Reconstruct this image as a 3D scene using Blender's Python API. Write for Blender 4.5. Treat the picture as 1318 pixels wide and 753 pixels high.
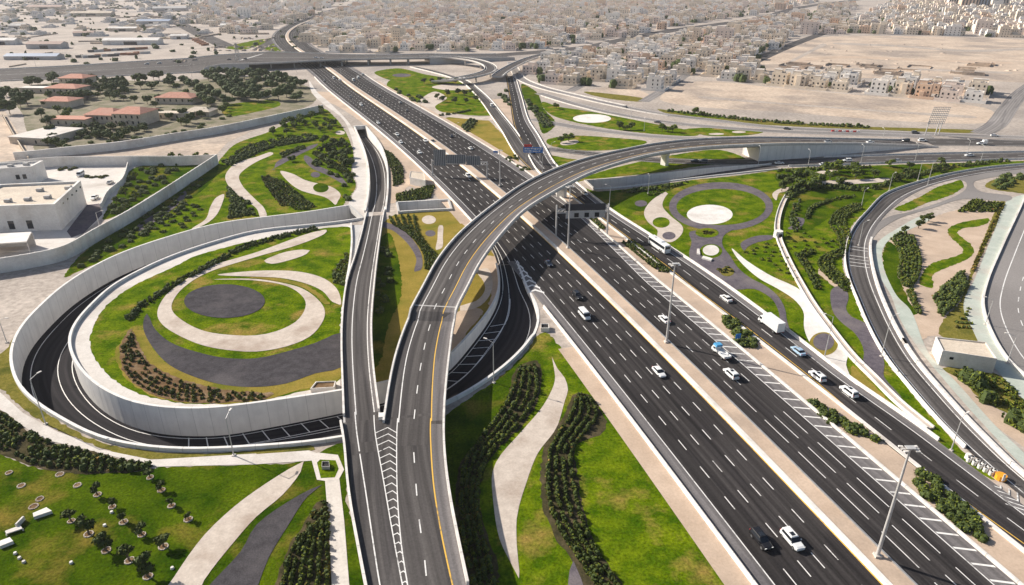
import bpy, math, random
from mathutils import Vector, Matrix, geometry
rnd = random.Random(7)
# ------------------------------------------------------------------ scene, camera, light
for o in list(bpy.data.objects):
    bpy.data.objects.remove(o)
scene = bpy.context.scene
COL = scene.collection
CAM_H, PITCH, FOCAL, CX, CY = 92.0, math.radians(25.2), 879.0, 659.0, 376.5
cam_d = bpy.data.cameras.new("camera")
cam_d.sensor_width = 36.0
cam_d.lens = 36.0 * FOCAL / 1318.0
cam_d.clip_start, cam_d.clip_end = 1.0, 20000.0
cam = bpy.data.objects.new("camera", cam_d)
COL.objects.link(cam)
cam.location = (0, 0, CAM_H)
cam.rotation_euler = (math.pi / 2 - PITCH, 0, 0)
scene.camera = cam

SUN_EL, SUN_AZ = math.radians(31), math.radians(-62)      # azimuth from +Y towards +X
world = bpy.data.worlds.new("World")
scene.world = world
world.use_nodes = True
wn = world.node_tree
sky = wn.nodes.new("ShaderNodeTexSky")
sky.sky_type = 'NISHITA'
sky.sun_disc = False
sky.sun_elevation, sky.sun_rotation = SUN_EL, SUN_AZ
sky.dust_density = 2.0
wn.nodes["Background"].inputs[1].default_value = 0.078
wn.links.new(sky.outputs[0], wn.nodes["Background"].inputs[0])
sun_d = bpy.data.lights.new("sun", 'SUN')
sun_d.energy, sun_d.angle, sun_d.color = 5.0, math.radians(0.5), (1.0, 0.93, 0.83)
sun = bpy.data.objects.new("sun", sun_d)
COL.objects.link(sun)
to_sun = Vector((math.sin(SUN_AZ) * math.cos(SUN_EL), math.cos(SUN_AZ) * math.cos(SUN_EL), math.sin(SUN_EL)))
sun.rotation_euler = (-to_sun).to_track_quat('-Z', 'Y').to_euler()
sun.location = to_sun * 900
vs = scene.view_settings
vs.view_transform = 'Standard'
vs.look = 'None'
vs.exposure = 0.55
vs.gamma = 1.0
HAZE_DENSITY = 0.000055

# ------------------------------------------------------------------ survey helper: bearing + height -> place on the ground
_s, _c = math.sin(PITCH), math.cos(PITCH)
def at(px, py, z=0.0):
    u = (px - CX) / FOCAL; v = (CY - py) / FOCAL
    d = (u, _c + v * _s, -_s + v * _c)
    t = (z - CAM_H) / d[2]
    return Vector((d[0] * t, d[1] * t, z))
def proj(p):
    x, y, z = p[0], p[1], p[2] - CAM_H
    f = y * _c - z * _s
    return (CX + FOCAL * x / f, CY - FOCAL * (y * _s + z * _c) / f)

# ------------------------------------------------------------------ materials
MATS = {}
def new_mat(name):
    m = bpy.data.materials.new(name); m.use_nodes = True
    MATS[name] = m
    nt = m.node_tree
    return m, nt, nt.nodes["Principled BSDF"]
def lk(nt, a, b): nt.links.new(a, b)
def ramp(nt, fac, stops):
    r = nt.nodes.new("ShaderNodeValToRGB")
    el = r.color_ramp.elements
    while len(el) < len(stops): el.new(0.5)
    for e, (p, c) in zip(el, stops):
        e.position = p; e.color = (c[0], c[1], c[2], 1)
    lk(nt, fac, r.inputs[0])
    return r.outputs[0]
def noise(nt, scale, detail=4, rough=0.6, vec=None, dist=0.0):
    n = nt.nodes.new("ShaderNodeTexNoise")
    n.inputs["Scale"].default_value = scale; n.inputs["Detail"].default_value = detail
    n.inputs["Roughness"].default_value = rough; n.inputs["Distortion"].default_value = dist
    if vec is not None: lk(nt, vec, n.inputs["Vector"])
    return n.outputs[0]
def wpos(nt):
    return nt.nodes.new("ShaderNodeNewGeometry").outputs["Position"]
def mapped(nt, vec, scale):
    mp = nt.nodes.new("ShaderNodeMapping"); mp.inputs["Scale"].default_value = scale
    lk(nt, vec, mp.inputs["Vector"]); return mp.outputs[0]
def mixc(nt, fac, a, b, mode='MIX'):
    m = nt.nodes.new("ShaderNodeMix"); m.data_type = 'RGBA'; m.blend_type = mode
    for sck, val in ((m.inputs[0], fac), (m.inputs[6], a), (m.inputs[7], b)):
        if hasattr(val, "links"): lk(nt, val, sck)
        elif isinstance(val, (int, float)): sck.default_value = val
        else: sck.default_value = (val[0], val[1], val[2], 1)
    return m.outputs[2]
def bump(nt, bsdf, h, strength, dist):
    b = nt.nodes.new("ShaderNodeBump"); b.inputs["Strength"].default_value = strength
    b.inputs["Distance"].default_value = dist
    lk(nt, h, b.inputs["Height"]); lk(nt, b.outputs[0], bsdf.inputs["Normal"])
def surf(name, c0, c1, scale=0.3, c2=None, scale2=0.05, fine=3.0, rough=0.85, bmp=0.0, fine_amt=0.25, lo2=0.5, hi2=0.68):
    """mottled natural surface: two colours at one scale, a third in larger patches, fine grain on top"""
    m, nt, b = new_mat(name)
    p = wpos(nt)
    n1 = noise(nt, scale, 5, 0.62, p)
    col = ramp(nt, n1, [(0.36, c0), (0.66, c1)])
    if c2 is not None:
        n2 = noise(nt, scale2, 5, 0.6, p)
        f = ramp(nt, n2, [(lo2, (0, 0, 0)), (hi2, (1, 1, 1))])
        col = mixc(nt, f, col, c2)
    nf = noise(nt, fine, 3, 0.7, p)
    g = ramp(nt, nf, [(0.25, (1 - fine_amt,) * 3), (0.75, (1 + fine_amt * 0.6,) * 3)])
    col = mixc(nt, 1.0, col, g, 'MULTIPLY')
    lk(nt, col, b.inputs["Base Color"])
    b.inputs["Roughness"].default_value = rough
    b.inputs["Specular IOR Level"].default_value = 0.0 if bmp else 0.2
    if bmp: bump(nt, b, nf, bmp, 0.3)
    return m
def plain(name, c, rough=0.5, metal=0.0, grain=0.12, scale=1.2, spec=0.5):
    m, nt, b = new_mat(name)
    n = noise(nt, scale, 4, 0.6, wpos(nt))
    g = ramp(nt, n, [(0.3, tuple(q * (1 - grain) for q in c)), (0.7, tuple(min(1, q * (1 + grain)) for q in c))])
    lk(nt, g, b.inputs["Base Color"])
    b.inputs["Roughness"].default_value = rough; b.inputs["Metallic"].default_value = metal
    b.inputs["Specular IOR Level"].default_value = spec
    return m
def asphalt(name, c0, c1, streak=0.35):
    """u = metres across, v = metres along: long wheel-track streaks, patched sections, grain"""
    m, nt, b = new_mat(name)
    uv = nt.nodes.new("ShaderNodeUVMap"); uv.uv_map = "UVMap"
    st = noise(nt, 1.0, 3, 0.55, mapped(nt, uv.outputs[0], (0.62, 0.006, 1)))
    st2 = noise(nt, 1.0, 4, 0.6, mapped(nt, uv.outputs[0], (1.9, 0.03, 1)))
    p = wpos(nt)
    big = noise(nt, 0.02, 3, 0.5, p)
    gr = noise(nt, 2.6, 3, 0.7, p)
    col = ramp(nt, st, [(0.33, c0), (0.68, c1)])
    a = ramp(nt, st2, [(0.3, (1 - streak * .6,) * 3), (0.72, (1 + streak * .6,) * 3)])
    col = mixc(nt, 1.0, col, a, 'MULTIPLY')
    sx = nt.nodes.new("ShaderNodeSeparateXYZ"); lk(nt, uv.outputs[0], sx.inputs[0])       # two pale wheel tracks to a lane
    m1 = nt.nodes.new("ShaderNodeMath"); m1.operation = 'MULTIPLY'; m1.inputs[1].default_value = 2 * math.pi / 1.72; lk(nt, sx.outputs[0], m1.inputs[0])
    m2 = nt.nodes.new("ShaderNodeMath"); m2.operation = 'SINE'; lk(nt, m1.outputs[0], m2.inputs[0])
    m3 = nt.nodes.new("ShaderNodeMath"); m3.operation = 'MULTIPLY_ADD'; m3.inputs[1].default_value = .5; m3.inputs[2].default_value = .5; lk(nt, m2.outputs[0], m3.inputs[0])
    col = mixc(nt, 1.0, col, ramp(nt, m3.outputs[0], [(0.1, (.90,) * 3), (0.9, (1.13,) * 3)]), 'MULTIPLY')
    bb = ramp(nt, big, [(0.35, (0.86,) * 3), (0.65, (1.14,) * 3)])
    col = mixc(nt, 1.0, col, bb, 'MULTIPLY')
    g = ramp(nt, gr, [(0.25, (0.8,) * 3), (0.75, (1.2,) * 3)])
    col = mixc(nt, 1.0, col, g, 'MULTIPLY')
    pt_ = noise(nt, 1.0, 1, .3, mapped(nt, uv.outputs[0], (.28, .018, 1)))     # resurfaced strips
    pr = ramp(nt, pt_, [(0.56, (1, 1, 1)), (0.58, (.78, .78, .80))])
    col = mixc(nt, 1.0, col, pr, 'MULTIPLY')
    lk(nt, col, b.inputs["Base Color"])
    b.inputs["Roughness"].default_value = 0.88; b.inputs["Specular IOR Level"].default_value = 0.06
    return m
def leafy(name, dark, light, extra=None, rough=0.7):
    m, nt, b = new_mat(name)
    g = nt.nodes.new("ShaderNodeNewGeometry")
    oi = nt.nodes.new("ShaderNodeObjectInfo")
    stops = [(0.0, dark), (0.7, light)] + ([(1.0, extra)] if extra else [])
    col = ramp(nt, g.outputs["Random Per Island"], stops)
    n = noise(nt, 0.5, 3, 0.6, g.outputs["Position"])
    v = ramp(nt, n, [(0.3, (0.65,) * 3), (0.7, (1.3,) * 3)])
    col = mixc(nt, 1.0, col, v, 'MULTIPLY')
    o = ramp(nt, oi.outputs["Random"], [(0.0, (0.8, 0.8, 0.8)), (1.0, (1.25, 1.2, 1.1))])
    col = mixc(nt, 1.0, col, o, 'MULTIPLY')
    lk(nt, col, b.inputs["Base Color"])
    b.inputs["Roughness"].default_value = rough; b.inputs["Specular IOR Level"].default_value = 0.05
    return m

M_ground = surf("ground_sand", (.37, .315, .27), (.50, .43, .37), .035, (.30, .265, .24), .011, .5, .95, fine_amt=.4)
M_sand = surf("pink_sand", (.47, .355, .265), (.57, .44, .335), .12, (.40, .31, .24), .05, 2.0, .95, fine_amt=.15)
M_lot = surf("bare_sand_lot", (.48, .375, .29), (.62, .50, .39), .035, (.34, .28, .235), .014, .35, .95, fine_amt=.35, lo2=.48, hi2=.62)
M_lawn = surf("lawn_grass", (.046, .100, .002), (.160, .212, .006), .20, (.29, .21, .05), .085, 1.7, .9, .3, .65, .53, .68)
M_lawn2 = surf("deep_lawn_grass", (.024, .060, .001), (.092, .136, .004), .10, (.21, .16, .03), .07, 1.9, .9, .3, .6, .54, .70)
M_dry = surf("dry_yellow_grass", (.235, .185, .035), (.32, .235, .055), .14, (.15, .155, .022), .06, 2.4, .9, .2, .32)
M_olive = surf("olive_ground_cover", (.15, .14, .025), (.24, .20, .05), .9, (.09, .10, .02), .15, 3.0, .95, .3, .45)
M_soil = surf("planting_soil", (.14, .085, .045), (.23, .15, .085), .5, (.30, .22, .14), .2, 3.0, .95, .2, .35)
M_soil_d = surf("dark_mulch", (.045, .042, .022), (.085, .070, .036), .5, (.13, .10, .06), .2, 3.0, .95, .2, .35)
M_path = surf("pale_stone_path", (.50, .425, .36), (.60, .52, .445), .5, (.40, .32, .26), .09, 2.2, .9, 0, .16)
M_crete = surf("pale_concrete", (.58, .535, .485), (.67, .62, .57), .35, (.46, .41, .36), .05, 2.0, .85, 0, .15)
M_cgrey = surf("grey_concrete", (.46, .445, .43), (.54, .52, .50), .18, (.38, .36, .345), .06, 1.5, .85, 0, .14)
M_white_c = surf("white_concrete", (.70, .665, .62), (.79, .755, .71), .3, (.56, .51, .46), .08, 1.6, .8, 0, .12)
def jointed(name, c0, c1, step, stain=.3):
    """cast concrete: u = metres along, v = metres up; joints, run-off streaks, soft mottling"""
    m, nt, b = new_mat(name)
    uv = nt.nodes.new("ShaderNodeUVMap"); uv.uv_map = "UVMap"
    sx = nt.nodes.new("ShaderNodeSeparateXYZ"); lk(nt, uv.outputs[0], sx.inputs[0])
    dv = nt.nodes.new("ShaderNodeMath"); dv.operation = 'DIVIDE'; dv.inputs[1].default_value = step; lk(nt, sx.outputs[0], dv.inputs[0])
    fr = nt.nodes.new("ShaderNodeMath"); fr.operation = 'FRACT'; lk(nt, dv.outputs[0], fr.inputs[0])
    j = ramp(nt, fr.outputs[0], [(0.0, (.68,) * 3), (.02, (.72,) * 3), (.035, (1,) * 3)])
    col = ramp(nt, noise(nt, .3, 5, .6, wpos(nt)), [(.35, c0), (.66, c1)])
    st = noise(nt, 1.0, 4, .65, mapped(nt, uv.outputs[0], (.55, .05, 1)))
    col = mixc(nt, 1.0, col, ramp(nt, st, [(.33, (1 - stain,) * 3), (.55, (1,) * 3)]), 'MULTIPLY')
    col = mixc(nt, 1.0, col, j, 'MULTIPLY')
    lk(nt, col, b.inputs["Base Color"]); b.inputs["Roughness"].default_value = .85; b.inputs["Specular IOR Level"].default_value = .25
    return m
M_barrier = jointed("jointed_barrier_concrete", (.66, .62, .575), (.77, .73, .685), 6.0, .22)
M_wall = jointed("panelled_retaining_wall", (.68, .655, .625), (.76, .735, .70), 4.6, .10)
M_green_c = surf("greenish_pavement", (.40, .44, .385), (.49, .52, .46), .2, (.45, .42, .37), .06, 1.5, .85, 0, .12)
M_gravel = surf("dark_gravel", (.060, .056, .060), (.088, .082, .088), .5, (.115, .105, .108), .06, 3.5, .95, .2, .35)
M_purple = surf("purple_gravel", (.105, .092, .108), (.155, .135, .15), .5, (.19, .165, .165), .07, 3.0, .95, .15, .3)
M_asph = asphalt("highway_asphalt", (.029, .0265, .0265), (.059, .053, .052), .5)
M_asph_m = asphalt("ramp_asphalt", (.068, .062, .060), (.115, .105, .10))
M_asph_l = asphalt("worn_asphalt", (.20, .185, .175), (.27, .25, .24), .2)
M_asph_x = asphalt("dark_new_asphalt", (.020, .019, .022), (.034, .031, .034), .25)
M_shoulder = asphalt("shoulder_asphalt", (.135, .125, .125), (.185, .172, .17), .2)
def worn_paint(name, c, under):
    m, nt, b = new_mat(name)
    p = wpos(nt)
    n1 = noise(nt, 1.6, 5, .7, p); n2 = noise(nt, .12, 3, .6, p)
    mth = nt.nodes.new("ShaderNodeMath"); mth.operation = 'ADD'; lk(nt, n1, mth.inputs[0]); lk(nt, n2, mth.inputs[1])
    col = ramp(nt, mth.outputs[0], [(.36, under), (.47, c)])
    mth2 = nt.nodes.new("ShaderNodeMath"); mth2.operation = 'MULTIPLY'; mth2.inputs[1].default_value = .5
    lk(nt, mth.outputs[0], mth2.inputs[0]); lk(nt, mth2.outputs[0], col.node.inputs[0])
    lk(nt, col, b.inputs["Base Color"]); b.inputs["Roughness"].default_value = .65
    return m
M_paint = worn_paint("white_road_paint", (.74, .72, .69), (.20, .19, .18))
M_yellow = worn_paint("yellow_road_paint", (.74, .44, .06), (.25, .17, .08))
M_steel = plain("galvanised_steel", (.42, .42, .42), .45, .6)
M_pole = plain("grey_pole_paint", (.50, .49, .48), .5, .2)
M_dark = plain("dark_void", (.012, .012, .014), .9)
M_glass = plain("dark_glass", (.018, .022, .028), .12, 0, .05)
M_tyre = plain("tyre_rubber", (.018, .018, .018), .8)
M_rim = plain("wheel_rim", (.45, .45, .46), .35, .8)
M_redlamp = plain("red_lamp", (.45, .02, .015), .3)
M_headl = plain("headlamp_lens", (.75, .75, .72), .2)
M_hedge = leafy("hedge_leaves", (.032, .054, .008), (.125, .150, .022))
M_hedge_l = leafy("light_hedge_leaves", (.055, .090, .008), (.150, .185, .02), (.24, .21, .04))
M_shrub = leafy("dry_shrub_leaves", (.040, .060, .008), (.12, .12, .018), (.30, .18, .06))
M_tree = leafy("tree_leaves", (.028, .046, .010), (.105, .122, .028))
M_tree_l = leafy("light_tree_leaves", (.055, .095, .006), (.17, .21, .015))
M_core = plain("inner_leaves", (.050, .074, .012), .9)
M_bark = plain("bark", (.14, .10, .07), .9)
M_blue = plain("blue_sign", (.015, .16, .50), .5, grain=.06)
M_red = plain("red_paint", (.50, .03, .03), .5)
M_orange = plain("orange_plastic", (.80, .33, .02), .5)
M_roofred = surf("red_roof_tiles", (.46, .20, .14), (.58, .30, .22), .5, (.50, .27, .2), .1, 2.5, .85)
M_cream = surf("cream_render", (.58, .49, .39), (.66, .57, .46), .3, (.5, .42, .34), .1, 1.5, .85)

# ------------------------------------------------------------------ mesh helpers
class MB:
    def __init__(self): self.v, self.f, self.m, self.uv, self.sm = [], [], [], {}, set()
    def quad(self, a, b, c, d, mi=0, uv=None):
        i = len(self.v); self.v += [tuple(a), tuple(b), tuple(c), tuple(d)]
        self.f.append((i, i + 1, i + 2, i + 3)); self.m.append(mi)
        if uv: self.uv[len(self.f) - 1] = uv
    def poly(self, pts, mi=0):
        i = len(self.v); self.v += [tuple(p) for p in pts]
        self.f.append(tuple(range(i, i + len(pts)))); self.m.append(mi)
    def prism(self, base, z0, z1, mi=0, top=None, ins=0.0):
        n = len(base); i = len(self.v)
        cx = sum(p[0] for p in base) / n; cy = sum(p[1] for p in base) / n
        self.v += [(p[0], p[1], z0) for p in base]
        self.v += [(cx + (p[0] - cx) * (1 - ins), cy + (p[1] - cy) * (1 - ins), z1) for p in base]
        for k in range(n):
            self.f.append((i + k, i + (k + 1) % n, i + n + (k + 1) % n, i + n + k)); self.m.append(mi)
        self.f.append(tuple(i + n + k for k in range(n))); self.m.append(mi if top is None else top)
    def box(self, c, s, rz=0.0, mi=0, top=None, ins=0.0):
        ca, sa = math.cos(rz), math.sin(rz)
        b = []
        for dx, dy in ((-1, -1), (1, -1), (1, 1), (-1, 1)):
            x, y = dx * s[0] / 2, dy * s[1] / 2
            b.append((c[0] + x * ca - y * sa, c[1] + x * sa + y * ca))
        self.prism(b, c[2], c[2] + s[2], mi, top, ins)
        n = len(self.v); self.f.append((n - 5, n - 6, n - 7, n - 8)); self.m.append(mi)
    def tube(self, p0, p1, r0, r1=None, n=6, mi=0, cap=True):
        r1 = r0 if r1 is None else r1
        p0, p1 = Vector(p0), Vector(p1); d = (p1 - p0)
        if d.length < 1e-6: return
        d.normalize()
        a = d.orthogonal().normalized(); b = d.cross(a)
        i = len(self.v)
        for p, r in ((p0, r0), (p1, r1)):
            for k in range(n):
                t = 2 * math.pi * k / n
                self.v.append(tuple(p + a * (r * math.cos(t)) + b * (r * math.sin(t))))
        for k in range(n):
            self.f.append((i + k, i + (k + 1) % n, i + n + (k + 1) % n, i + n + k)); self.m.append(mi)
        if cap:
            self.f.append(tuple(i + n + k for k in range(n))); self.m.append(mi)
            self.f.append(tuple(i + n - 1 - k for k in range(n))); self.m.append(mi)
    def build(self, name, mats, parent=None, loc=None, smooth=False):
        me = bpy.data.meshes.new(name)
        me.from_pydata(self.v, [], self.f)
        for m in (mats if isinstance(mats, (list, tuple)) else [mats]): me.materials.append(m)
        if any(self.m): me.polygons.foreach_set("material_index", self.m)
        if self.uv:
            l = me.uv_layers.new(name="UVMap").data
            for pi, uvs in self.uv.items():
                p = me.polygons[pi]
                for li, uv in zip(p.loop_indices, uvs): l[li].uv = uv
        if smooth: me.polygons.foreach_set("use_smooth", [True] * len(me.polygons))
        me.update()
        o = bpy.data.objects.new(name, me); COL.objects.link(o)
        if parent is not None:
            o.parent = parent
            if loc is None: o.matrix_parent_inverse = Matrix.Translation(parent.location).inverted()
        if loc is not None and parent is None: o.location = loc
        return o
def tag(o, label=None, cat=None, group=None, kind=None):
    if label: o['label'] = label
    if cat: o['category'] = cat
    if group: o['group'] = group
    if kind: o['kind'] = kind
    return o
def thing(name, label, cat, loc=(0, 0, 0), rz=0.0, group=None):
    o = bpy.data.objects.new(name, None); COL.objects.link(o)
    o.empty_display_size = 0.5
    o.location = loc; o.rotation_euler = (0, 0, rz)
    return tag(o, label, cat, group)
def copy_tree(o, parent=None):
    c = o.copy(); COL.objects.link(c)
    if parent is not None: c.parent = parent
    for ch in list(o.children): copy_tree(ch, c)
    return c
ORD = ("first second third fourth fifth sixth seventh eighth ninth tenth eleventh twelfth thirteenth fourteenth fifteenth sixteenth "
       "seventeenth eighteenth nineteenth twentieth").split()
TENS = {2: "twenty", 3: "thirty", 4: "forty", 5: "fifty", 6: "sixty", 7: "seventy", 8: "eighty", 9: "ninety"}
TENTHS = {2: "twentieth", 3: "thirtieth", 4: "fortieth", 5: "fiftieth", 6: "sixtieth", 7: "seventieth", 8: "eightieth", 9: "ninetieth"}
def ordn(i):
    if i < 20: return ORD[i]
    n = i + 1
    if n == 100: return "hundredth"
    if n > 100: return "hundred-and-" + ordn(n - 101)
    t, u = divmod(n, 10)
    return TENTHS[t] if u == 0 else TENS[t] + "-" + ORD[u - 1]

def crom(pts, step=3.0, closed=False):
    """smooth curve through points (Catmull-Rom), resampled by length"""
    P = [Vector(p) for p in pts]
    n = len(P)
    out = []
    segs = n if closed else n - 1
    for i in range(segs):
        p1, p2 = P[i], P[(i + 1) % n]
        p0 = P[(i - 1) % n] if (closed or i > 0) else p1 + (p1 - p2)
        p3 = P[(i + 2) % n] if (closed or i + 2 < n) else p2 + (p2 - p1)
        t0 = 0.0
        t1 = t0 + max(1e-4, (p1 - p0).length) ** 0.5
        t2 = t1 + max(1e-4, (p2 - p1).length) ** 0.5
        t3 = t2 + max(1e-4, (p3 - p2).length) ** 0.5
        k = max(1, int((p2 - p1).length / step))
        for j in range(k):
            t = t1 + (t2 - t1) * j / k
            a1 = p0.lerp(p1, (t - t0) / (t1 - t0)); a2 = p1.lerp(p2, (t - t1) / (t2 - t1)); a3 = p2.lerp(p3, (t - t2) / (t3 - t2))
            b1 = a1.lerp(a2, (t - t0) / (t2 - t0)); b2 = a2.lerp(a3, (t - t1) / (t3 - t1))
            out.append(b1.lerp(b2, (t - t1) / (t2 - t1)))
    if not closed: out.append(P[-1].copy())
    return out
def px(pts, z=0.0):
    return [at(p[0], p[1], p[2] if len(p) > 2 else z) for p in pts]

class Path:
    """centre line with a right-hand normal, length along, and a half width at every sample"""
    def __init__(self, pts, hw=None):
        self.P = [Vector(p) for p in pts]
        n = len(self.P)
        self.N, self.S = [], [0.0]
        for i in range(n):
            a = self.P[max(0, i - 1)]; b = self.P[min(n - 1, i + 1)]
            d = (b - a); d.z = 0; d.normalize()
            self.N.append(Vector((d.y, -d.x, 0)))
            if i: self.S.append(self.S[-1] + (self.P[i] - self.P[i - 1]).length)
        self.hw = hw if hw is not None else [0.0] * n
        self.n = n
    @staticmethod
    def edges(L, R, step=3.0):
        """from a left and a right edge (left/right seen along the direction of the lists)"""
        A = crom(L, step); B = crom(R, step * 0.5)
        C, W = [], []
        k = 0
        for a in A:
            j = min(range(len(B)), key=lambda q: (B[q] - a).length_squared)
            C.append((a + B[j]) * 0.5); W.append((B[j] - a).length * 0.5)
        for _ in range(4):
            C = [C[0]] + [(C[i - 1] + C[i] * 2 + C[i + 1]) / 4 for i in range(1, len(C) - 1)] + [C[-1]]
            W = [W[0]] + [(W[i - 1] + W[i] * 2 + W[i + 1]) / 4 for i in range(1, len(W) - 1)] + [W[-1]]
        return Path(C, W)
    def pt(self, i, o, dz=0.0):
        p = self.P[i] + self.N[i] * o
        return Vector((p.x, p.y, p.z + dz))
    def near(self, x, y):
        return min(range(self.n), key=lambda i: (self.P[i].x - x) ** 2 + (self.P[i].y - y) ** 2)
    def sample(self, s):
        s = max(0.0, min(self.S[-1], s))
        lo, hi = 0, self.n - 1
        while hi - lo > 1:
            m = (lo + hi) // 2
            if self.S[m] <= s: lo = m
            else: hi = m
        t = (s - self.S[lo]) / max(1e-6, self.S[hi] - self.S[lo])
        return self.P[lo].lerp(self.P[hi], t), self.N[lo].lerp(self.N[hi], t).normalized(), lo
def val(o, path, i):
    return o(i) if callable(o) else o
def ribbon(mb, path, o0, o1, dz, mi=0, i0=0, i1=None):
    i1 = path.n - 1 if i1 is None else i1
    for i in range(i0, i1):
        a0, a1, b0, b1 = val(o0, path, i), val(o1, path, i), val(o0, path, i + 1), val(o1, path, i + 1)
        mb.quad(path.pt(i, a0, dz), path.pt(i, a1, dz), path.pt(i + 1, b1, dz), path.pt(i + 1, b0, dz), mi,
                ((a0, path.S[i]), (a1, path.S[i]), (b1, path.S[i + 1]), (b0, path.S[i + 1])))
def dashes(mb, path, o, w, dz, on, off, mi, s0=0.0, s1=None):
    s = s0; s1 = path.S[-1] if s1 is None else s1
    while s + on < s1:
        p, n, i = path.sample(s); q, m, j = path.sample(s + on)
        a, b = val(o, path, i), val(o, path, j)
        z = Vector((0, 0, dz))
        mb.quad(p + n * (a - w / 2) + z, p + n * (a + w / 2) + z, q + m * (b + w / 2) + z, q + m * (b - w / 2) + z, mi)
        s += on + off
def sweep(mb, path, o, prof, mi=0, i0=0, i1=None, dzf=None):
    """profile [(across, up)] dragged along the path at lateral offset o"""
    i1 = path.n - 1 if i1 is None else i1
    k = len(prof)
    base = len(mb.v)
    for i in range(i0, i1 + 1):
        oo = val(o, path, i)
        dz = dzf(i) if dzf else 0.0
        for (x, z) in prof:
            mb.v.append(tuple(path.pt(i, oo + x, z + (dz if z > 0.05 or dzf is None else 0))))
    for i in range(i1 - i0):
        for q in range(k):
            a = base + i * k + q; b = base + i * k + (q + 1) % k
            mb.f.append((a, a + k, b + k, b)); mb.m.append(mi)
            s0, s1, u0, u1 = path.S[i0 + i], path.S[i0 + i + 1], prof[q][1], prof[(q + 1) % k][1]
            mb.uv[len(mb.f) - 1] = ((s0, u0), (s1, u0), (s1, u1), (s0, u1))
    mb.f.append(tuple(base + q for q in range(k))); mb.m.append(mi)
    e = base + (i1 - i0) * k
    mb.f.append(tuple(e + k - 1 - q for q in range(k))); mb.m.append(mi)
JERSEY = [(-.32, -.3), (-.32, .12), (-.14, .40), (-.10, .95), (.10, .95), (.14, .40), (.32, .12), (.32, -.3)]
def wallprof(w, z0, z1): return [(-w / 2, z0), (-w / 2, z1), (w / 2, z1), (w / 2, z0)]

def inside(x, y, poly):
    r = False; j = len(poly) - 1
    for i in range(len(poly)):
        xi, yi = poly[i][0], poly[i][1]; xj, yj = poly[j][0], poly[j][1]
        if (yi > y) != (yj > y) and x < (xj - xi) * (y - yi) / (yj - yi) + xi: r = not r
        j = i
    return r
HOLES = []
def sheet(mb, outer, z, holes=(), mi=0):
    hs = list(holes)
    x0 = min(p[0] for p in outer); x1 = max(p[0] for p in outer); y0 = min(p[1] for p in outer); y1 = max(p[1] for p in outer)
    for h in HOLES:
        if max(p[0] for p in h) > x0 and min(p[0] for p in h) < x1 and max(p[1] for p in h) > y0 and min(p[1] for p in h) < y1:
            hs.append(h)
    V, E = [], []
    for pl in [outer] + hs:
        b = len(V); V += [Vector((p[0], p[1])) for p in pl]
        E += [(b + k, b + (k + 1) % len(pl)) for k in range(len(pl))]
    vv, ee, ff, *_ = geometry.delaunay_2d_cdt(V, E, [], 0, 1e-4)
    base = len(mb.v)
    mb.v += [(p.x, p.y, z) for p in vv]
    for f in ff:
        cx = sum(vv[k].x for k in f) / len(f); cy = sum(vv[k].y for k in f) / len(f)
        if inside(cx, cy, outer) and not any(inside(cx, cy, h) for h in hs):
            a, b2, c2 = vv[f[0]], vv[f[1]], vv[f[2]]
            cr = (b2.x - a.x) * (c2.y - a.y) - (b2.y - a.y) * (c2.x - a.x)
            mb.f.append(tuple(base + k for k in (f if cr > 0 else f[::-1]))); mb.m.append(mi)
PATCH_N = [0]
def patch(name, pts, mat, layer, smooth=True, step=2.0):
    W = px(pts)
    ragged = mat.name.startswith(("lawn", "deep", "dry", "olive", "planting", "dark_mulch", "garden_earth", "pink_sand")) and name != "concrete_path"
    if smooth: W = crom(W, 1.1 if ragged and W[0].y < 420 else step, True)
    if smooth and ragged:                                           # turf and soil never end in a clean line
        rg = random.Random(len(W)); W = [p + Vector((rg.gauss(0, .16), rg.gauss(0, .16), 0)) for p in W]
    PATCH_N[0] += 1
    mb = MB(); sheet(mb, W, 0.02 * layer + 0.0006 * (PATCH_N[0] % 25))      # never two sheets in one plane
    return tag(mb.build(name, mat), kind='structure')
def ellipse(cx, cy, rx, ry, n=40):
    return [(cx + rx * math.cos(2 * math.pi * k / n), cy + ry * math.sin(2 * math.pi * k / n)) for k in range(n)]
# ------------------------------------------------------------------ highway axis and the sunken roads
def med_x(y): return 7.88437e-10 * y ** 4 - 9.22057e-07 * y ** 3 + 1.425686e-04 * y ** 2 - .288264 * y + 87.934
far_px = [(418, 84), (399, 72.7), (380, 60), (371, 50), (372, 42), (384, 33), (406, 24), (436, 12.6), (481, 3)]
hw_pts = [Vector((med_x(y), y, 0)) for y in range(48, 690, 6)] + px(far_px)
HWY = Path(crom(hw_pts, 5.0))
def yat(i): return HWY.P[i].y
def lerp_tab(y, tab):
    if y <= tab[0][0]: return tab[0][1]
    for (a, va), (b, vb) in zip(tab, tab[1:]):
        if y <= b: return va + (vb - va) * (y - a) / (b - a)
    return tab[-1][1]
HL = lambda i: lerp_tab(yat(i), [(200, 14.3), (262, 20.0)])
HR = lambda i: lerp_tab(yat(i), [(200, 18.4), (262, 21.8), (330, 24.3)])
RLo = lambda i: lerp_tab(yat(i), [(215, 26.0), (258, 27.0), (301, 28.8)])
IH = lambda y: HWY.near(med_x(y), y)

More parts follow.
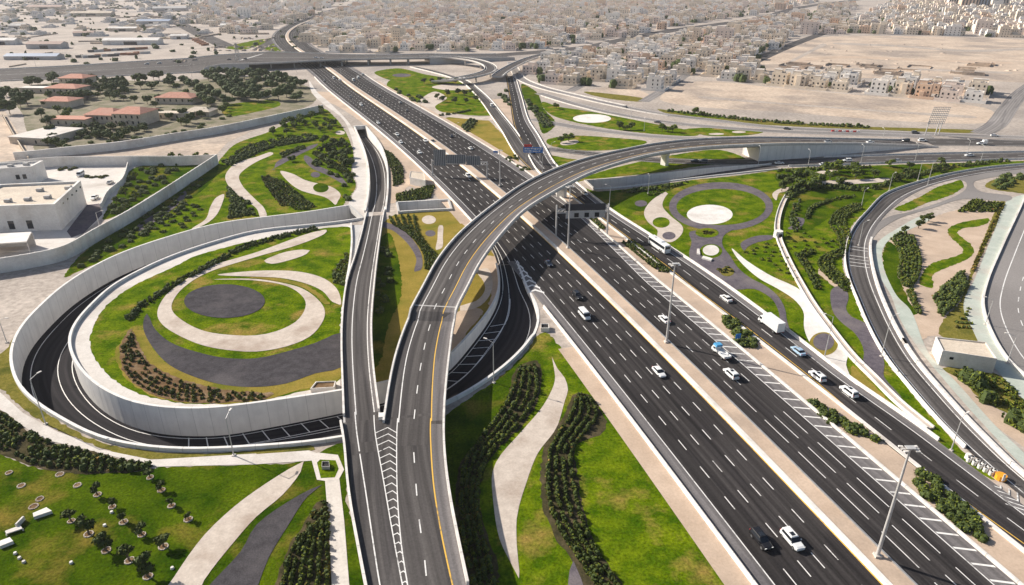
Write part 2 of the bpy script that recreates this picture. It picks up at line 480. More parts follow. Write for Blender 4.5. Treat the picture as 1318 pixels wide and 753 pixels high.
# loop road in its trench, in the direction of traffic; outer edge on the left hand
T_out = [(645, 309), (660.6, 331), (671, 354), (678, 374), (689, 392), (692, 408), (687, 430), (664, 458.5), (630, 487), (600, 507), (560, 526), (520, 542), (480, 556), (440, 565.5),
         (396, 571), (330, 576), (284, 579), (237, 580), (184, 576), (131.5, 565.5), (90, 545), (50.5, 521), (27.7, 499), (18, 473), (17.7, 451),
         (30, 423), (58, 392.7), (91, 365), (151, 331), (214, 308.7), (277.5, 291), (330, 283.4), (400, 275), (438, 268.5), (456, 265.5), (480, 264), (507, 263), (540, 261.3), (578, 259)]
T_in = [(622, 303), (634, 322), (641.5, 346), (644, 370), (638, 390), (625.6, 410), (598, 442), (577, 463), (550, 479), (520, 490), (480, 500), (438, 507), (400, 513), (365, 518),
        (330, 523), (277.5, 529.5), (227, 530), (176.6, 524), (139, 509), (108.5, 486), (91, 458), (88, 438), (98, 415.5), (118.6, 392.7), (144, 370),
        (176.6, 351.5), (214, 334), (265, 316), (330, 298.6), (400, 291), (430, 288), (456, 284.5), (480, 279.5), (510, 274.5), (540, 272.5), (578, 270.5)]
LOOP = Path.edges(px(T_out), px(T_in), 3.0)
for i in range(LOOP.n):
    s = LOOP.S[i]
    LOOP.P[i].z = .07 - 7.07 * min(1.0, max(0.0, (s - 22) / 135.0)) ** 0.95
iw = next(i for i in range(LOOP.n) if i > LOOP.n * 0.6 and proj(LOOP.pt(i, 0) * 1.0)[0] > 430 and LOOP.P[i].x > at(456, 275).x)
ie = next(i for i in range(iw, LOOP.n) if LOOP.P[i].x > at(505, 268).x)
i_st = next(i for i in range(LOOP.n) if LOOP.P[i].z < -0.02)
def flat(v): return (v.x, v.y)
HOLES.append([flat(LOOP.pt(i, -LOOP.hw[i])) for i in range(i_st, iw + 1)] + [flat(LOOP.pt(i, LOOP.hw[i])) for i in range(iw, i_st - 1, -1)])
HOLES.append([flat(LOOP.pt(i, -LOOP.hw[i])) for i in range(ie, LOOP.n)] + [flat(LOOP.pt(i, LOOP.hw[i])) for i in range(LOOP.n - 1, ie - 1, -1)])
# narrow ramp bridge coming up out of the ground beside the highway
F2_L = [(474, 775, 6.6), (469, 753, 6.6), (456, 681, 6.5), (447, 631, 6.4), (442, 555, 6.95), (439.7, 491, 6.7), (438.5, 428, 5.9), (444.8, 365, 4.4), (456, 330, 3.0), (464, 302, 1.8), (469, 280, 1.0), (474, 256, .8), (476, 235, .8),
        (475, 215, .8), (469, 191, .8), (457, 163, .8)]
F2_R = [(520, 775, 6.6), (515, 720, 6.5), (506, 640, 6.5), (498, 590, 6.9), (491, 540, 6.95), (481.4, 471, 6.5), (478.8, 415.5, 5.7), (482.6, 365, 4.4), (487, 325, 2.9), (491.6, 291, 1.3), (496, 260.5, .9), (498, 239, .8), (496, 206, .8), (487, 183, .8), (468, 160, .8)]
F2 = Path.edges(px(F2_L), px(F2_R), 3.0)
f2tab = [(at(470, 570, 6).y, 6.05), (at(470, 530, 6).y, 6.03), (at(460, 440).y, 5.1), (at(470, 365).y, 3.4), (at(470, 300).y, .7), (at(480, 280).y, 0.0), (at(480, 235).y, -3.0), (at(470, 165).y, -6.0)]
for p in F2.P: p.z = lerp_tab(p.y, f2tab)
i_f0 = next(i for i in range(F2.n) if F2.P[i].z < -0.3)
HOLES.append([flat(F2.pt(i, -F2.hw[i])) for i in range(i_f0, F2.n)] + [flat(F2.pt(i, F2.hw[i])) for i in range(F2.n - 1, i_f0 - 1, -1)])
# sunken link road on the right of the highway (east mouth of the tunnel)
T2_out = [(755, 233.5), (780, 231.6), (800, 230), (846, 225.5), (898, 219.5), (953, 215), (1000, 212)]
T2_in = [(760, 243.5), (780, 242.8), (800, 241.5), (846, 235.5), (892, 229.5), (927, 225.5), (965, 221.5), (1000, 218)]
EAST = Path.edges(px(T2_out), px(T2_in), 3.0)
for i in range(EAST.n): EAST.P[i].z = -6.2 * (1 - EAST.S[i] / EAST.S[-1]) ** 1.0 - 0.05
HOLES.append([flat(EAST.pt(i, -EAST.hw[i])) for i in range(EAST.n)] + [flat(EAST.pt(i, EAST.hw[i])) for i in range(EAST.n - 1, -1, -1)])
for p in F2.P:
    if p.y < at(466, 525, 6).y: p.z -= .02
# the great curved flyover
F1_L = [(486.5, 572, 7.035), (489.5, 555, 7.035), (492.7, 539, 7.06), (497.8, 498.7, 7.5), (506.6, 453, 8.2), (524, 403, 8.9), (544.4, 365, 9.4), (560, 335.6, 9.8), (584, 305, 10.3), (607, 283.7, 10.5), (622, 271.5, 10.5), (640, 258, 10.5), (668, 238, 10.5),
        (692.5, 225, 10.5), (716, 215, 10.5), (744, 205, 10.5), (774, 197, 10.5), (800, 191.5, 10.4), (838, 184, 10.2), (884, 178.5, 10), (937, 175.8, 9.8), (1000, 174.8, 9.3), (1060, 175.4, 7.4), (1107, 176.2, 5.2), (1150, 177, 3), (1185, 177.5, 1.0)]
F1_R = [(572.6, 580, 7.035), (571.8, 560, 7.035), (571.7, 550, 7.06), (573.4, 504, 7.6), (578.5, 453, 8.3), (587, 398, 8.9), (604, 365, 9.4), (613, 345, 9.7), (631.6, 317, 10.2), (656, 288, 10.5), (674, 270, 10.5), (689, 259.5, 10.5), (713, 245.5, 10.5), (737.7, 232, 10.5), (762, 220.5, 10.5),
        (800, 207.5, 10.4), (838, 198, 10.2), (876, 192, 10), (922, 187.6, 9.8), (968, 185.5, 9.6), (1000, 184.4, 9.3), (1060, 184.4, 7.4), (1107, 184.8, 5.2), (1150, 186.4, 3), (1185, 188, 1.0)]
F1 = Path.edges(px(F1_L), px(F1_R), 3.0)
for p in F1.P: p.z -= 0.95
MG_L = [(474, 775, 6.6), (469, 753, 6.6), (456, 681, 6.6), (447, 631, 6.7), (443, 580, 6.8), (442, 550, 6.9), (440.8, 529, 6.9)]
MG_R = [(611, 775, 6.6), (604.8, 753, 6.6), (593, 699.6, 6.6), (582.4, 647, 6.8), (574.5, 594.5, 7.0), (571.8, 553, 7.1), (571.9, 537, 7.1)]
MERGE = Path.edges(px(MG_L), px(MG_R), 3.0)
for p in MERGE.P: p.z = lerp_tab(p.y, [(60, 5.7), (at(500, 550).y, 6.1)])
for i, p in enumerate(F1.P):
    if p.y < 150: p.z = max(p.z, 6.085)

# ------------------------------------------------------------------ ground
mb = MB()
R = 9000
sheet(mb, [(-R, -300), (R, -300), (R, 14000), (-R, 14000)], 0.0)
tag(mb.build("ground", M_ground), kind='structure')

# ------------------------------------------------------------------ highway surface and paint (one mesh)
mb = MB()
n_end = HWY.n - 1
iG0, iG1 = IH(192), IH(262)
ribbon(mb, HWY, -23.7, -20.6, .10, 2)
ribbon(mb, HWY, -20.6, -2.9, .10, 0)
ribbon(mb, HWY, 1.6, HL, .10, 0)
ribbon(mb, HWY, HL, HR, .10, 2)
W = 4; Y = 3
ribbon(mb, HWY, -20.72, -20.5, .115, W); ribbon(mb, HWY, -3.55, -3.33, .115, Y)
ribbon(mb, HWY, 2.1, 2.3, .115, Y)
ribbon(mb, HWY, lambda i: HL(i) - .1, lambda i: HL(i) + .12, .115, W)
for k in range(1, 5):
    dashes(mb, HWY, -20.6 + k * 3.44, .2, .115, 3.6, 5.6, W, s0=2.0 + k * .9)
s_long = HWY.S[IH(136)]
for k in range(1, 4):
    o = 2.2 + k * 3.03
    dashes(mb, HWY, o, .19, .115, 8.6, 3.2, W, 1.0 + k * .8, s_long)
    dashes(mb, HWY, o, .19, .115, 3.6, 5.6, W, s_long + k * .9)
dashes(mb, HWY, 17.0, .18, .115, 3.6, 5.6, W, HWY.S[IH(262)])
s = 2.0
while s < HWY.S[IH(255)]:
    p, n, i = HWY.sample(s); q, m, j = HWY.sample(s - 1.6 if s > 1.6 else 0)
    z = Vector((0, 0, .115)); a, b = HL(i) + .3, HR(j) - .5
    t = Vector((-n.y, n.x, 0)) * .48
    mb.quad(p + n * a + z, q + m * b + z, q + m * b + t + z, p + n * a + t + z, W)
    s += 3.7
# chevrons in the exit gore
for k in range(7):
    y0 = 339 + k * 6.2
    f = k / 6
    a = (664 + 14.5 * f, y0 + 1.5); b = (668.5 + 32 * f, y0 + 1.5); c = ((a[0] + b[0]) / 2 - .5, y0 - 2.2)
    for (u, v) in ((a, c), (c, b)):
        mb.quad(*[at(u[0], u[1], .117), at(v[0], v[1], .117), at(v[0], v[1] - 1.9, .117), at(u[0], u[1] - 1.9, .117)], W)
tag(mb.build("highway", [M_asph, M_asph_m, M_shoulder, M_yellow, M_paint]), kind='structure')

def deck_lines(mb, pts, z, w, mi):
    q = Path(crom(px(pts, z), 2.0)); ribbon(mb, q, -w / 2, w / 2, 0, mi); return q

# sand and paving strips that go with the highway
mb = MB(); ribbon(mb, HWY, HR, RLo, .06, 0, 0, IH(300)); tag(mb.build("sand_verge", M_sand), kind='structure')
mb = MB(); ribbon(mb, HWY, -2.6, 1.2, .62, 0); tag(mb.build("median_paving", M_sand), kind='structure')
mb = MB(); ribbon(mb, HWY, -28.6, -23.8, .08, 0, 0, IH(170)); tag(mb.build("sand_strip", M_sand), kind='structure')
mb = MB(); ribbon(mb, HWY, -29.0, -23.8, .08, 0, IH(268), IH(425)); tag(mb.build("sand_strip", M_sand), kind='structure')
mb = MB(); ribbon(mb, HWY, HR, lambda i: HR(i) + 4, .08, 0, IH(300), IH(640)); tag(mb.build("sand_verge", M_sand), kind='structure')

def barrier(name, path, o, prof, mat, label, cat, group=None, i0=0, i1=None):
    mb = MB(); sweep(mb, path, o, prof, 0, i0, i1)
    return tag(mb.build(name, mat), label, cat, group)
LOWB = [(-.22, -.2), (-.22, .72), (.22, .72), (.22, -.2)]
barrier("concrete_barrier", HWY, -23.9, JERSEY, M_barrier, "white concrete barrier along the near left shoulder of the highway, below the exit ramp", "barrier", None, 0, iG0)
barrier("concrete_barrier", HWY, -23.9, JERSEY, M_barrier, "white concrete barrier along the far left shoulder of the highway, flyover to overpass", "barrier", None, iG1, IH(690))
barrier("median_barrier", HWY, -2.8, [(-.5, -.1), (-.42, .85), (.42, .85), (.5, -.1)], M_white_c, "broad white median barrier on the yellow line side of the highway's middle strip", "barrier")
barrier("median_barrier", HWY, 1.35, [(-.14, -.1), (-.14, .95), (.14, .95), (.14, -.1)], M_steel, "thin steel median rail on the hatched carriageway side of the highway's middle strip", "barrier")
barrier("concrete_barrier", HWY, HR, LOWB, M_barrier, "low white concrete barrier beside the hatched shoulder of the highway", "barrier", None, 0, IH(300))
barrier("concrete_barrier", HWY, HR, LOWB, M_barrier, "low white concrete barrier right of the highway's far stretch, under the overpass", "barrier", None, IH(305), IH(690))
barrier("kerb", HWY, lambda i: RLo(i) - .2, [(-.45, -.05), (-.45, .38), (.45, .38), (.45, -.05)], M_white_c, "broad white kerb between the sand verge and the bus ramp", "kerb", None, 0, IH(300))

# ------------------------------------------------------------------ generic road
def road(name, path, asp, o0=None, o1=None, lines=(), dash=(), z=.10, shoulders=(), i0=0, i1=None):
    mb = MB()
    a = o0 if o0 is not None else (lambda i: -path.hw[i]); b = o1 if o1 is not None else (lambda i: path.hw[i])
    ribbon(mb, path, a, b, z, 0, i0, i1)
    for (u, v) in shoulders: ribbon(mb, path, u, v, z + .008, 3, i0, i1)
    for (o, w, mi) in lines:
        ribbon(mb, path, (lambda i, o=o, w=w: val(o, path, i) - w / 2), (lambda i, o=o, w=w: val(o, path, i) + w / 2), z + .017, mi, i0, i1)
    for (o, on, off) in dash: dashes(mb, path, o, .19, z + .017, on, off, 1, 1.0)
    return tag(mb.build(name, [asp, M_paint, M_yellow, M_shoulder]), kind='structure')
R_L = [(1400, 765), (1332, 715), (1251, 657.5), (1182.6, 605), (1119.5, 555), (1051, 496), (988, 445.7), (935, 405), (882, 365), (862, 348), (822, 318), (786, 291), (733, 250), (712, 236), (694, 222), (678, 195), (666, 174), (661, 161), (656, 130), (650.7, 98)]
R_R = [(1480, 768), (1400, 712), (1340, 668), (1290, 630), (1245, 597), (1184.8, 551.7), (1086, 483.6), (1018, 430.6), (935, 369), (887, 336), (836.6, 303.6), (786, 271), (740.7, 235.5), (716, 214), (701, 190), (692, 174), (680, 155), (671, 125), (663, 98)]
RAMP = Path.edges(px(R_L), px(R_R), 3.0)
rh = lambda i: RAMP.hw[i]
road("ramp_road", RAMP, M_asph, lines=[(lambda i: -rh(i) + .9, .2, 2), (lambda i: rh(i) - 2.3, .22, 1)], dash=[(lambda i: -.9, 5, 6)],
     shoulders=[(lambda i: rh(i) - 2.3, lambda i: rh(i))])
iR1 = RAMP.near(*flat(at(1290, 645))); iRs = RAMP.near(*flat(at(690, 212)))
barrier("concrete_barrier", RAMP, lambda i: rh(i) + .3, JERSEY, M_barrier, "long white concrete barrier between the bus ramp and the right-hand garden", "barrier", None, iR1 + 6, RAMP.n - 1)
barrier("concrete_barrier", RAMP, lambda i: -rh(i) - .3, JERSEY, M_barrier, "white concrete barrier on the left of the two joining ramps behind the flyover", "barrier", None, RAMP.near(*flat(at(722, 243))), RAMP.near(*flat(at(676, 200))))
R2_L = [(683, 219), (667, 203), (656, 186), (648, 171.5), (633, 150), (620.5, 132), (606, 115.5), (594, 106), (575, 98.5), (553, 92.5), (528, 86.5)]
R2_R = [(703, 217), (690, 204), (676, 187), (662, 167), (646, 147), (632.7, 130.5), (616, 115), (602, 104.5), (584, 98), (560, 91), (534, 85.5)]
R2 = Path.edges(px(R2_L), px(R2_R), 3.0)
road("ramp_road", R2, M_asph_m, z=.125, lines=[(lambda i: -R2.hw[i] + .8, .2, 2), (lambda i: R2.hw[i] - 1.2, .2, 1)])
barrier("concrete_barrier", R2, lambda i: -R2.hw[i] - .3, JERSEY, M_barrier, "white concrete barrier on the left side of the narrow ramp through the far garden", "barrier", None, R2.near(*flat(at(667, 203))), R2.n - 1)
barrier("concrete_barrier", R2, lambda i: R2.hw[i] + .3, JERSEY, M_barrier, "white concrete barrier on the right side of the narrow ramp through the far garden", "barrier", None, R2.near(*flat(at(668, 176))), R2.near(*flat(at(590, 103))))

# curved ramp on the right
C_L = [(1420, 725), (1345, 665), (1291, 620), (1256, 590), (1215, 551), (1177, 507), (1138, 458), (1113, 410), (1103, 385), (1096, 369), (1089, 346), (1088.5, 320), (1098, 294.4), (1118, 271), (1140, 250), (1179, 236), (1225, 224), (1271, 216.5), (1318, 212), (1400, 207)]
C_R = [(1480, 738), (1400, 676), (1318, 617), (1263, 562), (1255, 555), (1210, 505), (1177, 466), (1152, 425), (1138, 395), (1127, 366), (1120, 335), (1119.5, 311), (1132, 285), (1146, 270), (1164, 256), (1194, 240.5), (1225, 231.5), (1270, 222.5), (1318, 217.5), (1400, 212)]
CR = Path.edges(px(C_L), px(C_R), 3.0)
ch = lambda i: CR.hw[i]
road("ramp_road", CR, M_asph_m, z=.12, lines=[(lambda i: -ch(i) + 1.2, .24, 1), (lambda i: -ch(i) + 1.2 + min(7.4, ch(i) * 1.25), .24, 1)],
     shoulders=[(lambda i: -ch(i) + 1.2 + min(7.4, ch(i) * 1.25), lambda i: ch(i))])
iC0 = CR.near(*flat(at(1270, 606)))
barrier("concrete_barrier", CR, lambda i: -ch(i) - .1, JERSEY, M_barrier, "white concrete barrier on the garden side of the curved right-hand ramp", "barrier", None, iC0 + 2, CR.n - 1)
barrier("concrete_barrier", CR, lambda i: ch(i) + .2, wallprof(.7, -.2, 1.1), M_barrier, "thick white wall on the outer side of the curved ramp, lower stretch", "wall", None, 0, CR.near(*flat(at(1163, 440))))
barrier("concrete_barrier", CR, lambda i: ch(i) + .2, wallprof(.7, -.2, 1.1), M_barrier, "thick white wall on the outer side of the curved ramp, upper stretch", "wall", None, CR.near(*flat(at(1175, 445))) - 0, CR.near(*flat(at(1121, 308))))
mb = MB()                                                                 # rumble bars and chevrons painted on the curved ramp
for k in range(6):
    a = CR.near(*flat(at(1098 , 318 + k * 5.2)))
    for (u, v) in ((-ch(a) + 1.3, -ch(a) + 8.2), (-ch(a) + 9.2, ch(a) - .6)):
        n = CR.N[a]; t = Vector((-n.y, n.x, 0)) * .32
        mb.quad(CR.pt(a, u, .142), CR.pt(a, v, .142), CR.pt(a, v, .142) + t, CR.pt(a, u, .142) + t, 0)
for k in range(5):
    p = at(1287 + k * 11, 627.5 + k * 8.2, .142); 
    d = (at(1340, 668) - at(1290, 628)).normalized(); n = Vector((d.y, -d.x, 0)); wv = .7 + k * .62
    for sgn in (-1, 1):
        e = p + n * (sgn * wv) - d * (wv * 1.05)
        mb.quad(p, e, e + d * .38, p + d * .38, 0) if sgn < 0 else mb.quad(e, p, p + d * .38, e + d * .38, 0)
tag(mb.build("road_marking", M_paint), kind='structure')

# upper right roads
U2 = Path.edges(px([(1180, 178), (1250, 179), (1318, 180.5), (1420, 182)]), px([(1180, 187.5), (1250, 187.8), (1318, 188.6), (1420, 190)]), 4)
road("upper_road", U2, M_asph_m, lines=[(lambda i: -U2.hw[i] + 1.2, .3, 1), (lambda i: U2.hw[i] - 1.2, .3, 1)], dash=[(0, 5, 6)])
LR = Path.edges(px([(706, 189.5), (740, 193), (790, 198), (850, 203.3), (900, 204.8), (960, 205), (1030, 203.5), (1110, 201.2), (1200, 198.4), (1318, 196), (1420, 194)]),
                px([(702, 194), (740, 198.5), (790, 204.5), (850, 210), (900, 211.6), (960, 213), (1010, 214.5), (1107, 211.3), (1183, 209), (1318, 205), (1420, 202)]), 4)
road("link_road", LR, M_asph_m, lines=[(lambda i: -LR.hw[i] + 1.4, .3, 1), (lambda i: LR.hw[i] - 1.2, .3, 1)], dash=[(0, 5, 6)])
barrier("concrete_barrier", LR, lambda i: LR.hw[i] + .2, JERSEY, M_barrier, "white concrete barrier between the lower link road and the tree clump", "barrier", None, LR.near(*flat(at(1010, 214))), LR.n - 1)
barrier("concrete_barrier", LR, lambda i: -LR.hw[i] - .2, JERSEY, M_barrier, "white concrete barrier on the far edge of the lower link road", "barrier", None, LR.near(*flat(at(1060, 202))), LR.n - 1)
V1 = Path(crom(px([(686, 153), (705, 157.5), (761, 166.5), (836, 175), (900, 178.6), (960, 180)]), 4))
road("service_road", V1, M_asph_l, -4.5, 4.5, z=.09, lines=[(-4.2, .35, 1), (4.2, .35, 1)])
S1 = Path(crom(px([(657, 80), (664, 92), (672, 102.5), (700, 113.5), (740, 123.5), (790, 135), (850, 146.5), (920, 155), (1000, 164), (1100, 168.5), (1200, 172.5), (1318, 177), (1420, 180)]), 4))
road("frontage_road", S1, M_asph_l, -4.2, 4.2, z=.10, lines=[(-3.7, .35, 1), (3.7, .35, 1)])
barrier("concrete_barrier", S1, 4.8, LOWB, M_barrier, "pale low barrier along the frontage road below the beige villas", "barrier", None, 6, S1.near(*flat(at(860, 148))))
barrier("concrete_barrier", S1, -4.8, LOWB, M_barrier, "pale low barrier along the villa side of the frontage road", "barrier", None, 10, S1.near(*flat(at(800, 137))))
S2 = Path(crom(px([(694, 120), (736, 133), (786, 145.5), (850, 156.5), (920, 163.5), (1000, 169), (1100, 172.5), (1200, 176)]), 4))
road("frontage_road", S2, M_asph_l, -4.5, 4.5, z=.09, lines=[(-4.1, .35, 1), (4.1, .35, 1)])
barrier("concrete_barrier", S2, 5.0, LOWB, M_barrier, "white low barrier between the frontage road and the bright lawn", "barrier", None, 3, S2.near(*flat(at(880, 160))))
def simple_road(name, pts, w, mat, z=.07):
    q = Path(crom(px(pts), 6)); return road(name, q, mat, -w / 2, w / 2, z=z)
simple_road("street", [(828, 131), (845, 121), (862, 111), (885, 95), (912, 77)], 9, M_asph_l)
simple_road("street", [(733, 117.5), (752, 108), (775, 97)], 9, M_asph_l)
simple_road("avenue", [(640, 71), (700, 66.5), (745, 62), (770, 58.5), (800, 52), (835, 44.5), (880, 37), (930, 30.5), (985, 22), (1020, 12), (1060, 5), (1120, -2)], 30, M_asph_m)
simple_road("avenue", [(960, 84), (988, 71), (1020, 57.5), (1052, 45.5), (1085, 33), (1120, 20)], 16, M_asph_m)
simple_road("street", [(558, 5), (570, 20), (582, 35)], 16, M_asph_m)
simple_road("street", [(1262, 172), (1281, 161), (1297, 140), (1312, 122), (1330, 108)], 12, M_asph_l)
simple_road("avenue", [(178, -8), (187, 0), (206, 14), (227, 28), (258, 44), (292, 60)], 24, M_asph_m)
simple_road("street", [(330, 65), (352, 52), (365, 44), (366, 36)], 14, M_asph_m)
simple_road("street", [(0, 33), (150, 28), (260, 24), (380, 22)], 10, M_asph_l)

# junction on the far right
patch("junction_road", [(1222, 229), (1250, 226.5), (1275, 221.5), (1318, 218.5), (1340, 218), (1340, 222), (1318, 223), (1268, 230), (1253, 235), (1264, 247), (1300, 252), (1296, 259), (1245, 256), (1200, 268), (1160, 280), (1134, 295), (1122, 310), (1120, 316), (1118, 306), (1133, 285), (1150, 277), (1166, 274), (1226, 254), (1243, 243), (1240, 233)], M_asph_l, 4)
patch("concrete_path", [(1190, 278), (1152, 296), (1129, 313), (1124, 334), (1132, 356), (1146, 379), (1158, 410), (1180, 446), (1215, 489), (1268, 549), (1323, 604), (1323, 590), (1282, 549), (1229, 490), (1197, 457), (1171, 398), (1156, 383), (1146, 366), (1137, 343), (1136, 322), (1147, 307), (1198, 281)], M_green_c, 3)
patch("concrete_path", [(1300, 256), (1280, 297), (1256, 356), (1240, 395), (1252, 425), (1272, 463), (1303, 499), (1330, 527), (1330, 492), (1298, 465), (1274, 425), (1265, 392), (1270, 365), (1290, 317), (1313, 268), (1325, 250)], M_green_c, 3)
patch("wide_road", [(1313, 268), (1290, 317), (1270, 365), (1265, 392), (1274, 425), (1298, 465), (1330, 492), (1480, 560), (1480, 240), (1330, 248)], M_asph_l, 4)
RK = Path(crom(px([(1320, 252), (1313, 268), (1290, 317), (1270, 365), (1265, 392), (1274, 425), (1298, 465), (1330, 494)]), 3))
barrier("guard_rail", RK, 0, [(-.3, -.1), (-.3, .7), (.3, .7), (.3, -.1)], M_white_c, "pale wall curving along the wide grey road at the right edge", "wall")
mb = MB()
for o, on in ((9, 4), (13, 4)): dashes(mb, RK, -o, .25, .10, 4, 6, 0)
ribbon(mb, RK, -4.6, -4.3, .10, 0)
tag(mb.build("road_marking", M_paint), kind='structure')

# ------------------------------------------------------------------ loop road: floor, walls, tunnel mouths
i_hx = LOOP.near(*flat(at(200, 552)))
mb = MB()
lh = lambda i: LOOP.hw[i]
ribbon(mb, LOOP, lambda i: -lh(i), lambda i: lh(i), .05 , 0)
edge = lambda i: -lh(i) + max(1.2, lh(i) * .25)
ribbon(mb, LOOP, lambda i: -lh(i) + 1.9, lambda i: -lh(i) + 2.12, .07, 1)
ribbon(mb, LOOP, lambda i: lh(i) - 1.0, lambda i: lh(i) - .8, .07, 1)
ribbon(mb, LOOP, lambda i: lh(i) * .30, lambda i: lh(i) * .30 + .2, .07, 1)
ribbon(mb, LOOP, lambda i: lh(i) - min(5.2, lh(i) * .75), lambda i: lh(i) - min(5.2, lh(i) * .75) + .2, .07, 1, i_st + 8, i_hx)
s = LOOP.S[i_st] + 40
while s < LOOP.S[i_hx]:
    p, n, i = LOOP.sample(s); q, m, j = LOOP.sample(s + 2.4)
    a, b = lh(i) - min(5.2, lh(i) * .75), lh(i) - .9
    z = Vector((0, 0, .072)); t = Vector((-n.y, n.x, 0)) * .28
    mb.quad(p + n * a + z, q + m * b + z, q + m * b + t + z, p + n * a + t + z, 1)
    s += 4.6
tag(mb.build("loop_road", [M_asph_x, M_paint]), kind='structure')
def trench_wall(label, path, side, i0, i1, thick=.7, up=.95, mat=None, low=0.0):
    mb = MB()
    i1 = min(i1, path.n - 1)
    prev = None
    base = len(mb.v)
    for i in range(i0, i1 + 1):
        o = side * path.hw[i]; o2 = side * (path.hw[i] + thick)
        u_ = .16 if path.S[i] < low else up
        mb.v += [tuple(path.pt(i, o, -.3)), tuple(Vector((path.pt(i, o).x, path.pt(i, o).y, u_))), tuple(Vector((path.pt(i, o2).x, path.pt(i, o2).y, u_))), tuple(Vector((path.pt(i, o2).x, path.pt(i, o2).y, -.5)))]
    for k in range(i1 - i0):
        for q in range(3):
            a = base + k * 4 + q
            f = (a, a + 1, a + 5, a + 4)
            mb.f.append(f if side > 0 else f[::-1]); mb.m.append(0)
            s0, s1 = path.S[i0 + k], path.S[i0 + k + 1]; z0, z1 = mb.v[a][2], mb.v[a + 1][2]
            t4 = ((s0, z0), (s0, z1), (s1, z1), (s1, z0)); mb.uv[len(mb.f) - 1] = t4 if side > 0 else t4[::-1]
    mb.f.append((base, base + 1, base + 2, base + 3)); mb.m.append(0)
    e = base + (i1 - i0) * 4
    mb.f.append((e + 3, e + 2, e + 1, e)); mb.m.append(0)
    return tag(mb.build("retaining_wall", mat or M_wall), label, "wall")
half = int(LOOP.n * .30)
trench_wall("long curved outer retaining wall of the sunken loop road round the circular garden", LOOP, -1, i_st, iw, low=72)
trench_wall("long curved inner retaining wall holding up the circular garden inside the loop road", LOOP, 1, i_st, iw)
trench_wall("shaded grey wall of the short open cut between the narrow bridge and the highway", LOOP, -1, ie, LOOP.n - 1)
trench_wall("near wall of the short open cut beside the striped hedge bed", LOOP, 1, ie, LOOP.n - 1)
trench_wall("shaded far wall of the sunken link road right of the flyover pier", EAST, -1, 0, EAST.n - 1, .6, .7)
trench_wall("near wall of the sunken link road above the round lawn with the purple ring", EAST, 1, 0, EAST.n - 1, .6, .5)
mb = MB(); ribbon(mb, EAST, lambda i: -EAST.hw[i], lambda i: EAST.hw[i], .04, 0); tag(mb.build("sunken_road", M_asph_m), kind='structure')
# tunnel roofs and end walls
def slab(label, pts, z0, z1, mat, name="tunnel_portal", cat="tunnel portal"):
    mb = MB(); mb.prism(pts, z0, z1, 0); return tag(mb.build(name, mat), label, cat)
def cross_wall(label, path, i, z0, z1, t=.8, extra=1.0, mat=None):
    a, b2 = path.pt(i, -path.hw[i] - extra), path.pt(i, path.hw[i] + extra)
    d = (b2 - a).normalized(); n = Vector((-d.y, d.x, 0)) * t
    return slab(label, [flat(a), flat(b2), flat(b2 + n), flat(a + n)], z0, z1, mat or M_wall)
cross_wall("concrete lintel over the loop road where it dives under the narrow bridge", LOOP, iw, -1.6, .95)
cross_wall("concrete lintel where the loop road comes out east of the narrow bridge", LOOP, ie, -1.6, .95)
cross_wall("end wall of the open cut at the edge of the highway", LOOP, LOOP.n - 1, -1.4, .95)
cross_wall("rounded end wall of the sunken link road right of the flyover pier", EAST, 0, -6.5, .7)
mb = MB()
for pth, i0, i1 in ((LOOP, iw, ie),):
    ribbon(mb, pth, lambda i: -lh(i) - .1, lambda i: lh(i) + .1, 5.4, 0, i0, i1)
    for sd in (-1, 1):
        for i in range(i0, i1):
            mb.quad(pth.pt(i, sd * lh(i)), pth.pt(i + 1, sd * lh(i + 1)), pth.pt(i + 1, sd * lh(i + 1), 5.4), pth.pt(i, sd * lh(i), 5.4), 0)
tag(mb.build("tunnel_lining", M_cgrey), "grey tunnel lining of the loop road under the narrow bridge", "tunnel")
mb = MB()                                                                  # closed dark end of the tunnel under the highway
i = LOOP.n - 1; d = (LOOP.P[i] - LOOP.P[i - 1]).normalized() * 16; d.z = 0
a, b2 = LOOP.pt(i, -lh(i)), LOOP.pt(i, lh(i)); up = Vector((0, 0, 5.6))
mb.quad(a, a + d, a + d + up, a + up); mb.quad(b2 + d, b2, b2 + up, b2 + d + up); mb.quad(a + d, b2 + d, b2 + d + up, a + d + up); mb.quad(a + up, a + d + up, b2 + d + up, b2 + up); mb.quad(a, b2, b2 + d, a + d)
tag(mb.build("tunnel_lining", M_cgrey), "dark tunnel lining running under the highway from the open cut", "tunnel")
# narrow bridge: sunken part
trench_wall("tall pale left wall of the narrow ramp where it sinks below ground", F2, -1, i_f0, F2.n - 1, .8, 1.0, M_white_c)
trench_wall("pale right wall of the narrow ramp where it sinks below ground", F2, 1, i_f0, F2.n - 1, .8, 1.0, M_white_c)
cross_wall("portal wall where the narrow ramp disappears under the highway edge", F2, F2.n - 1, -1.2, 1.2, 1.2, 1.2, M_white_c)
mb = MB()
i = F2.n - 1; d = (F2.P[i] - F2.P[i - 1]).normalized() * 30; d.z = 0
a, b2 = F2.pt(i, -F2.hw[i]), F2.pt(i, F2.hw[i]); up = Vector((0, 0, 5.2))
mb.quad(a, a + d, a + d + up, a + up); mb.quad(b2 + d, b2, b2 + up, b2 + d + up); mb.quad(a + d, b2 + d, b2 + d + up, a + d + up); mb.quad(a + up, a + d + up, b2 + d + up, b2 + up); mb.quad(a, b2, b2 + d, a + d)
tag(mb.build("tunnel_lining", M_cgrey), "dark tunnel lining beyond the portal of the narrow ramp", "tunnel")

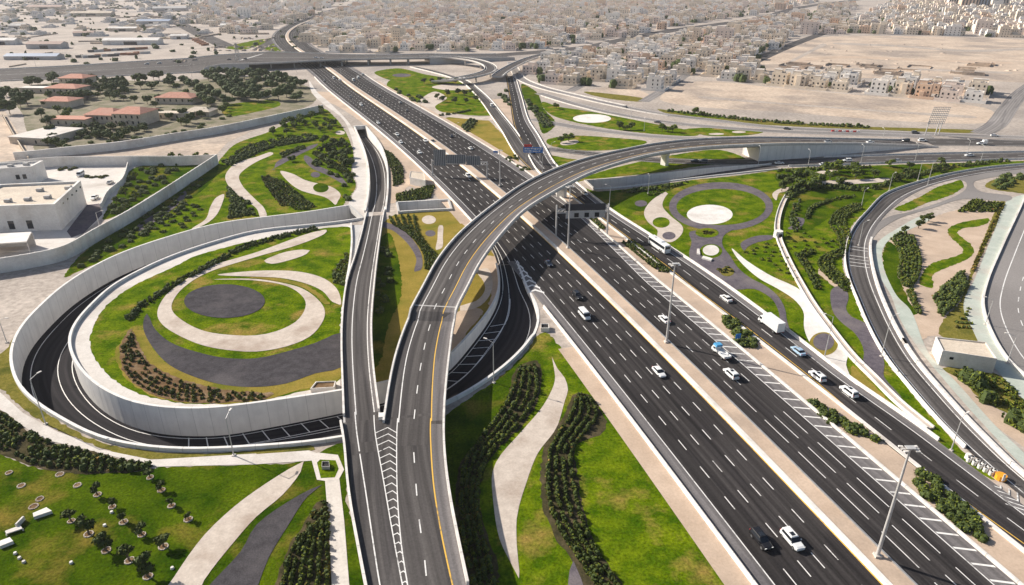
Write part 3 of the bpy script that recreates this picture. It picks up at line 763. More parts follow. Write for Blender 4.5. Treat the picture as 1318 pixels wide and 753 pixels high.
# ------------------------------------------------------------------ bridges
def deck(mb, path, i0, i1, th=1.3, inset=1.6):
    base = len(mb.v)
    for i in range(i0, i1 + 1):
        w = path.hw[i]
        for (o, z) in ((-w, .12), (-w, -.5), (-w + inset, -th), (w - inset, -th), (w, -.5), (w, .12)):
            mb.v.append(tuple(path.pt(i, o, z)))
    for k in range(i1 - i0):
        for q in range(6):
            a = base + k * 6 + q; b = base + k * 6 + (q + 1) % 6
            mb.f.append((a, b, b + 6, a + 6)); mb.m.append(0)
    mb.f.append(tuple(base + q for q in range(6))[::-1]); mb.m.append(0)
    e = base + (i1 - i0) * 6
    mb.f.append(tuple(e + q for q in range(6))); mb.m.append(0)
PAR = [(-.22, .0), (-.22, .95), (.22, .95), (.22, .0)]
M_par = M_barrier
def bridge(name, label, cat, path, i0, i1, lines, dash, wallto=None, shoulders=(), no_par=(), skip=0):
    root = thing(name, label, cat, path.P[(i0 + i1) // 2].xy.to_3d())
    mb = MB(); deck(mb, path, i0, i1); mb.build("deck", M_cgrey, root)
    mb = MB()
    ribbon(mb, path, lambda i: -path.hw[i] + .45, lambda i: path.hw[i] - .45, .16, 0, i0, i1)
    for (u, v) in shoulders: ribbon(mb, path, u, v, .168, 3, i0 + skip, i1)
    for (o, w, mi) in lines:
        ribbon(mb, path, (lambda i, o=o, w=w: val(o, path, i) - w / 2), (lambda i, o=o, w=w: val(o, path, i) + w / 2), .18, mi, i0 + skip, i1)
    for (o, on, off) in dash: dashes(mb, path, o, .22, .18, on, off, 1, path.S[i0 + skip] + 1, path.S[i1])
    mb.build("road_surface", [M_asph_m, M_paint, M_yellow, M_shoulder], root)
    if 'L' not in no_par:
        mb = MB(); sweep(mb, path, lambda i: -path.hw[i] + .22, PAR, 0, i0 + skip, i1); mb.build("parapet", M_par, root)
    if 'R' not in no_par:
        mb = MB(); sweep(mb, path, lambda i: path.hw[i] - .22, PAR, 0, i0 + skip, i1); mb.build("parapet", M_par, root)
    return root
hw1 = lambda i: F1.hw[i]
fw = lambda i: lerp_tab(F1.S[i], [(8, .49), (35, .57)])
fy = lambda i: lerp_tab(F1.S[i], [(8, .57), (35, .44)])
i_sk = F1.near(*flat(at(531, 539, 6.2)))
for i in range(i_sk + 1): F1.P[i].z = 6.03 + .04 * i / max(1, i_sk)
for i in range(i_sk + 1, i_sk + 14): F1.P[i].z = min(F1.P[i].z, 6.07 + max(0, i - i_sk - 4) * .06)
iF_wall = F1.near(*flat(at(966, 181, 8.8)))
fly = bridge("flyover", "great curved concrete flyover sweeping over the highway towards the upper right", "flyover", F1, 0, F1.n - 1,
             [(lambda i: -hw1(i) * fw(i), .24, 1), (lambda i: hw1(i) * fy(i), .24, 2)], [(lambda i: 0.0, 3.4, 6.2)], shoulders=[(lambda i: hw1(i) * fy(i), lambda i: hw1(i) - .45)], skip=i_sk)
mb = MB()                                                                   # solid approach walls at the upper right
for sd in (-1, 1):
    base = len(mb.v)
    for i in range(iF_wall, F1.n):
        q = F1.pt(i, sd * (hw1(i) - .15)); mb.v += [(q.x, q.y, -.3), (q.x, q.y, q.z - .45)]
    for k in range(F1.n - 1 - iF_wall):
        f = (base + 2 * k, base + 2 * k + 2, base + 2 * k + 3, base + 2 * k + 1); mb.f.append(f if sd > 0 else f[::-1]); mb.m.append(0); t4 = ((3.0 * k, 0), (3.0 * k + 3, 0), (3.0 * k + 3, 6), (3.0 * k, 6)); mb.uv[len(mb.f) - 1] = t4 if sd > 0 else t4[::-1]
q0, q1 = F1.pt(iF_wall, -hw1(iF_wall) + .1), F1.pt(iF_wall, hw1(iF_wall) - .1)
mb.quad((q0.x, q0.y, -.3), (q1.x, q1.y, -.3), (q1.x, q1.y, q1.z - .6), (q0.x, q0.y, q0.z - .6))
mb.build("approach_wall", M_wall, fly)
def pier(root, path, i, w, t, flare=1.35):
    p = path.P[i]; a = math.atan2(path.N[i].y, path.N[i].x)
    mb = MB(); ca, sa = math.cos(a), math.sin(a)
    def ring(ww, tt, z): return [(p.x + x * ca - y * sa, p.y + x * sa + y * ca, z) for x, y in ((-ww, -tt * .6), (-ww * .8, -tt), (ww * .8, -tt), (ww, -tt * .6), (ww, tt * .6), (ww * .8, tt), (-ww * .8, tt), (-ww, tt * .6))]
    rs = [ring(w / 2, t / 2, -.3), ring(w / 2, t / 2, p.z * .55), ring(w / 2 * flare, t / 2 * 1.1, p.z - 1.25)]
    for r0, r1 in zip(rs, rs[1:]):
        for k in range(8): mb.quad(r0[k], r0[(k + 1) % 8], r1[(k + 1) % 8], r1[k])
    mb.build("pier", M_white_c, root)
for (x, y, z, w, t) in ((731, 228, 9.3, 4.6, 2.2), (848, 188, 9.2, 4.6, 2.2), (612, 315, 9.3, 4.4, 2.2), (575, 395, 8, 4.6, 2.2), (540, 470, 7.2, 4.8, 2.2)):
    pier(fly, F1, F1.near(*flat(at(x, y, z))), w, t)
# joint line painted across the deck
iJ = F1.near(*flat(at(558, 395, 8.0)))
mb = MB(); n = F1.N[iJ]; t = Vector((-n.y, n.x, 0)) * .6
mb.quad(F1.pt(iJ, -hw1(iJ) + .5, .185), F1.pt(iJ, hw1(iJ) - .5, .185), F1.pt(iJ, hw1(iJ) - .5, .185) + t, F1.pt(iJ, -hw1(iJ) + .5, .185) + t)
mb.build("expansion_joint", M_cgrey, fly)
for a0, b0 in (((505, 660), (400, 0)),):
    pass
mh = lambda i: MERGE.hw[i]
mb = MB(); deck(mb, MERGE, 0, MERGE.n - 1); mb.build("deck", M_cgrey, fly)
mb = MB()
zM = MERGE.P[MERGE.n // 2].z
ribbon(mb, MERGE, lambda i: -mh(i) + .45, lambda i: mh(i) - .45, .165, 0)
ZL = 6.25
def dl(pts, w, mi):
    w3 = [at(p[0], p[1], 5.9) for p in pts]
    for q in w3: q.z = lerp_tab(q.y, [(60, 5.7), (at(500, 550).y, 6.1)]) + .19
    return Path(crom(w3, 2.0))
for pts, w, mi in (([(494, 775), (489, 753), (472, 642), (459, 555), (457, 532)], .22, 1), ([(523, 775), (518, 753), (503.5, 676), (494, 621), (482.5, 555), (481.5, 536)], .2, 1),
                   ([(528, 775), (524.6, 753), (516.7, 702), (511.4, 634), (511, 555), (512, 540)], .2, 1), ([(588, 775), (582.4, 753), (568, 686.5), (558, 623), (554, 556), (554.5, 540)], .24, 2)):
    q = dl(pts, w, mi); ribbon(mb, q, -w / 2, w / 2, 0, mi)
q = dl([(588, 775), (582.4, 753), (568, 686.5), (558, 623), (554, 556), (554.5, 540)], 0, 0)
e = dl([(607, 775), (601.5, 753), (590, 699.6), (579.6, 647), (572, 594.5), (569, 556), (569, 540)], 0, 0)
for i in range(0, min(q.n, e.n) - 1):
    j0 = int(i * (e.n - 1) / (q.n - 1)); j1 = int((i + 1) * (e.n - 1) / (q.n - 1))
    mb.quad(q.pt(i, .15, -.012), e.pt(j0, 0, -.012), e.pt(j1, 0, -.012), q.pt(i + 1, .15, -.012), 3, ((0, q.S[i]), (3, q.S[i]), (3, q.S[i + 1]), (0, q.S[i + 1])))
q = dl([(549, 745), (546, 715), (539, 665), (532.5, 581), (531, 556)], 0, 0); dashes(mb, q, 0, .22, 0, 3.2, 6.0, 1, .5)
A = dl([(523, 775), (518, 753), (503.5, 676), (494, 621), (482.5, 555)], 0, 0); B = dl([(528, 775), (524.6, 753), (516.7, 702), (511.4, 634), (511, 555)], 0, 0)
for k in range(20):
    t0 = .08 + k * .047
    pa, na, ia = A.sample(A.S[-1] * t0); pb, nb_, ib = B.sample(B.S[-1] * t0)
    apex = (pa + pb) / 2 + Vector((0, 1, 0)) * (pa - pb).length * .42
    for u, v in ((pa, apex), (apex, pb)):
        w = Vector((0, .25, 0)); mb.quad(u, v, v + w, u + w, 1)
mb.build("road_surface", [M_asph_m, M_paint, M_yellow, M_shoulder], fly)
mb = MB(); sweep(mb, MERGE, lambda i: -mh(i) + .22, PAR); mb.build("parapet", M_par, fly)
mb = MB(); sweep(mb, MERGE, lambda i: mh(i) - .22, PAR); mb.build("parapet", M_par, fly)
for y in (85, 112):
    i = MERGE.near(med_x(0) * 0 + MERGE.P[MERGE.n // 2].x, y); pier(fly, MERGE, i, 9.0, 2.2, 1.2)
nose = at(491.5, 538, 6.2)
mb = MB(); mb.box((nose.x, nose.y, 6.05), (1.3, 1.6, 1.0), .15); mb.build("nose_block", M_white_c, fly)
i_f1 = F2.near(*flat(at(466, 531, 6))); hf = lambda i: F2.hw[i]
nar = bridge("ramp_bridge", "narrow concrete ramp bridge left of the flyover, crossing the sunken loop road", "bridge", F2, i_f1 - 4, i_f0 + 2,
             [(lambda i: -hf(i) * .30, .22, 1), (lambda i: hf(i) * .68, .22, 1)], [], shoulders=[(lambda i: hf(i) * .68, lambda i: hf(i) - .45)], skip=4)
for y in (500, 440, 375): pier(nar, F2, F2.near(*flat(at(461, y, 4.5))), 3.4, 1.8, 1.2)
mb = MB()
i_e = F2.near(*flat(at(470, 330, 2)))
for sd in (-1, 1):
    base = len(mb.v)
    for i in range(i_e, i_f0 + 3):
        q = F2.pt(i, sd * (hf(i) - .2)); mb.v += [(q.x, q.y, -.4), (q.x, q.y, q.z - .3)]
    for k in range(i_f0 + 2 - i_e):
        f = (base + 2 * k, base + 2 * k + 2, base + 2 * k + 3, base + 2 * k + 1); mb.f.append(f if sd > 0 else f[::-1]); mb.m.append(0); t4 = ((3.0 * k, 0), (3.0 * k + 3, 0), (3.0 * k + 3, 6), (3.0 * k, 6)); mb.uv[len(mb.f) - 1] = t4 if sd > 0 else t4[::-1]
mb.build("approach_wall", M_wall, nar)
# road inside the sunken part of the ramp
mb = MB(); ribbon(mb, F2, lambda i: -hf(i), lambda i: hf(i), .05, 0, i_f0 - 2, F2.n - 1)
ribbon(mb, F2, lambda i: -hf(i) * .30, lambda i: -hf(i) * .30 + .22, .07, 1, i_f0 - 2, F2.n - 1); ribbon(mb, F2, lambda i: hf(i) * .68, lambda i: hf(i) * .68 + .22, .07, 1, i_f0 - 2, F2.n - 1)
tag(mb.build("sunken_road", [M_asph_m, M_paint]), kind='structure')
# lay-by wedge on the left of the narrow bridge
mb = MB()
LB = [(452.5, 290), (467, 290), (463, 303), (456, 330), (446, 364), (450, 340), (453.5, 312)]
w3 = [at(a, b, lerp_tab(at(a, b).y, f2tab)) for a, b in LB]
lay = thing("lay_by", "grey wedge-shaped lay-by slab with a pale kerb on the left of the narrow bridge", "lay-by", w3[0].xy.to_3d())
mb.prism([flat(p) for p in w3][::-1], -.3, 1.6, 0)
i0v = len(mb.v) - 7
for k, p in enumerate(w3[::-1]): mb.v[i0v + k] = (p.x, p.y, lerp_tab(p.y, f2tab) + .1)
mb.build("slab", M_cgrey, lay)
q = Path(crom([at(446, 366, 3.4), at(450.5, 340, 2.6), at(453, 312, 1.4), at(452, 289.5, .3)], 2)); mb = MB(); sweep(mb, q, 0, [(-.3, -2), (-.3, .95), (.3, .95), (.3, -2)]); mb.build("kerb_wall", M_white_c, lay)

# overpass across the far highway
OV = Path.edges(px([(-80, 94), (0, 89.5), (101, 84.5), (202, 78), (290, 73.8), (367, 72, 4), (460, 70.3, 7.5), (560, 68.5, 7.5), (650, 67.5, 4)]),
                px([(-80, 110), (0, 105), (90, 101), (176, 97), (272, 93), (351, 80.5, 7.5), (460, 75.5, 7.5), (560, 73.5, 7.5), (650, 72, 5)]), 6)
for p in OV.P: p.z = lerp_tab(p.x, [(at(240, 85).x, 0.0), (at(330, 80).x, 6.8), (at(560, 72).x, 6.8), (at(660, 70).x, 2.0)])
oh = lambda i: OV.hw[i]
iO0 = OV.near(*flat(at(328, 80, 6))); iO1 = OV.near(*flat(at(545, 72, 6)))
ov = bridge("overpass", "wide low concrete overpass crossing the far end of the highway", "overpass", OV, 0, OV.n - 1,
            [(lambda i: -oh(i) + 2, .35, 1), (lambda i: oh(i) - 2, .35, 1), (-1, .3, 1), (1, .3, 1)], [(lambda i: oh(i) * .5, 5, 7), (lambda i: -oh(i) * .5, 5, 7)])
for i0, i1 in ((0, iO0), (iO1, OV.n - 1)):
    for sd in (-1, 1):
        mb = MB()
        for i in range(i0, i1):
            a, b2 = OV.pt(i, sd * (oh(i) - .2)), OV.pt(i + 1, sd * (oh(i + 1) - .2))
            mb.quad((a.x, a.y, -.4), (b2.x, b2.y, -.4), (b2.x, b2.y, b2.z - .3), (a.x, a.y, a.z - .3))
        mb.build("approach_wall", M_wall, ov)
for x in (352, 382, 413, 440, 470, 500, 525):
    i = OV.near(*flat(at(x, 76, 6.8)))
    for k in (-.6, .1, .75):
        q = OV.pt(i, oh(i) * k); mb = MB(); mb.tube((q.x, q.y, -.2), (q.x, q.y, q.z - 1.2), .8, n=8); mb.build("pier", M_cgrey, ov)
O2 = Path(crom([at(556, 72.5, 6.8), at(588, 74.5, 6.8), at(612, 78, 6.6), at(628, 83.5, 6.4), at(631, 90, 6.2), at(620, 95.2, 6), at(600, 99.5, 5.5), at(580, 102.5, 4.0), at(560, 104, 2)], 3))
O2.hw = [6.0] * O2.n
lp = bridge("loop_ramp", "tight U-shaped elevated loop ramp hanging off the right end of the overpass", "ramp", O2, 0, O2.n - 1, [(-4, .3, 1), (4, .3, 1)], [])
for k in (.2, .35, .5, .65, .8):
    i = int(O2.n * k); q = O2.P[i]; mb = MB(); mb.tube((q.x, q.y, -.2), (q.x, q.y, q.z - 1.2), .9, n=8); mb.build("pier", M_white_c, lp)
R3 = Path(crom([at(640, 98, 5), at(646, 93, 6), at(656, 87, 6.5), at(668, 81, 6.5), at(682, 75.5, 6), at(700, 70.5, 4), at(725, 66.5, 2)], 3))
R3.hw = [5.5] * R3.n
bridge("curved_bridge", "short curved bridge crossing above the end of the straight ramp, below the avenue", "bridge", R3, 0, R3.n - 1, [(-4, .3, 1), (4, .3, 1)], [])
# ------------------------------------------------------------------ lawns, paths, gravel
def lawn(pts, layer=2, mat=None, sm=True): return patch("lawn", pts, mat or M_lawn, layer, sm)
def path_(pts, layer=4, mat=None, sm=True): return patch("garden_path", pts, mat or M_path, layer, sm)
def gravel(pts, layer=5, mat=None, sm=True): return patch("gravel_bed", pts, mat or M_purple, layer, sm)
# circular garden inside the loop
patch("garden_path", [(452, 288), (452, 340), (444, 372), (438, 428), (438, 502)] + [p for p in T_in[11:31]][0:20], M_crete, 1, False)
lawn([(117, 433), (120, 458), (141, 484), (171, 504), (214, 516), (252, 520), (330, 517), (378, 506), (437, 489), (437, 440), (440, 400), (447, 360), (451, 330), (451, 293), (430, 292.5), (400, 296), (330, 309), (252, 329.5), (227, 342), (174, 367), (149, 383), (126, 408)], 2)
lawn([(150, 446), (157, 480), (181, 502), (214, 515), (252, 519.5), (330, 517), (380, 504), (437, 488), (437, 473), (405, 481), (368, 493), (330, 497), (290, 496), (252, 486), (220, 471), (197, 448), (185, 424), (176, 425)], 3, M_dry)
gravel([(186, 409), (184.5, 423), (197, 448), (219.6, 471), (252, 486), (290, 496), (330, 498.5), (368, 494), (406, 481), (438, 473.5), (438.5, 429), (405.7, 441.7), (368, 453), (330, 461.5), (290, 461), (252, 453), (219.6, 441), (199, 423), (192, 408), (189, 404)], 5, M_gravel)
gravel(ellipse(289, 388, 52, 21.6), 7, M_gravel, False)
path_([(275, 360), (330, 361.5), (370, 369), (391, 384), (393, 397), (380, 415), (355, 427), (330, 432), (303, 432), (265, 427), (235, 413), (221, 398), (226, 382), (242, 366), (268, 351), (330, 331), (385, 315), (418, 301), (420, 296), (400, 300), (330, 325), (262, 346), (237, 362), (214, 380), (202.5, 403), (209, 418), (232, 433), (265, 446), (303, 452), (330, 453), (368, 446.5), (398, 434), (416, 413), (417.5, 398), (406, 383), (386, 370.5), (350, 362), (320, 359)], 6)
path_([(280, 354), (330, 349), (380, 349.5), (413, 357), (431, 369), (438, 382), (438, 393), (428, 389), (415, 375), (393, 365), (360, 358), (330, 356.5)], 6)
lawn([(320, 357.5), (360, 359), (390, 366), (412, 379), (424, 392), (418, 392), (405, 380), (385, 369), (350, 361)], 7, M_dry)
path_([(340, 336), (352, 330), (368, 324.5), (390, 321.5), (399, 322.5), (395, 327), (380, 333), (350, 340)], 6)
patch("planting_soil", [(168, 424), (160, 434), (154, 448), (159, 478), (181.6, 501), (214, 514), (252, 519), (300, 518), (340, 514), (352, 507), (330, 505), (300, 503.5), (272, 498.5), (227, 486), (192, 466), (178, 441)], M_soil, 6)
# garden between the loop and the panelled wall, upper left
lawn([(84, 357), (106, 347), (156, 326.5), (200, 309.5), (245, 297.5), (277.5, 289.5), (330, 281.5), (400, 272.5), (438, 266), (446, 258), (458, 240), (452, 222), (455, 200), (446, 172), (430, 150), (415, 140), (395, 146), (345, 170), (306, 184), (285, 203), (278, 212), (252, 231), (176.6, 281.5), (126, 311), (104, 328)], 1)
lawn([(84, 357), (104, 330), (126, 312), (176, 282), (252, 232), (280, 213), (274, 232), (240, 262), (205, 290), (150, 322), (106, 344)], 2, M_lawn2)
path_([(330, 202), (308, 208), (294, 219), (290, 230), (300, 246), (330, 268.5), (337, 281), (342, 280), (340, 268), (330, 258), (312, 239), (308, 226), (318, 216), (333, 207), (352, 198), (348, 196)], 4)
gravel([(352, 219), (356, 209), (380, 196), (398, 188), (409, 185), (407, 188.5), (386, 199), (364, 211), (350, 219)], 4)
gravel([(391, 204), (393, 200), (400, 203), (407, 212), (425, 220), (440, 229), (447, 239), (440, 236), (422, 226), (402, 217)], 4)
path_([(361.5, 220), (377, 224), (393, 232), (412, 237), (426, 240.5), (436, 247), (438.5, 252), (435, 259), (432, 264), (426, 259), (418, 254), (388, 245.6), (370, 233)], 4)
lawn(ellipse(413, 242, 10, 6), 5, M_lawn2, False)
gravel(ellipse(406, 225, 6, 3.6), 4, M_purple, False)
path_([(287.6, 250), (286, 262), (276, 280), (262, 290), (247, 296), (247, 294.5), (264, 283), (271, 266), (279, 254)], 4)
path_(ellipse(438, 171, 6, 2.6), 4, None, False)
gravel([(176, 292), (190, 281), (222, 262), (238, 246), (240, 252), (224, 268), (196, 288), (180, 298)], 4)
# strip of walks along the narrow ramp
patch("concrete_path", [(416, 134), (440, 152), (452, 176), (456, 200), (454, 222), (460, 240), (450, 258), (452, 284), (474, 284), (474, 240), (472, 208), (463, 182), (449, 158), (424, 132), (408, 118), (398, 104), (402, 120)], M_crete, 3)
patch("sand_strip", [(402, 118), (432, 120), (468, 152), (500, 184), (520, 202), (550, 224), (606, 284), (600, 292), (566, 252), (548, 250), (527, 240), (506, 262), (499, 262), (501, 238), (497, 206), (488, 183), (468, 160), (440, 140)], M_sand, 2)
# dry gardens around the flyover
lawn([(480, 300), (494, 286), (510, 276.5), (578, 272.5), (604, 290), (630, 318), (640, 345), (645, 375), (636, 395), (612, 425), (575, 463), (548, 479), (520, 489), (480, 500), (470, 470), (472, 400)], 1, M_dry)
lawn([(478, 320), (500, 300), (512, 330), (516, 380), (500, 420), (486, 470), (472, 480)], 2, M_lawn2)  # narrow bridge's shade laid in as a darker grass patch
path_(ellipse(552, 283, 9, 5.5), 3, None, False)
gravel(ellipse(554, 300.5, 6.5, 4), 3, M_purple, False)
gravel([(494, 286), (508, 290), (521, 298), (534, 312), (543, 330), (541, 348), (534, 350), (536, 334), (528, 318), (516, 305), (504, 296), (492, 292)], 3)
path_([(566, 290), (569, 290), (570, 304), (568, 320), (562, 322), (563, 308)], 3)
path_([(592, 400), (612, 397), (628, 384), (634, 362), (626, 345), (614, 349), (622, 362), (624, 374), (612, 388), (592, 394)], 3)
patch("sand_strip", [(588, 402), (612, 396), (622, 400), (604, 424), (582, 452), (576, 448)], M_sand, 2)
patch("sand_strip", [(618, 330), (636, 330), (642, 350), (644, 375), (636, 396), (628, 402), (633, 372), (624, 350), (610, 352)], M_sand, 2)
# bottom left park
lawn([(-260, 470), (-60, 552), (0, 584), (52.6, 603), (105, 610), (179, 606), (200, 602), (330, 598), (392, 593), (425, 575), (443, 570), (446, 640), (460, 700), (474, 775), (-300, 800)], 1, M_lawn2)
path_([(391, 594), (387, 607.6), (364, 637), (330, 665.5), (302, 697), (263, 747), (240, 790), (196, 790), (223.5, 744), (263, 689), (302, 652), (330, 631), (372, 604)], 4)
gravel([(415, 624), (396, 639), (369.4, 679), (346, 718), (332.6, 753), (320, 790), (240, 790), (271, 752), (310, 710), (330, 676), (369.4, 647), (400, 630)], 4, M_gravel)
path_([(418, 614), (436.5, 614), (443, 670), (449.6, 753), (452, 790), (427, 790), (427, 753), (424, 690)], 4, M_crete, False)
path_([(401, 592), (409, 583), (435, 586), (443, 605), (436.5, 617), (422, 620), (408, 618)], 5, M_crete, False)
lawn([(408, 596), (412, 592), (432, 593), (436, 604), (431, 615), (413, 616)], 6, M_lawn, False)
path_([(330, 584), (330, 598), (202, 601), (158, 590.5), (120, 581), (66, 568), (39, 555), (0, 527), (-60, 490), (-60, 462), (0, 505), (30, 532), (74, 556), (92, 562), (131, 579), (195, 592)], 3, M_crete, False)
path_([(328, 585), (398, 580), (409, 584), (404, 593), (328, 598)], 3, M_crete, False)
lawn([(-60, 460), (0, 456), (16, 436), (15, 455), (16, 474), (26, 500), (48, 523), (74, 541), (128, 569), (184, 580), (237, 584), (300, 582), (405, 574), (405, 579), (330, 584.5), (195, 591), (131, 577), (92, 561), (60, 546), (22, 520), (-10, 490)], 2, M_olive)
patch("planting_soil", [(-40, 520), (0, 528), (39, 556), (66, 569), (120, 582), (158, 592), (198, 600), (179, 606), (105, 610), (52, 603), (0, 584), (-40, 570)], M_soil_d, 3)
patch("planting_soil", [(416, 643), (425, 652), (427, 753), (427, 790), (345, 790), (354, 753), (364, 723), (383, 686)], M_soil_d, 3)
# garden between flyover and highway, bottom middle
lawn([(575, 535), (600, 516), (640, 488), (672, 459), (694, 430), (702, 428), (746, 484), (781, 529), (806, 560), (818, 572), (849, 621), (886, 676), (925, 726), (965, 790), (620, 790), (602, 730), (580, 640), (572, 570)], 1, M_lawn)
lawn([(575, 535), (600, 518), (640, 490), (690, 452), (700, 500), (668, 552), (632, 590), (615, 650), (640, 790), (620, 790), (602, 730), (580, 640), (572, 570)], 2, M_lawn2)  # darker grass colour carries the shade right of the flyover
path_([(710.5, 460), (717, 474), (727, 487), (731, 502), (727, 516), (718, 547), (712.6, 557), (692, 584), (676, 626), (668, 652), (665, 668), (665, 700), (668, 745), (658, 726), (643, 694), (635, 647), (634, 607), (645, 585), (660, 568), (672.6, 554), (700, 521), (714, 491), (713, 474)], 4)
patch("planting_soil", [(742, 506), (757, 508), (774, 530), (779, 555), (742, 574), (745, 622), (757, 680), (772, 712), (800, 753), (815, 790), (775, 790), (736, 723), (708, 679), (697, 644), (697, 594), (702, 568), (723, 540)], M_soil_d, 3)
patch("planting_soil", [(666, 474), (690, 464), (694, 510), (672, 548), (634, 586), (616, 640), (640, 753), (604, 753), (588, 680), (592, 600), (620, 560), (650, 520)], M_soil_d, 3)
gravel([(733, 735), (738, 722), (748, 745), (756, 790), (736, 790)], 4)
# right-hand garden
lawn([(745, 241), (790, 276), (841, 308.5), (891, 341), (940, 375), (1022, 436), (1090, 489), (1190, 558), (1248, 601), (1280, 618), (1252, 594), (1213, 552), (1175, 508), (1136, 459), (1111, 411), (1096, 372), (1085, 346), (1085, 320), (1095, 293), (1116, 270), (1138, 249), (1179, 235), (1225, 223), (1270, 215.5), (1318, 211), (1400, 206), (1400, 203), (1318, 207), (1183, 211), (1107, 213.5), (1010, 217), (985, 221), (940, 227), (892, 231.5), (846, 238), (800, 244), (766, 246), (756, 243)], 1)
lawn([(762, 248), (800, 245), (846, 239), (890, 232.5), (862, 246), (842, 256), (826, 272), (800, 266), (780, 262)], 2, M_lawn2)  # flyover's cast shade put into the darker grass colour
lawn([(1000, 222), (1090, 216), (1140, 214), (1200, 212), (1180, 232), (1130, 248), (1100, 272), (1070, 280), (1030, 300), (1012, 282), (1014, 250)], 2, M_lawn2)
lawn([(1098, 470), (1130, 496), (1190, 552), (1240, 592), (1200, 560), (1100, 492)], 2, M_dry)
lawn([(1090, 455), (1140, 512), (1196, 566), (1228, 588), (1215, 565), (1168, 512), (1138, 470), (1118, 430), (1108, 440)], 2, M_lawn)
gravel(ellipse(928, 266, 67, 31.5), 3, M_purple, False)
lawn(ellipse(928, 266.5, 57.5, 23.4), 4, M_lawn, False)
lawn([(862, 250), (885, 240), (905, 236), (900, 233), (872, 236), (856, 244)], 4, M_lawn, True)
path_(ellipse(913.5, 276.4, 29.5, 12.6), 5, M_white_c, False)
path_([(863, 244.5), (841.6, 255.7), (829, 273), (834, 286), (846, 296), (847, 306), (862, 312), (877, 302), (878, 291), (863, 278), (853, 266), (855, 255.7)], 3)
lawn(ellipse(851, 286.5, 11, 6.8), 4, M_lawn, False)
gravel(ellipse(861, 303.6, 8.5, 5), 4, M_purple, False)
gravel(ellipse(825, 262, 8, 4), 3, M_purple, False)
gravel([(889, 298), (890, 312), (887, 329), (894, 342), (925, 362), (945, 373), (970, 372), (991, 383), (1001, 398), (1005, 416), (1009, 424), (1018, 431), (1013, 414), (1010, 397), (1000, 380), (985, 368), (966, 358), (950, 345), (940, 330), (930, 316), (932, 303), (948, 292), (915, 297)], 4, M_purple)
lawn(ellipse(910, 300, 15, 6.2), 6, M_lawn, False)
lawn(ellipse(915, 323.5, 14.5, 9), 5, M_lawn, False)
path_(ellipse(915, 322.5, 10.5, 6.8), 6, M_white_c, False)
lawn(ellipse(936, 350, 9, 6), 6, M_olive, False)
path_([(942, 320), (960, 335), (991, 354.6), (1029, 373), (1046, 397.5), (1065, 422), (1083, 443), (1091, 456), (1089, 470), (1096, 487), (1104, 497), (1082, 480), (1058, 461), (1042, 441), (1035, 423), (1033.5, 400.5), (1021, 385), (1001, 372), (976, 358), (950, 334)], 5, M_white_c)
lawn(ellipse(1060, 443, 18.5, 15), 6, M_dry, False)
gravel(ellipse(1060, 440.5, 13.5, 11), 7, M_purple, False)
gravel([(953, 314), (966, 306), (980, 303), (995, 303.5), (993, 308), (975, 312), (962, 318), (958, 323)], 4)
gravel([(1014, 295), (1021, 289), (1024, 279), (1034, 281), (1033, 290), (1024, 296)], 4)
gravel([(1081, 368), (1071, 372), (1069, 388), (1074, 405), (1086, 418), (1097, 426), (1108, 441), (1112, 455), (1111, 468), (1124, 489), (1140, 506), (1155, 516), (1160, 511), (1150, 500), (1138, 486), (1138, 466), (1128, 440), (1114, 416), (1096, 408), (1089, 398), (1092, 384), (1090, 375)], 4)
path_([(1044, 237), (1060, 233), (1100, 231.5), (1145, 229.5), (1145, 233), (1100, 237), (1060, 240)], 4)
path_([(1044, 225), (1060, 219.5), (1077, 219), (1076, 223), (1052, 226)], 4)
path_([(994, 250), (1004, 243), (1015, 241), (1016, 246), (1004, 248), (999, 258)], 4)
path_([(1056, 345), (1068, 356), (1085, 370), (1080, 372), (1062, 360), (1052, 348)], 3, M_sand)
# far lawns
lawn([(699, 131), (703, 143), (720, 152), (773, 164), (836, 172), (895, 175), (900, 171), (880, 166.5), (845, 160), (781, 147.5), (744, 141), (722, 138)], 2)
path_(ellipse(762, 152.6, 24.5, 5.6), 4, M_white_c, False)
lawn([(880, 167), (910, 164.5), (975, 167.5), (982, 170), (958, 174.5), (910, 174.5)], 2)
path_(ellipse(922, 172.6, 10, 1.3), 4, None, False); path_(ellipse(951, 170, 9, 1.4), 4, None, False)
lawn([(704, 180), (720, 176), (740, 174.5), (786, 177), (832, 182), (812, 190), (760, 194), (712, 188.5)], 2)
lawn([(700, 194), (712, 200), (740, 205), (790, 207), (760, 215), (735, 224), (716, 212)], 2)
lawn([(740, 235), (770, 222), (838, 205), (870, 199), (925, 193), (960, 206), (900, 214), (846, 222), (780, 229), (752, 232)], 2)
path_([(722, 183), (740, 180), (745, 182), (738, 186), (724, 187)], 4)
lawn([(847, 140.5), (900, 148), (990, 156), (1100, 162.5), (1180, 165), (1260, 168), (1255, 171), (1150, 168), (990, 161), (900, 152.5), (858, 146)], 2, M_olive)
lawn([(860, 142), (920, 149), (940, 153), (900, 151)], 3, M_lawn)
lawn([(566, 156), (584, 150), (620, 152), (640, 166), (660, 192), (668, 206), (664, 212), (640, 200), (600, 174)], 2, M_dry)
lawn([(505, 102), (528, 96), (556, 103), (590, 104), (612, 120), (636, 148), (615, 149), (575, 145), (552, 142), (530, 128), (498, 110)], 2, M_lawn)
lawn([(484, 92), (512, 88), (548, 96), (575, 101), (550, 104), (510, 104), (488, 98)], 2, M_lawn)
gravel(ellipse(517, 97, 12, 2.2), 4, M_purple, False)
path_([(536, 140), (545, 125), (560, 118), (575, 126), (560, 138), (575, 146), (615, 151), (632, 150), (632, 155), (590, 152), (548, 146)], 3)
path_([(556, 112), (580, 108), (610, 112), (604, 115), (575, 116)], 3)
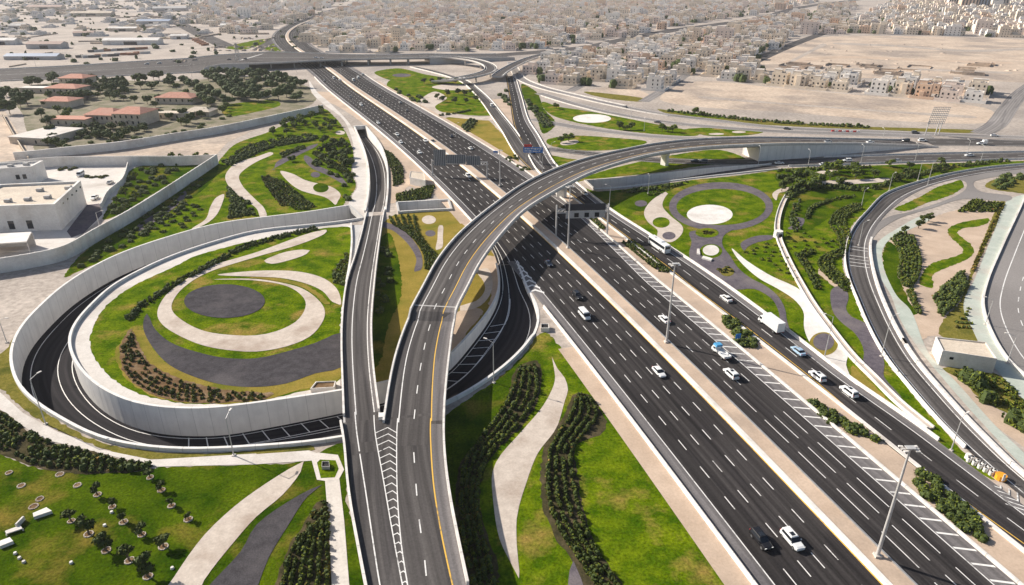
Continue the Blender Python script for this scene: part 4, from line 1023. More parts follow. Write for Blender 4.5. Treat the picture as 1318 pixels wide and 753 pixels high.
lawn([(672, 108), (690, 118), (700, 140), (715, 160), (700, 172), (690, 150), (676, 130)], 2, M_lawn2)
patch("sand_strip", [(634, 128), (652, 128), (662, 164), (648, 150)], M_sand, 2)
patch("sand_lot", [(880, 108), (910, 104), (990, 112), (1100, 122), (1200, 130), (1268, 139), (1270, 158), (1180, 157), (1080, 150), (990, 143), (930, 140), (870, 134), (850, 128)], M_lot, 1)
patch("sand_lot", [(968, 96), (1055, 48), (1130, 46), (1330, 52), (1330, 106), (1270, 104), (1180, 102), (1020, 98)], M_lot, 1)
patch("sand_lot", [(755, 120), (775, 113), (815, 115), (835, 122), (822, 128), (790, 126)], M_lot, 1)
lawn([(752, 118), (778, 120), (830, 127), (826, 131), (790, 128), (760, 122)], 2, M_olive)
patch("dirt_track", [(1010, 78), (1090, 72), (1180, 76), (1300, 80), (1300, 82), (1180, 78.5), (1090, 75), (1012, 81)], M_sand, 3)
patch("dirt_track", [(1030, 92), (1120, 87), (1230, 90), (1300, 93), (1300, 95), (1230, 92), (1120, 89.5), (1030, 95)], M_ground, 3)
patch("dirt_track", [(1075, 55), (1150, 58), (1240, 64), (1316, 62), (1316, 64), (1240, 66.5), (1150, 60), (1076, 57)], M_ground, 3)
patch("dirt_track", [(900, 124), (1000, 132), (1120, 141), (1255, 150), (1255, 152), (1120, 143), (1000, 134), (900, 126)], M_ground, 3)
patch("dirt_track", [(985, 101), (1000, 88), (1040, 66), (1060, 56), (1064, 57), (1045, 67), (1006, 89), (992, 102)], M_ground, 3)
lawn([(320, 53.5), (345, 50), (368, 68), (352, 66.5), (330, 61)], 2, M_lawn); lawn([(290, 62), (320, 54), (330, 58), (312, 64)], 2, M_lawn)
lawn([(130, 84), (180, 79), (240, 76.5), (330, 76), (352, 75.5), (330, 78), (240, 79), (180, 82), (135, 86)], 2, M_olive)
# far right lots
lawn([(1151.6, 270), (1170, 260), (1187, 251.6), (1208, 240), (1225, 235), (1236, 232), (1240.5, 239), (1226, 250), (1194, 261), (1162, 272)], 2)
patch("sand_lot", [(1198, 281), (1240, 268), (1290, 258), (1298, 262), (1282, 292), (1256, 350), (1240, 392), (1246, 420), (1258, 440), (1200, 432), (1180, 440), (1165, 405), (1150, 384), (1134, 340), (1142, 312)], M_sand, 1)
lawn([(1137, 322), (1144, 311), (1152, 316), (1158, 335), (1155, 350), (1162, 369), (1170, 388), (1180, 404), (1172, 406), (1156, 388), (1139, 350)], 2, M_lawn2)
lawn([(1272, 281), (1262, 282), (1240, 286), (1227, 290), (1219.5, 298), (1226, 308), (1239, 320), (1238, 326), (1226, 331), (1198, 340), (1186, 355), (1185, 367), (1199, 371), (1201, 353), (1228, 341), (1250, 330), (1254, 321), (1243, 309), (1232, 300), (1240, 294), (1262, 291), (1273, 286)], 2)
lawn([(1290.7, 258), (1296, 262), (1278, 298), (1256, 345), (1246, 372), (1241, 392), (1248, 416), (1256, 440), (1212, 433), (1214, 412), (1236, 388), (1244, 364), (1264, 312)], 2, M_olive)
lawn([(1212, 474), (1283, 482), (1318, 516), (1330, 530), (1330, 560), (1300, 535), (1263, 514), (1240, 491)], 2, M_olive)
patch("sand_strip", [(1182, 448), (1200, 457), (1212, 474), (1240, 491), (1264, 514), (1300, 537), (1330, 558), (1330, 585), (1282, 549), (1229, 491), (1197, 457)], M_sand, 1, False)
lawn([(1268, 240), (1284, 230), (1318, 227), (1330, 227), (1330, 250), (1300, 247), (1278, 244)], 3, M_olive)
# compounds on the left
patch("sand_lot", [(-20, 150), (5, 141), (33, 187), (38, 203), (-20, 212)], M_lot, 1, False)
patch("sand_lot", [(60, 203), (114, 190), (250, 168), (330, 157), (400, 138), (412, 140), (330, 166), (292, 184), (278, 200), (176, 200)], M_lot, 1, False)
patch("villa_garden", [(30, 112), (110, 104), (240, 104), (300, 98), (392, 110), (398, 136), (320, 155), (230, 178), (120, 194), (60, 200), (40, 180), (30, 150)], surf("garden_earth", (.16, .145, .085), (.30, .25, .18), .10, (.085, .10, .03), .07, 1.2, .95, fine_amt=.4), 1)
patch("yard_painted_shade", [(86, 298), (112, 264), (128, 262), (132, 276), (108, 300), (92, 306)], M_purple, 3, False)  # cast shade of the large white building, painted as a purple patch
patch("yard", [(-260, 222), (-60, 220), (60, 215), (176, 213), (150, 250), (130, 282), (80, 320), (-60, 345), (-260, 350)], M_crete, 1, False)
lawn([(177, 215), (252, 206), (272, 204), (200, 248), (151, 277), (134, 283), (150, 252), (160, 238)], 2, M_lawn2)
lawn([(290, 136), (320, 131), (352, 129), (360, 136), (330, 144), (296, 150)], 2, M_lawn)

# ------------------------------------------------------------------ plants
def leaf(mb, c, s, rg, mi=0):
    a = Vector((rg.gauss(0, 1), rg.gauss(0, 1), rg.gauss(0, 1) + .001)).normalized()
    b = a.orthogonal().normalized(); d = a.cross(b)
    t = rg.random() * 6.28
    u = (b * math.cos(t) + d * math.sin(t)) * s * .5; w = (d * math.cos(t) - b * math.sin(t)) * s * .36
    mb.quad(c - u, c - w, c + u, c + w, mi)
def clump(mb, c, r, h, n, s, rg, mi=0, core=None):
    """bush: leaves through a flattened dome plus a small leafy core so that it closes"""
    for k in range(n):
        th = rg.random() * 6.283; u = rg.random(); ph = math.acos(1 - u * 1.15) if u < .87 else 1.5
        q = .62 + .42 * rg.random()
        p = Vector((c[0] + r * q * math.sin(ph) * math.cos(th), c[1] + r * q * math.sin(ph) * math.sin(th), c[2] + h * (.18 + .8 * q * math.cos(ph))))
        leaf(mb, p, s * (.7 + .6 * rg.random()), rg, mi)
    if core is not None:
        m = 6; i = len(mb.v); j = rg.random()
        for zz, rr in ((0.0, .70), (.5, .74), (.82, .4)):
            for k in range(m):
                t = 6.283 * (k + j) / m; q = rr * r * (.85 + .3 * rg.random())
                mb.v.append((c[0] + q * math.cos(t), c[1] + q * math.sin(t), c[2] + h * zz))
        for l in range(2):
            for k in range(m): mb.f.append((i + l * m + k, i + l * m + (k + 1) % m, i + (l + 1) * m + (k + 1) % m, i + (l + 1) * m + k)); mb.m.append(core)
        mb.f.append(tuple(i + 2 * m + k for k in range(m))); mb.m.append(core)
rgp = random.Random(21)
def resample(pts, n):
    q = Path(crom(pts, 1.0)); return [q.sample(q.S[-1] * k / (n - 1))[0] for k in range(n)]
N_ROWS = [0]
def bed(A, B, n, label, from_what, r=.75, h=1.0, gap=1.15, mat=None, skip=.04, leaf_n=None, leaf_s=None, name="hedge", cat="hedge", group=None, z=.06):
    skip = skip + .05
    """n hedge rows between the two edge lines; every row is a thing of its own"""
    a = resample(px(A), 24); b = resample(px(B), 24)
    m = mat or M_hedge
    if n > 1:                                                       # keep the rows apart so that each one reads
        sp_ = sum((p - q).length for p, q in zip(a, b)) / len(a) / n
        if sp_ < 1.15:
            n = max(2, int(n * sp_ / 1.15)); sp_ = sum((p - q).length for p, q in zip(a, b)) / len(a) / n
        r = min(r, .38 * sp_); h = min(h, r * 2.1); gap = min(gap, r * 1.7) if gap < 1.6 else gap
    for i in range(n):
        t = (i + .5) / n if n < 3 else .08 + .84 * i / (n - 1)
        line = Path(crom([p.lerp(q, t) for p, q in zip(a, b)], 2.0))
        D = math.hypot(line.P[0].x, line.P[0].y)
        ln = leaf_n or (26 if D < 170 else 18 if D < 300 else 12); lsz = leaf_s or (.42 if D < 170 else .55 if D < 300 else .8)
        mb = MB(); s = rgp.random() * gap
        while s < line.S[-1]:
            if rgp.random() > skip:
                p, nn, _ = line.sample(s); k = .75 + .5 * rgp.random()
                k *= .8 + .4 * rgp.random()
                c = p + nn * rgp.uniform(-.3, .3) * r
                dry = rgp.random() < .10
                clump(mb, (c.x, c.y, z), r * k, h * k * (.75 + .55 * rgp.random()), ln, lsz * (.8 + .3 * k), rgp, 2 if dry else 0, 1)
            s += gap * (.85 + .3 * rgp.random())
        if not mb.f: continue
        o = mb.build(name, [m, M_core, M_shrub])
        tag(o, "%s, %s row from the %s" % (label.rstrip(","), ordn(i), from_what) if n > 1 else label, cat, group or ("hedge rows: " + label))
B1A = [(170, 430), (180, 455), (195, 471), (227, 490), (272, 501), (330, 507), (350, 507)]
bed(B1A, [(157, 448), (161, 478), (182, 500), (214, 512), (252, 518), (300, 517), (340, 514)], 7, "sparse brownish shrub", "dark gravel crescent in the circular garden", .62, .85, 2.1, M_shrub, .12)
bed([(161, 411), (185, 388), (219, 366), (260, 344), (308, 318), (360, 303), (405, 293)], [(167, 415), (192, 391.5), (226, 369), (266, 348), (312, 323), (362, 308), (408, 297)], 2, "dark hedge along the top of the circular garden,", "loop road", .9, 1.1, 1.4, M_hedge, .1)
bed([(447, 326), (436, 340), (430, 352), (431, 364)], [(450, 340), (448, 352), (445, 362), (443, 370)], 4, "dotted bush by the narrow bridge in the circular garden,", "lawn side", .8, 1.0, 2.0, M_hedge, .05)
bed([(-30, 515), (0, 530), (40, 556), (66, 569), (120, 583), (158, 592), (196, 600)], [(-30, 566), (0, 580), (40, 597), (80, 605), (120, 608), (165, 606), (190, 604)], 6, "dark shrub on soil above the bottom left park,", "pale curving footpath", .85, 1.1, 1.9, M_hedge, .1)
bed([(744, 509), (727, 545), (708, 575), (703, 610), (704, 650), (720, 685), (745, 722), (778, 775)], [(757, 511), (771, 535), (752, 560), (737, 585), (741, 625), (752, 670), (768, 710), (806, 770)], 6, "dense dark hedge beside the pointed stone path,", "stone path", .95, 1.5, 1.25, M_hedge, .06)
bed([(668, 475), (650, 520), (620, 562), (597, 600), (594, 690), (610, 760)], [(690, 468), (692, 510), (668, 548), (632, 585), (615, 640), (640, 760)], 6, "shaded dark hedge between the flyover and the pointed stone path,", "flyover", .95, 1.5, 1.3, M_hedge, .06)
bed([(498, 279), (505, 290), (520, 298), (536, 312), (546, 330), (547, 346)], [(536, 277), (538, 295), (545, 310), (560, 328), (564, 340), (562, 350)], 8, "striped green hedge in the dry garden by the flyover,", "purple walk", .75, 1.2, 1.3, M_hedge_l, .04)
bed([(507, 252), (507, 262)], [(562, 238), (557, 255)], 13, "short green hedge on the bank above the open cut,", "narrow bridge", .75, 1.1, 1.4, M_hedge_l, .05)
bed([(335, 228), (355, 250), (378, 271)], [(363, 233), (385, 250), (408, 268)], 6, "green hedge in the upper left garden's slanting bed,", "curving path", .85, 1.0, 1.6, M_hedge_l, .1)
bed([(386, 690), (368, 722), (354, 770)], [(424, 660), (426, 700), (426, 770)], 8, "tall dark shrub beside the straight footpath at bottom left,", "gravel wedge", .85, 1.4, 1.35, M_hedge, .05)
bed([(400, 665), (418, 646)], [(395, 690), (424, 662)], 4, "yellowish shrub at the upper tip of the footpath bed,", "gravel wedge", .7, .9, 1.3, M_shrub, .05)
bed([(1151, 316), (1158, 337), (1154, 350), (1162, 369)], [(1176, 305), (1185, 334), (1183, 355), (1174, 370)], 6, "clipped hedge in the fan-shaped bed by the small lawn,", "small lawn", .75, 1.3, 1.2, M_hedge_l, .03)
bed([(1146, 308), (1158, 301)], [(1155, 318), (1178, 308)], 4, "dark hedge across the head of the fan-shaped bed,", "three small trees", .8, 1.4, 1.2, M_hedge, .05)
bed([(1232, 273), (1252, 258)], [(1254, 273), (1268, 260)], 5, "dark hedge in the left sand bed under the junction,", "left", .9, 1.5, 1.4, M_hedge, .04)
bed([(1258, 273), (1272, 260)], [(1280, 273), (1289, 262)], 5, "dark hedge in the right sand bed under the junction,", "left", .9, 1.5, 1.4, M_hedge, .04)
bed([(1202, 384), (1222, 363), (1239, 350)], [(1212, 410), (1230, 392), (1244, 368)], 6, "dark hedge in the sand bed by the wide road,", "grass strip", .8, 1.4, 1.2, M_hedge, .04)
bed([(1166, 378), (1178, 402)], [(1173, 372), (1187, 406)], 3, "short hedge below the fan-shaped bed,", "curved ramp", .7, 1.1, 1.2, M_hedge_l, .04)
bed([(1066, 288), (1072, 277), (1085, 268), (1107, 262)], [(1088, 292), (1089, 282), (1095, 276), (1108, 270)], 5, "clipped green terrace hedge touching the curved ramp,", "large lawn", .75, 1.3, 1.2, M_hedge, .02)
bed([(1067, 292), (1075, 301), (1083, 322)], [(1089, 292), (1094, 303), (1090, 324)], 5, "clipped green hedge running down beside the curved ramp,", "large lawn", .75, 1.3, 1.2, M_hedge_l, .02)
bed([(1085, 321), (1068, 326), (1054, 334), (1055, 347), (1070, 362), (1088, 376)], [(1087, 329), (1078, 332), (1072, 336), (1074, 346), (1086, 356), (1095, 367)], 4, "dark winding hedge by the curved ramp's lower bend,", "large lawn", .8, 1.3, 1.2, M_hedge, .03)
bed([(1036, 280), (1044, 266), (1065, 258), (1100, 251)], [(1039, 283), (1048, 269), (1067, 261), (1101, 254)], 2, "thin dark hedge arc in the right garden,", "tree clump", .8, 1.0, 1.5, M_hedge, .1)
bed([(1020, 326), (1034, 346), (1048, 373)], [(1032, 328), (1044, 345), (1059, 373)], 5, "rough green hedge right of the thin white wall,", "white wall", .8, 1.1, 1.4, M_hedge, .08)
bed([(1030, 326), (1045, 321)], [(1034, 332), (1050, 325)], 3, "dark hedge stub above the rough hedge bed,", "top", .8, 1.2, 1.3, M_hedge, .05)
bed([(801, 313), (820, 329), (848, 350)], [(814, 311), (836, 328), (861, 351)], 4, "neat striped hedge on the verge by the white bus,", "hatched shoulder", .8, 1.2, 1.3, M_hedge, .03)
bed([(759, 283), (772, 298)], [(768, 281), (780, 296)], 3, "short striped hedge behind the dark gantry,", "hatched shoulder", .8, 1.2, 1.3, M_hedge_l, .03)
bed([(493, 193), (505, 222), (507, 241)], [(503, 198), (517, 215), (519, 236)], 4, "green hedge on the strip beside the white pump house,", "narrow ramp", .8, 1.1, 1.5, M_hedge, .1)
bed([(1002, 219), (1050, 217), (1120, 214.5)], [(1002, 222), (1050, 220), (1120, 216.5)], 2, "long low hedge under the lower link road barrier,", "road", 1.0, 1.2, 1.7, M_hedge, .05)
bed([(800, 246), (850, 240), (890, 233)], [(802, 250), (850, 244), (880, 238)], 2, "dark hedge under the near wall of the sunken link road,", "wall", 1.0, 1.2, 1.8, M_hedge, .08)
bed([(832, 252), (860, 240)], [(842, 252), (872, 240)], 5, "yellow green shrub by the purple ring,", "left", .9, .8, 2.0, M_hedge_l, .05)
bed([(860, 142), (930, 150), (1010, 157), (1120, 163)], [(858, 144.5), (930, 152.5), (1010, 160), (1120, 165.5)], 2, "long dark verge hedge along the sandy lot,", "sandy lot", 1.3, 1.5, 2.4, M_hedge, .1)
bed([(1020, 265), (1016, 285), (1022, 300)], [(1032, 256), (1026, 280), (1032, 296)], 2, "loose bush between white wall and hedge arc,", "white wall", 1.0, 1.3, 2.4, M_hedge, .15)
bed([(1216, 476), (1284, 484), (1322, 520)], [(1240, 490), (1264, 512), (1322, 545)], 8, "yellow green shrub below the white box building,", "building", .7, .6, 1.6, M_hedge_l, .12)
bed([(1226, 424), (1250, 424)], [(1242, 392), (1246, 396)], 6, "yellow shrub on the strip above the white box building,", "building", .7, .6, 1.5, M_hedge_l, .1)
bed([(1290, 262), (1266, 310), (1250, 348)], [(1294, 263), (1270, 312), (1254, 350)], 2, "yellowish planting along the wide grey road,", "sandy lot", .7, .7, 1.6, M_shrub, .15)
bed([(572, 143), (588, 136), (604, 128)], [(560, 156), (600, 160), (606, 158)], 1, "dark hedge in the yellow lawn behind the highway", "", 1.2, 1.4, 1.8, M_hedge, .05)
bed([(594, 165), (606, 154)], [(602, 170), (614, 157)], 3, "dark hedge block in the yellow lawn right of the highway,", "highway", 1.2, 1.6, 1.8, M_hedge, .03)
bed([(690, 150), (700, 165)], [(697, 145), (712, 162)], 3, "dark green hedge right of the straight ramp,", "ramp", 1.2, 1.5, 2.0, M_hedge, .03)

# more planting in the upper left garden
bed([(285, 209), (310, 199), (340, 187), (375, 180), (410, 176)], [(297, 214), (318, 204), (345, 192), (378, 185), (408, 180)], 4, "dark hedge above the upper left garden's pale path,", "bare sand", 1.0, 1.4, 1.5, M_hedge, .05)
bed([(302, 196), (330, 184), (360, 178), (400, 172)], [(304, 199), (332, 188), (362, 182), (402, 175)], 2, "low green planting on the upper left garden's rim,", "sand", .9, 1.0, 1.7, M_hedge_l, .08)
bed([(359, 199), (372, 194), (390, 188)], [(364, 203), (376, 197), (396, 191)], 3, "yellow green hedge beside the upper left garden's purple strip,", "pale path", .9, 1.1, 1.6, M_hedge_l, .06)
bed([(402, 198), (420, 211), (438, 222), (448, 232)], [(408, 196), (426, 207), (446, 218), (452, 228)], 4, "green hedge along the upper left garden's purple walk,", "gravel walk", .9, 1.2, 1.5, M_hedge, .05)
bed([(338, 232), (350, 250), (362, 266)], [(346, 226), (360, 240), (378, 262)], 4, "olive hedge by the slanting bed, upper left garden,", "curving path", .9, 1.1, 1.6, M_shrub, .06)
bed([(292, 240), (298, 256), (292, 282)], [(312, 262), (318, 272), (330, 276)], 7, "dense shrub below the upper left garden's curving path,", "curving path", .9, 1.1, 1.5, M_hedge, .06)
bed([(1010, 250), (1030, 238), (1060, 238), (1118, 242)], [(1014, 258), (1036, 246), (1062, 243), (1112, 247)], 4, "dark terrace hedge under the pale garden strip,", "pale strip", 1.0, 1.4, 1.5, M_hedge, .05)
bed([(1000, 226), (1020, 225), (1040, 224)], [(1000, 231), (1018, 231), (1032, 229)], 2, "dark hedge left of the link road's tree clump,", "link road", 1.2, 1.6, 1.7, M_hedge, .05)
bed([(1120, 243), (1150, 231), (1190, 222), (1240, 212), (1300, 206)], [(1124, 246), (1154, 234), (1192, 225), (1242, 215), (1300, 209)], 2, "long dark hedge between link road and curved ramp,", "link road", 1.2, 1.6, 2.0, M_hedge, .08)
def bush_proto(nm, r, h, n, s, mats, seed):
    rg = random.Random(seed); mb = MB()
    for k in range(5 if r > 1.1 else 3):
        t = rg.random() * 6.28; q = r * .5 * rg.random() ** .5
        clump(mb, (q * math.cos(t), q * math.sin(t), 0), r * (.6 + .25 * rg.random()), h * (.7 + .35 * rg.random()), n, s, rg, 0, 1)
    return mb.build(nm, mats)
def scatter_things(protos, spots, labeler, cat, group):
    """spots: world (x,y) with scale; first spots use the prototypes themselves"""
    used = set()
    spots = sorted(spots, key=lambda s: proj((s[0], s[1], 0))[0])
    for i, (x, y, k) in enumerate(spots):
        pi = rgp.randrange(len(protos)); p = protos[pi]
        if id(p) in used: o = copy_tree(p)
        else: o = p; used.add(id(p))
        o.location = (x, y, 0.02); o.rotation_euler = (0, 0, rgp.random() * 6.28); o.scale = (k, k, k * (.85 + .3 * rgp.random()))
        tag(o, labeler(i), cat, group)
    for p in protos:
        if id(p) not in used:
            for c in list(p.children): bpy.data.objects.remove(c)
            bpy.data.objects.remove(p)
def bushes(pts, label, group, r=1.4, h=1.5, mats=None, n=34, s=.5, cat="bush"):
    protos = [bush_proto("bush", r, h, n, s, mats or [M_hedge, M_core], 300 + k + int(pts[0][0])) for k in range(2)]
    sp = [(*flat(at(p[0], p[1])), (p[2] if len(p) > 2 else 1.0) * (.85 + .3 * rgp.random())) for p in pts]
    scatter_things(protos, sp, lambda i: "%s, %s from the left" % (label, ordn(i)), cat, group)
def fill_poly(poly, n, seed, dmin=0.0):
    rg = random.Random(seed); W = [flat(at(*p)) for p in poly]
    x0, x1 = min(p[0] for p in W), max(p[0] for p in W); y0, y1 = min(p[1] for p in W), max(p[1] for p in W)
    out = []
    for _ in range(n * 60):
        x, y = rg.uniform(x0, x1), rg.uniform(y0, y1)
        if inside(x, y, W) and all((x - a) ** 2 + (y - b) ** 2 > dmin * dmin for a, b in out):
            out.append((x, y))
            if len(out) >= n: break
    return [proj((x, y, 0)) for x, y in out]
bushes(fill_poly([(1178, 607), (1190, 610), (1255, 668), (1268, 700), (1250, 690), (1205, 655), (1185, 630)], 26, 3, 1.7), "rounded dark green bush on the verge under the floodlight mast", "bushes on the bottom right verge", 1.5, 1.6)
bushes(fill_poly([(1043, 521), (1056, 522), (1085, 541), (1130, 566), (1132, 571), (1110, 562), (1070, 546)], 18, 4, 1.7), "rounded dark bush on the verge by the bus ramp", "bushes on the middle verge", 1.4, 1.4)
bushes(fill_poly([(932, 408), (942, 412), (964, 430), (971, 446), (966, 454), (950, 444), (936, 425)], 15, 5, 1.6), "dark bush around the small blue sign", "bushes around the blue sign", 1.5, 1.6)
bushes([(1250, 492, 2.0), (1256, 498, 1.8), (1262, 502, 1.3), (1268, 516, 1.6), (1275, 518, 1.2), (1310, 545, 2.0), (1318, 552, 1.8)], "big dark bush below the white box building", "dark bushes below the white building", 1.4, 2.0)
bushes(fill_poly([(402, 212), (410, 198), (432, 192), (452, 196), (456, 230), (452, 250), (446, 262), (440, 240), (424, 222)], 34, 6, 2.6), "leafy green bush in the thicket beside the narrow ramp", "thicket beside the narrow ramp", 1.8, 2.2, [M_hedge_l, M_core])
bushes(fill_poly([(92, 350), (128, 318), (180, 284), (236, 246), (262, 230), (240, 262), (205, 292), (150, 322)], 40, 8, 3.5), "green bush on the bank below the panelled wall", "bushes below the panelled wall", 1.6, 1.4, [M_hedge, M_core])
bushes(fill_poly([(180, 216), (250, 207), (268, 206), (198, 248), (150, 277), (138, 282), (155, 248)], 34, 9, 3.0), "green bush behind the panelled wall", "bushes behind the panelled wall", 1.8, 1.8, [M_hedge, M_core])
bushes(fill_poly([(292, 250), (300, 262), (328, 274), (322, 262), (306, 248)], 14, 10, 2.0), "dark bush beside the curving path in the upper left garden", "bushes by the curving path", 1.5, 1.2)
bushes(fill_poly([(1290, 228), (1312, 226), (1318, 232), (1290, 244), (1272, 242)], 14, 11, 2.5), "dark bush in the planted island by the junction", "bushes on the junction island", 2.0, 2.0)
bushes(fill_poly([(925, 348), (936, 344), (945, 350), (936, 356)], 6, 12, 1.2), "brownish shrub in the small round bed", "shrubs in the small round bed", .9, .7, [M_shrub, M_core])
bushes(fill_poly([(903, 300), (910, 297), (920, 300), (910, 303)], 7, 13, 1.0), "brownish shrub in the oval bed of the purple plaza", "shrubs in the oval bed", .8, .6, [M_shrub, M_core])
bushes(fill_poly([(500, 112), (540, 124), (552, 132), (540, 134), (515, 122)], 10, 14, 5), "dark bush beside the highway in the far garden", "bushes in the far garden", 2.4, 2.4)
bushes(fill_poly([(640, 112), (652, 118), (656, 136), (646, 132)], 8, 15, 4), "dark bush between the two far ramps", "bushes between the far ramps", 2.6, 2.6)
bushes(fill_poly([(676, 128), (690, 136), (694, 152), (684, 150)], 9, 16, 4), "dark bush right of the straight ramp", "bushes right of the straight ramp", 2.6, 2.4)
bushes(fill_poly([(652, 205), (664, 200), (676, 214), (684, 222), (676, 222)], 9, 17, 2), "low green bush left of the joining ramps", "bushes left of the joining ramps", 1.5, 1.2)
bushes(fill_poly([(478, 330), (500, 315), (506, 360), (494, 400), (480, 420)], 16, 18, 3), "dark bush in the shade of the narrow bridge", "bushes in the bridge shade", 1.6, 1.6)

bushes(fill_poly([(1010, 300), (1024, 298), (1082, 310), (1080, 322), (1050, 320), (1014, 322)], 30, 41, 3.2), "low olive bush on the lawn right of the white wall", "low bushes on the big right lawn", .95, .6, [M_hedge_l, M_core])
bushes(fill_poly([(1004, 315), (1014, 330), (1026, 352), (1030, 368), (1010, 352), (975, 334), (960, 325), (985, 314)], 26, 42, 2.6), "low olive bush on the lawn above the white wedge path", "low bushes above the wedge path", .9, .55, [M_hedge_l, M_core])
bushes(fill_poly([(180, 290), (240, 258), (262, 266), (240, 292), (205, 304)], 26, 43, 3.0), "small yellow green bush on the slope above the loop", "small bushes on the slope above the loop", 1.3, .9, [M_hedge_l, M_core])
# trees: tapered trunk with limbs, crown of separate leaf clumps
def tree_proto(nm, H, R, seed, lm, lobes=9, n=46, s=.62):
    rg = random.Random(seed)
    t = thing(nm, "tree", "tree")
    mb = MB(); mb.tube((0, 0, -.2), (.1, 0, H * .36), .16 + R * .03, .10, 7)
    cs = []
    for k in range(lobes):
        a = 6.283 * k / lobes + rg.random(); q = R * (.25 + .5 * rg.random()); z = H * (.33 + .46 * rg.random()) 
        cs.append((q * math.cos(a), q * math.sin(a), z))
        mb.tube((.1, 0, H * .26), (cs[-1][0] * .8, cs[-1][1] * .8, z + .2), .08, .03, 5, cap=False)
    mb.build("trunk", M_bark, t)
    mb = MB()
    for c in cs: clump(mb, c, R * (.42 + .2 * rg.random()), R * .62, n, s, rg, 0, 1)
    mb.build("crown", [lm, M_core], t)
    return t
def trees(pts, label, group, H, R, lm=None, k=3, **kw):
    protos = [tree_proto("tree", H, R, 50 + j + int(pts[0][0] * 3), lm or M_tree, **kw) for j in range(k)]
    sp = [(*flat(at(p[0], p[1])), (p[2] if len(p) > 2 else 1.0) * (.85 + .3 * rgp.random())) for p in pts]
    scatter_things(protos, sp, (lambda i: "%s, %s from the left" % (label, ordn(i))) if len(pts) > 1 else (lambda i: label), "tree", group)
Z5 = lambda x, y: (x / 3.803, 555 + y / 3.803)
rings = [(45, 205), (105, 268), (293, 213), (380, 266), (195, 333), (165, 370), (350, 442), (478, 312), (550, 372), (605, 447), (695, 508), (435, 505), (520, 585), (635, 635), (800, 567), (725, 712), (790, 290), (840, 367), (922, 433), (735, 228)]
trees([Z5(*rings[i]) + (sc,) for i, sc in ((7, 1.0), (8, .7), (9, .8), (11, 1.35), (12, 1.1), (13, 1.15), (15, 1.2), (10, 1.0), (14, .9), (16, .8), (19, .8), (17, .6), (6, .9), (18, .6))], "young dark green tree on the bottom left lawn", "young trees on the bottom left lawn", 3.0, 1.25, M_tree, 3, lobes=6, n=36, s=.45)
trp = MB()
rg = random.Random(3)
for k in range(18):
    t = 6.283 * k / 18; q = .82 + .12 * rg.random(); trp.box((q * math.cos(t), q * math.sin(t), -.05), (.30, .30, .16 + .1 * rg.random()), t, ins=.25)
trp.poly([(.72 * math.cos(6.283 * k / 12), .72 * math.sin(6.283 * k / 12), .10) for k in range(12)], 1)
ring0 = trp.build("stone_ring", [M_path, M_soil])
order = sorted(range(len(rings)), key=lambda i: rings[i][0])
for j, i in enumerate(order):
    o = ring0 if j == 0 else copy_tree(ring0)
    p = at(*Z5(*rings[i])); o.location = (p.x, p.y, .03); o.rotation_euler = (0, 0, j); k_ = .68 + .2 * ((j * 7) % 5) / 5; o.scale = (k_, k_, 1)
    tag(o, "small pale stone ring on the bottom left lawn, %s from the left" % ordn(j), "stone ring", "stone rings on the bottom left lawn")
trees([(1182, 294, 1.1), (1187, 287, .9), (1195, 285, 1.1), (1163, 301, .9)], "small dark tree on the sand beside the fan-shaped bed", "small trees on the right-hand sand", 4.2, 1.6, M_tree, 2, n=36)
trees(fill_poly([(1018, 240), (1030, 226), (1085, 218), (1128, 214), (1150, 214), (1146, 228), (1100, 238), (1040, 246)], 17, 31, 5.0), "bushy green tree in the clump below the link road", "tree clump below the link road", 4.5, 2.6, M_tree_l, 4)
trees(fill_poly([(1150, 214), (1210, 211), (1225, 219), (1180, 232), (1150, 236)], 7, 32, 5), "dark tree beside the top of the curved ramp", "trees by the top of the curved ramp", 4.0, 2.2, M_tree, 3)
trees([(716, 140, 1.1), (797, 167), (805, 168, .9), (812, 167), (852, 169, 1.1), (859, 170), (866, 170, 1.1), (895, 147, 1.1), (903, 149, .8), (732, 182, 1.2), (722, 184)], "round yellow green tree on the far bright lawns", "trees on the far bright lawns", 4.5, 2.4, M_tree_l, 3)
trees([(563, 128), (570, 131), (576, 124, 1.2), (590, 122), (598, 124), (606, 121, 1.1), (586, 134), (600, 133), (546, 108), (556, 107), (566, 106), (577, 107), (587, 108), (612, 130)], "small tree in the far garden beyond the highway", "trees in the far garden", 4.2, 2.3, M_tree, 3)
trees(fill_poly([(338, 178), (352, 170), (386, 152), (412, 143), (430, 156), (436, 168), (420, 172), (400, 168), (370, 174)], 26, 45, 3.6), "light green tree along the upper rim of the upper left garden", "light trees of the upper left garden", 4.2, 2.3, M_tree_l, 3, n=40)
trees(fill_poly([(410, 200), (414, 182), (446, 186), (452, 200), (452, 216), (430, 208)], 14, 46, 3.6), "dark green tree beside the narrow ramp's pale walk", "dark trees of the upper left garden", 4.0, 2.2, M_tree, 3, n=40)
trees([(376, 208)], "single tree in the round planter of the upper left garden", None, 3.6, 2.6, M_tree_l, 1, n=50)
trees([(1006, 246), (1012, 240), (1020, 238)], "tree at the head of the thin white garden wall", "trees at the garden wall head", 4.2, 2.4, M_tree, 2)
trees(fill_poly([(240, 110), (262, 100), (300, 96), (345, 98), (392, 112), (396, 134), (350, 130), (320, 132), (290, 140), (268, 138), (252, 124)], 54, 33, 6.3), "dense dark tree in the big grove beside the overpass", "big dark grove", 7.2, 5.5, M_tree, 4, n=40, s=.95)
trees(fill_poly([(-30, 112), (0, 110), (24, 118), (38, 132), (36, 150), (10, 152), (-30, 150)], 18, 34, 5.6), "dark tree in the grove at the left edge", "grove at the left edge", 7.7, 4.9, M_tree, 3, n=40, s=.95)
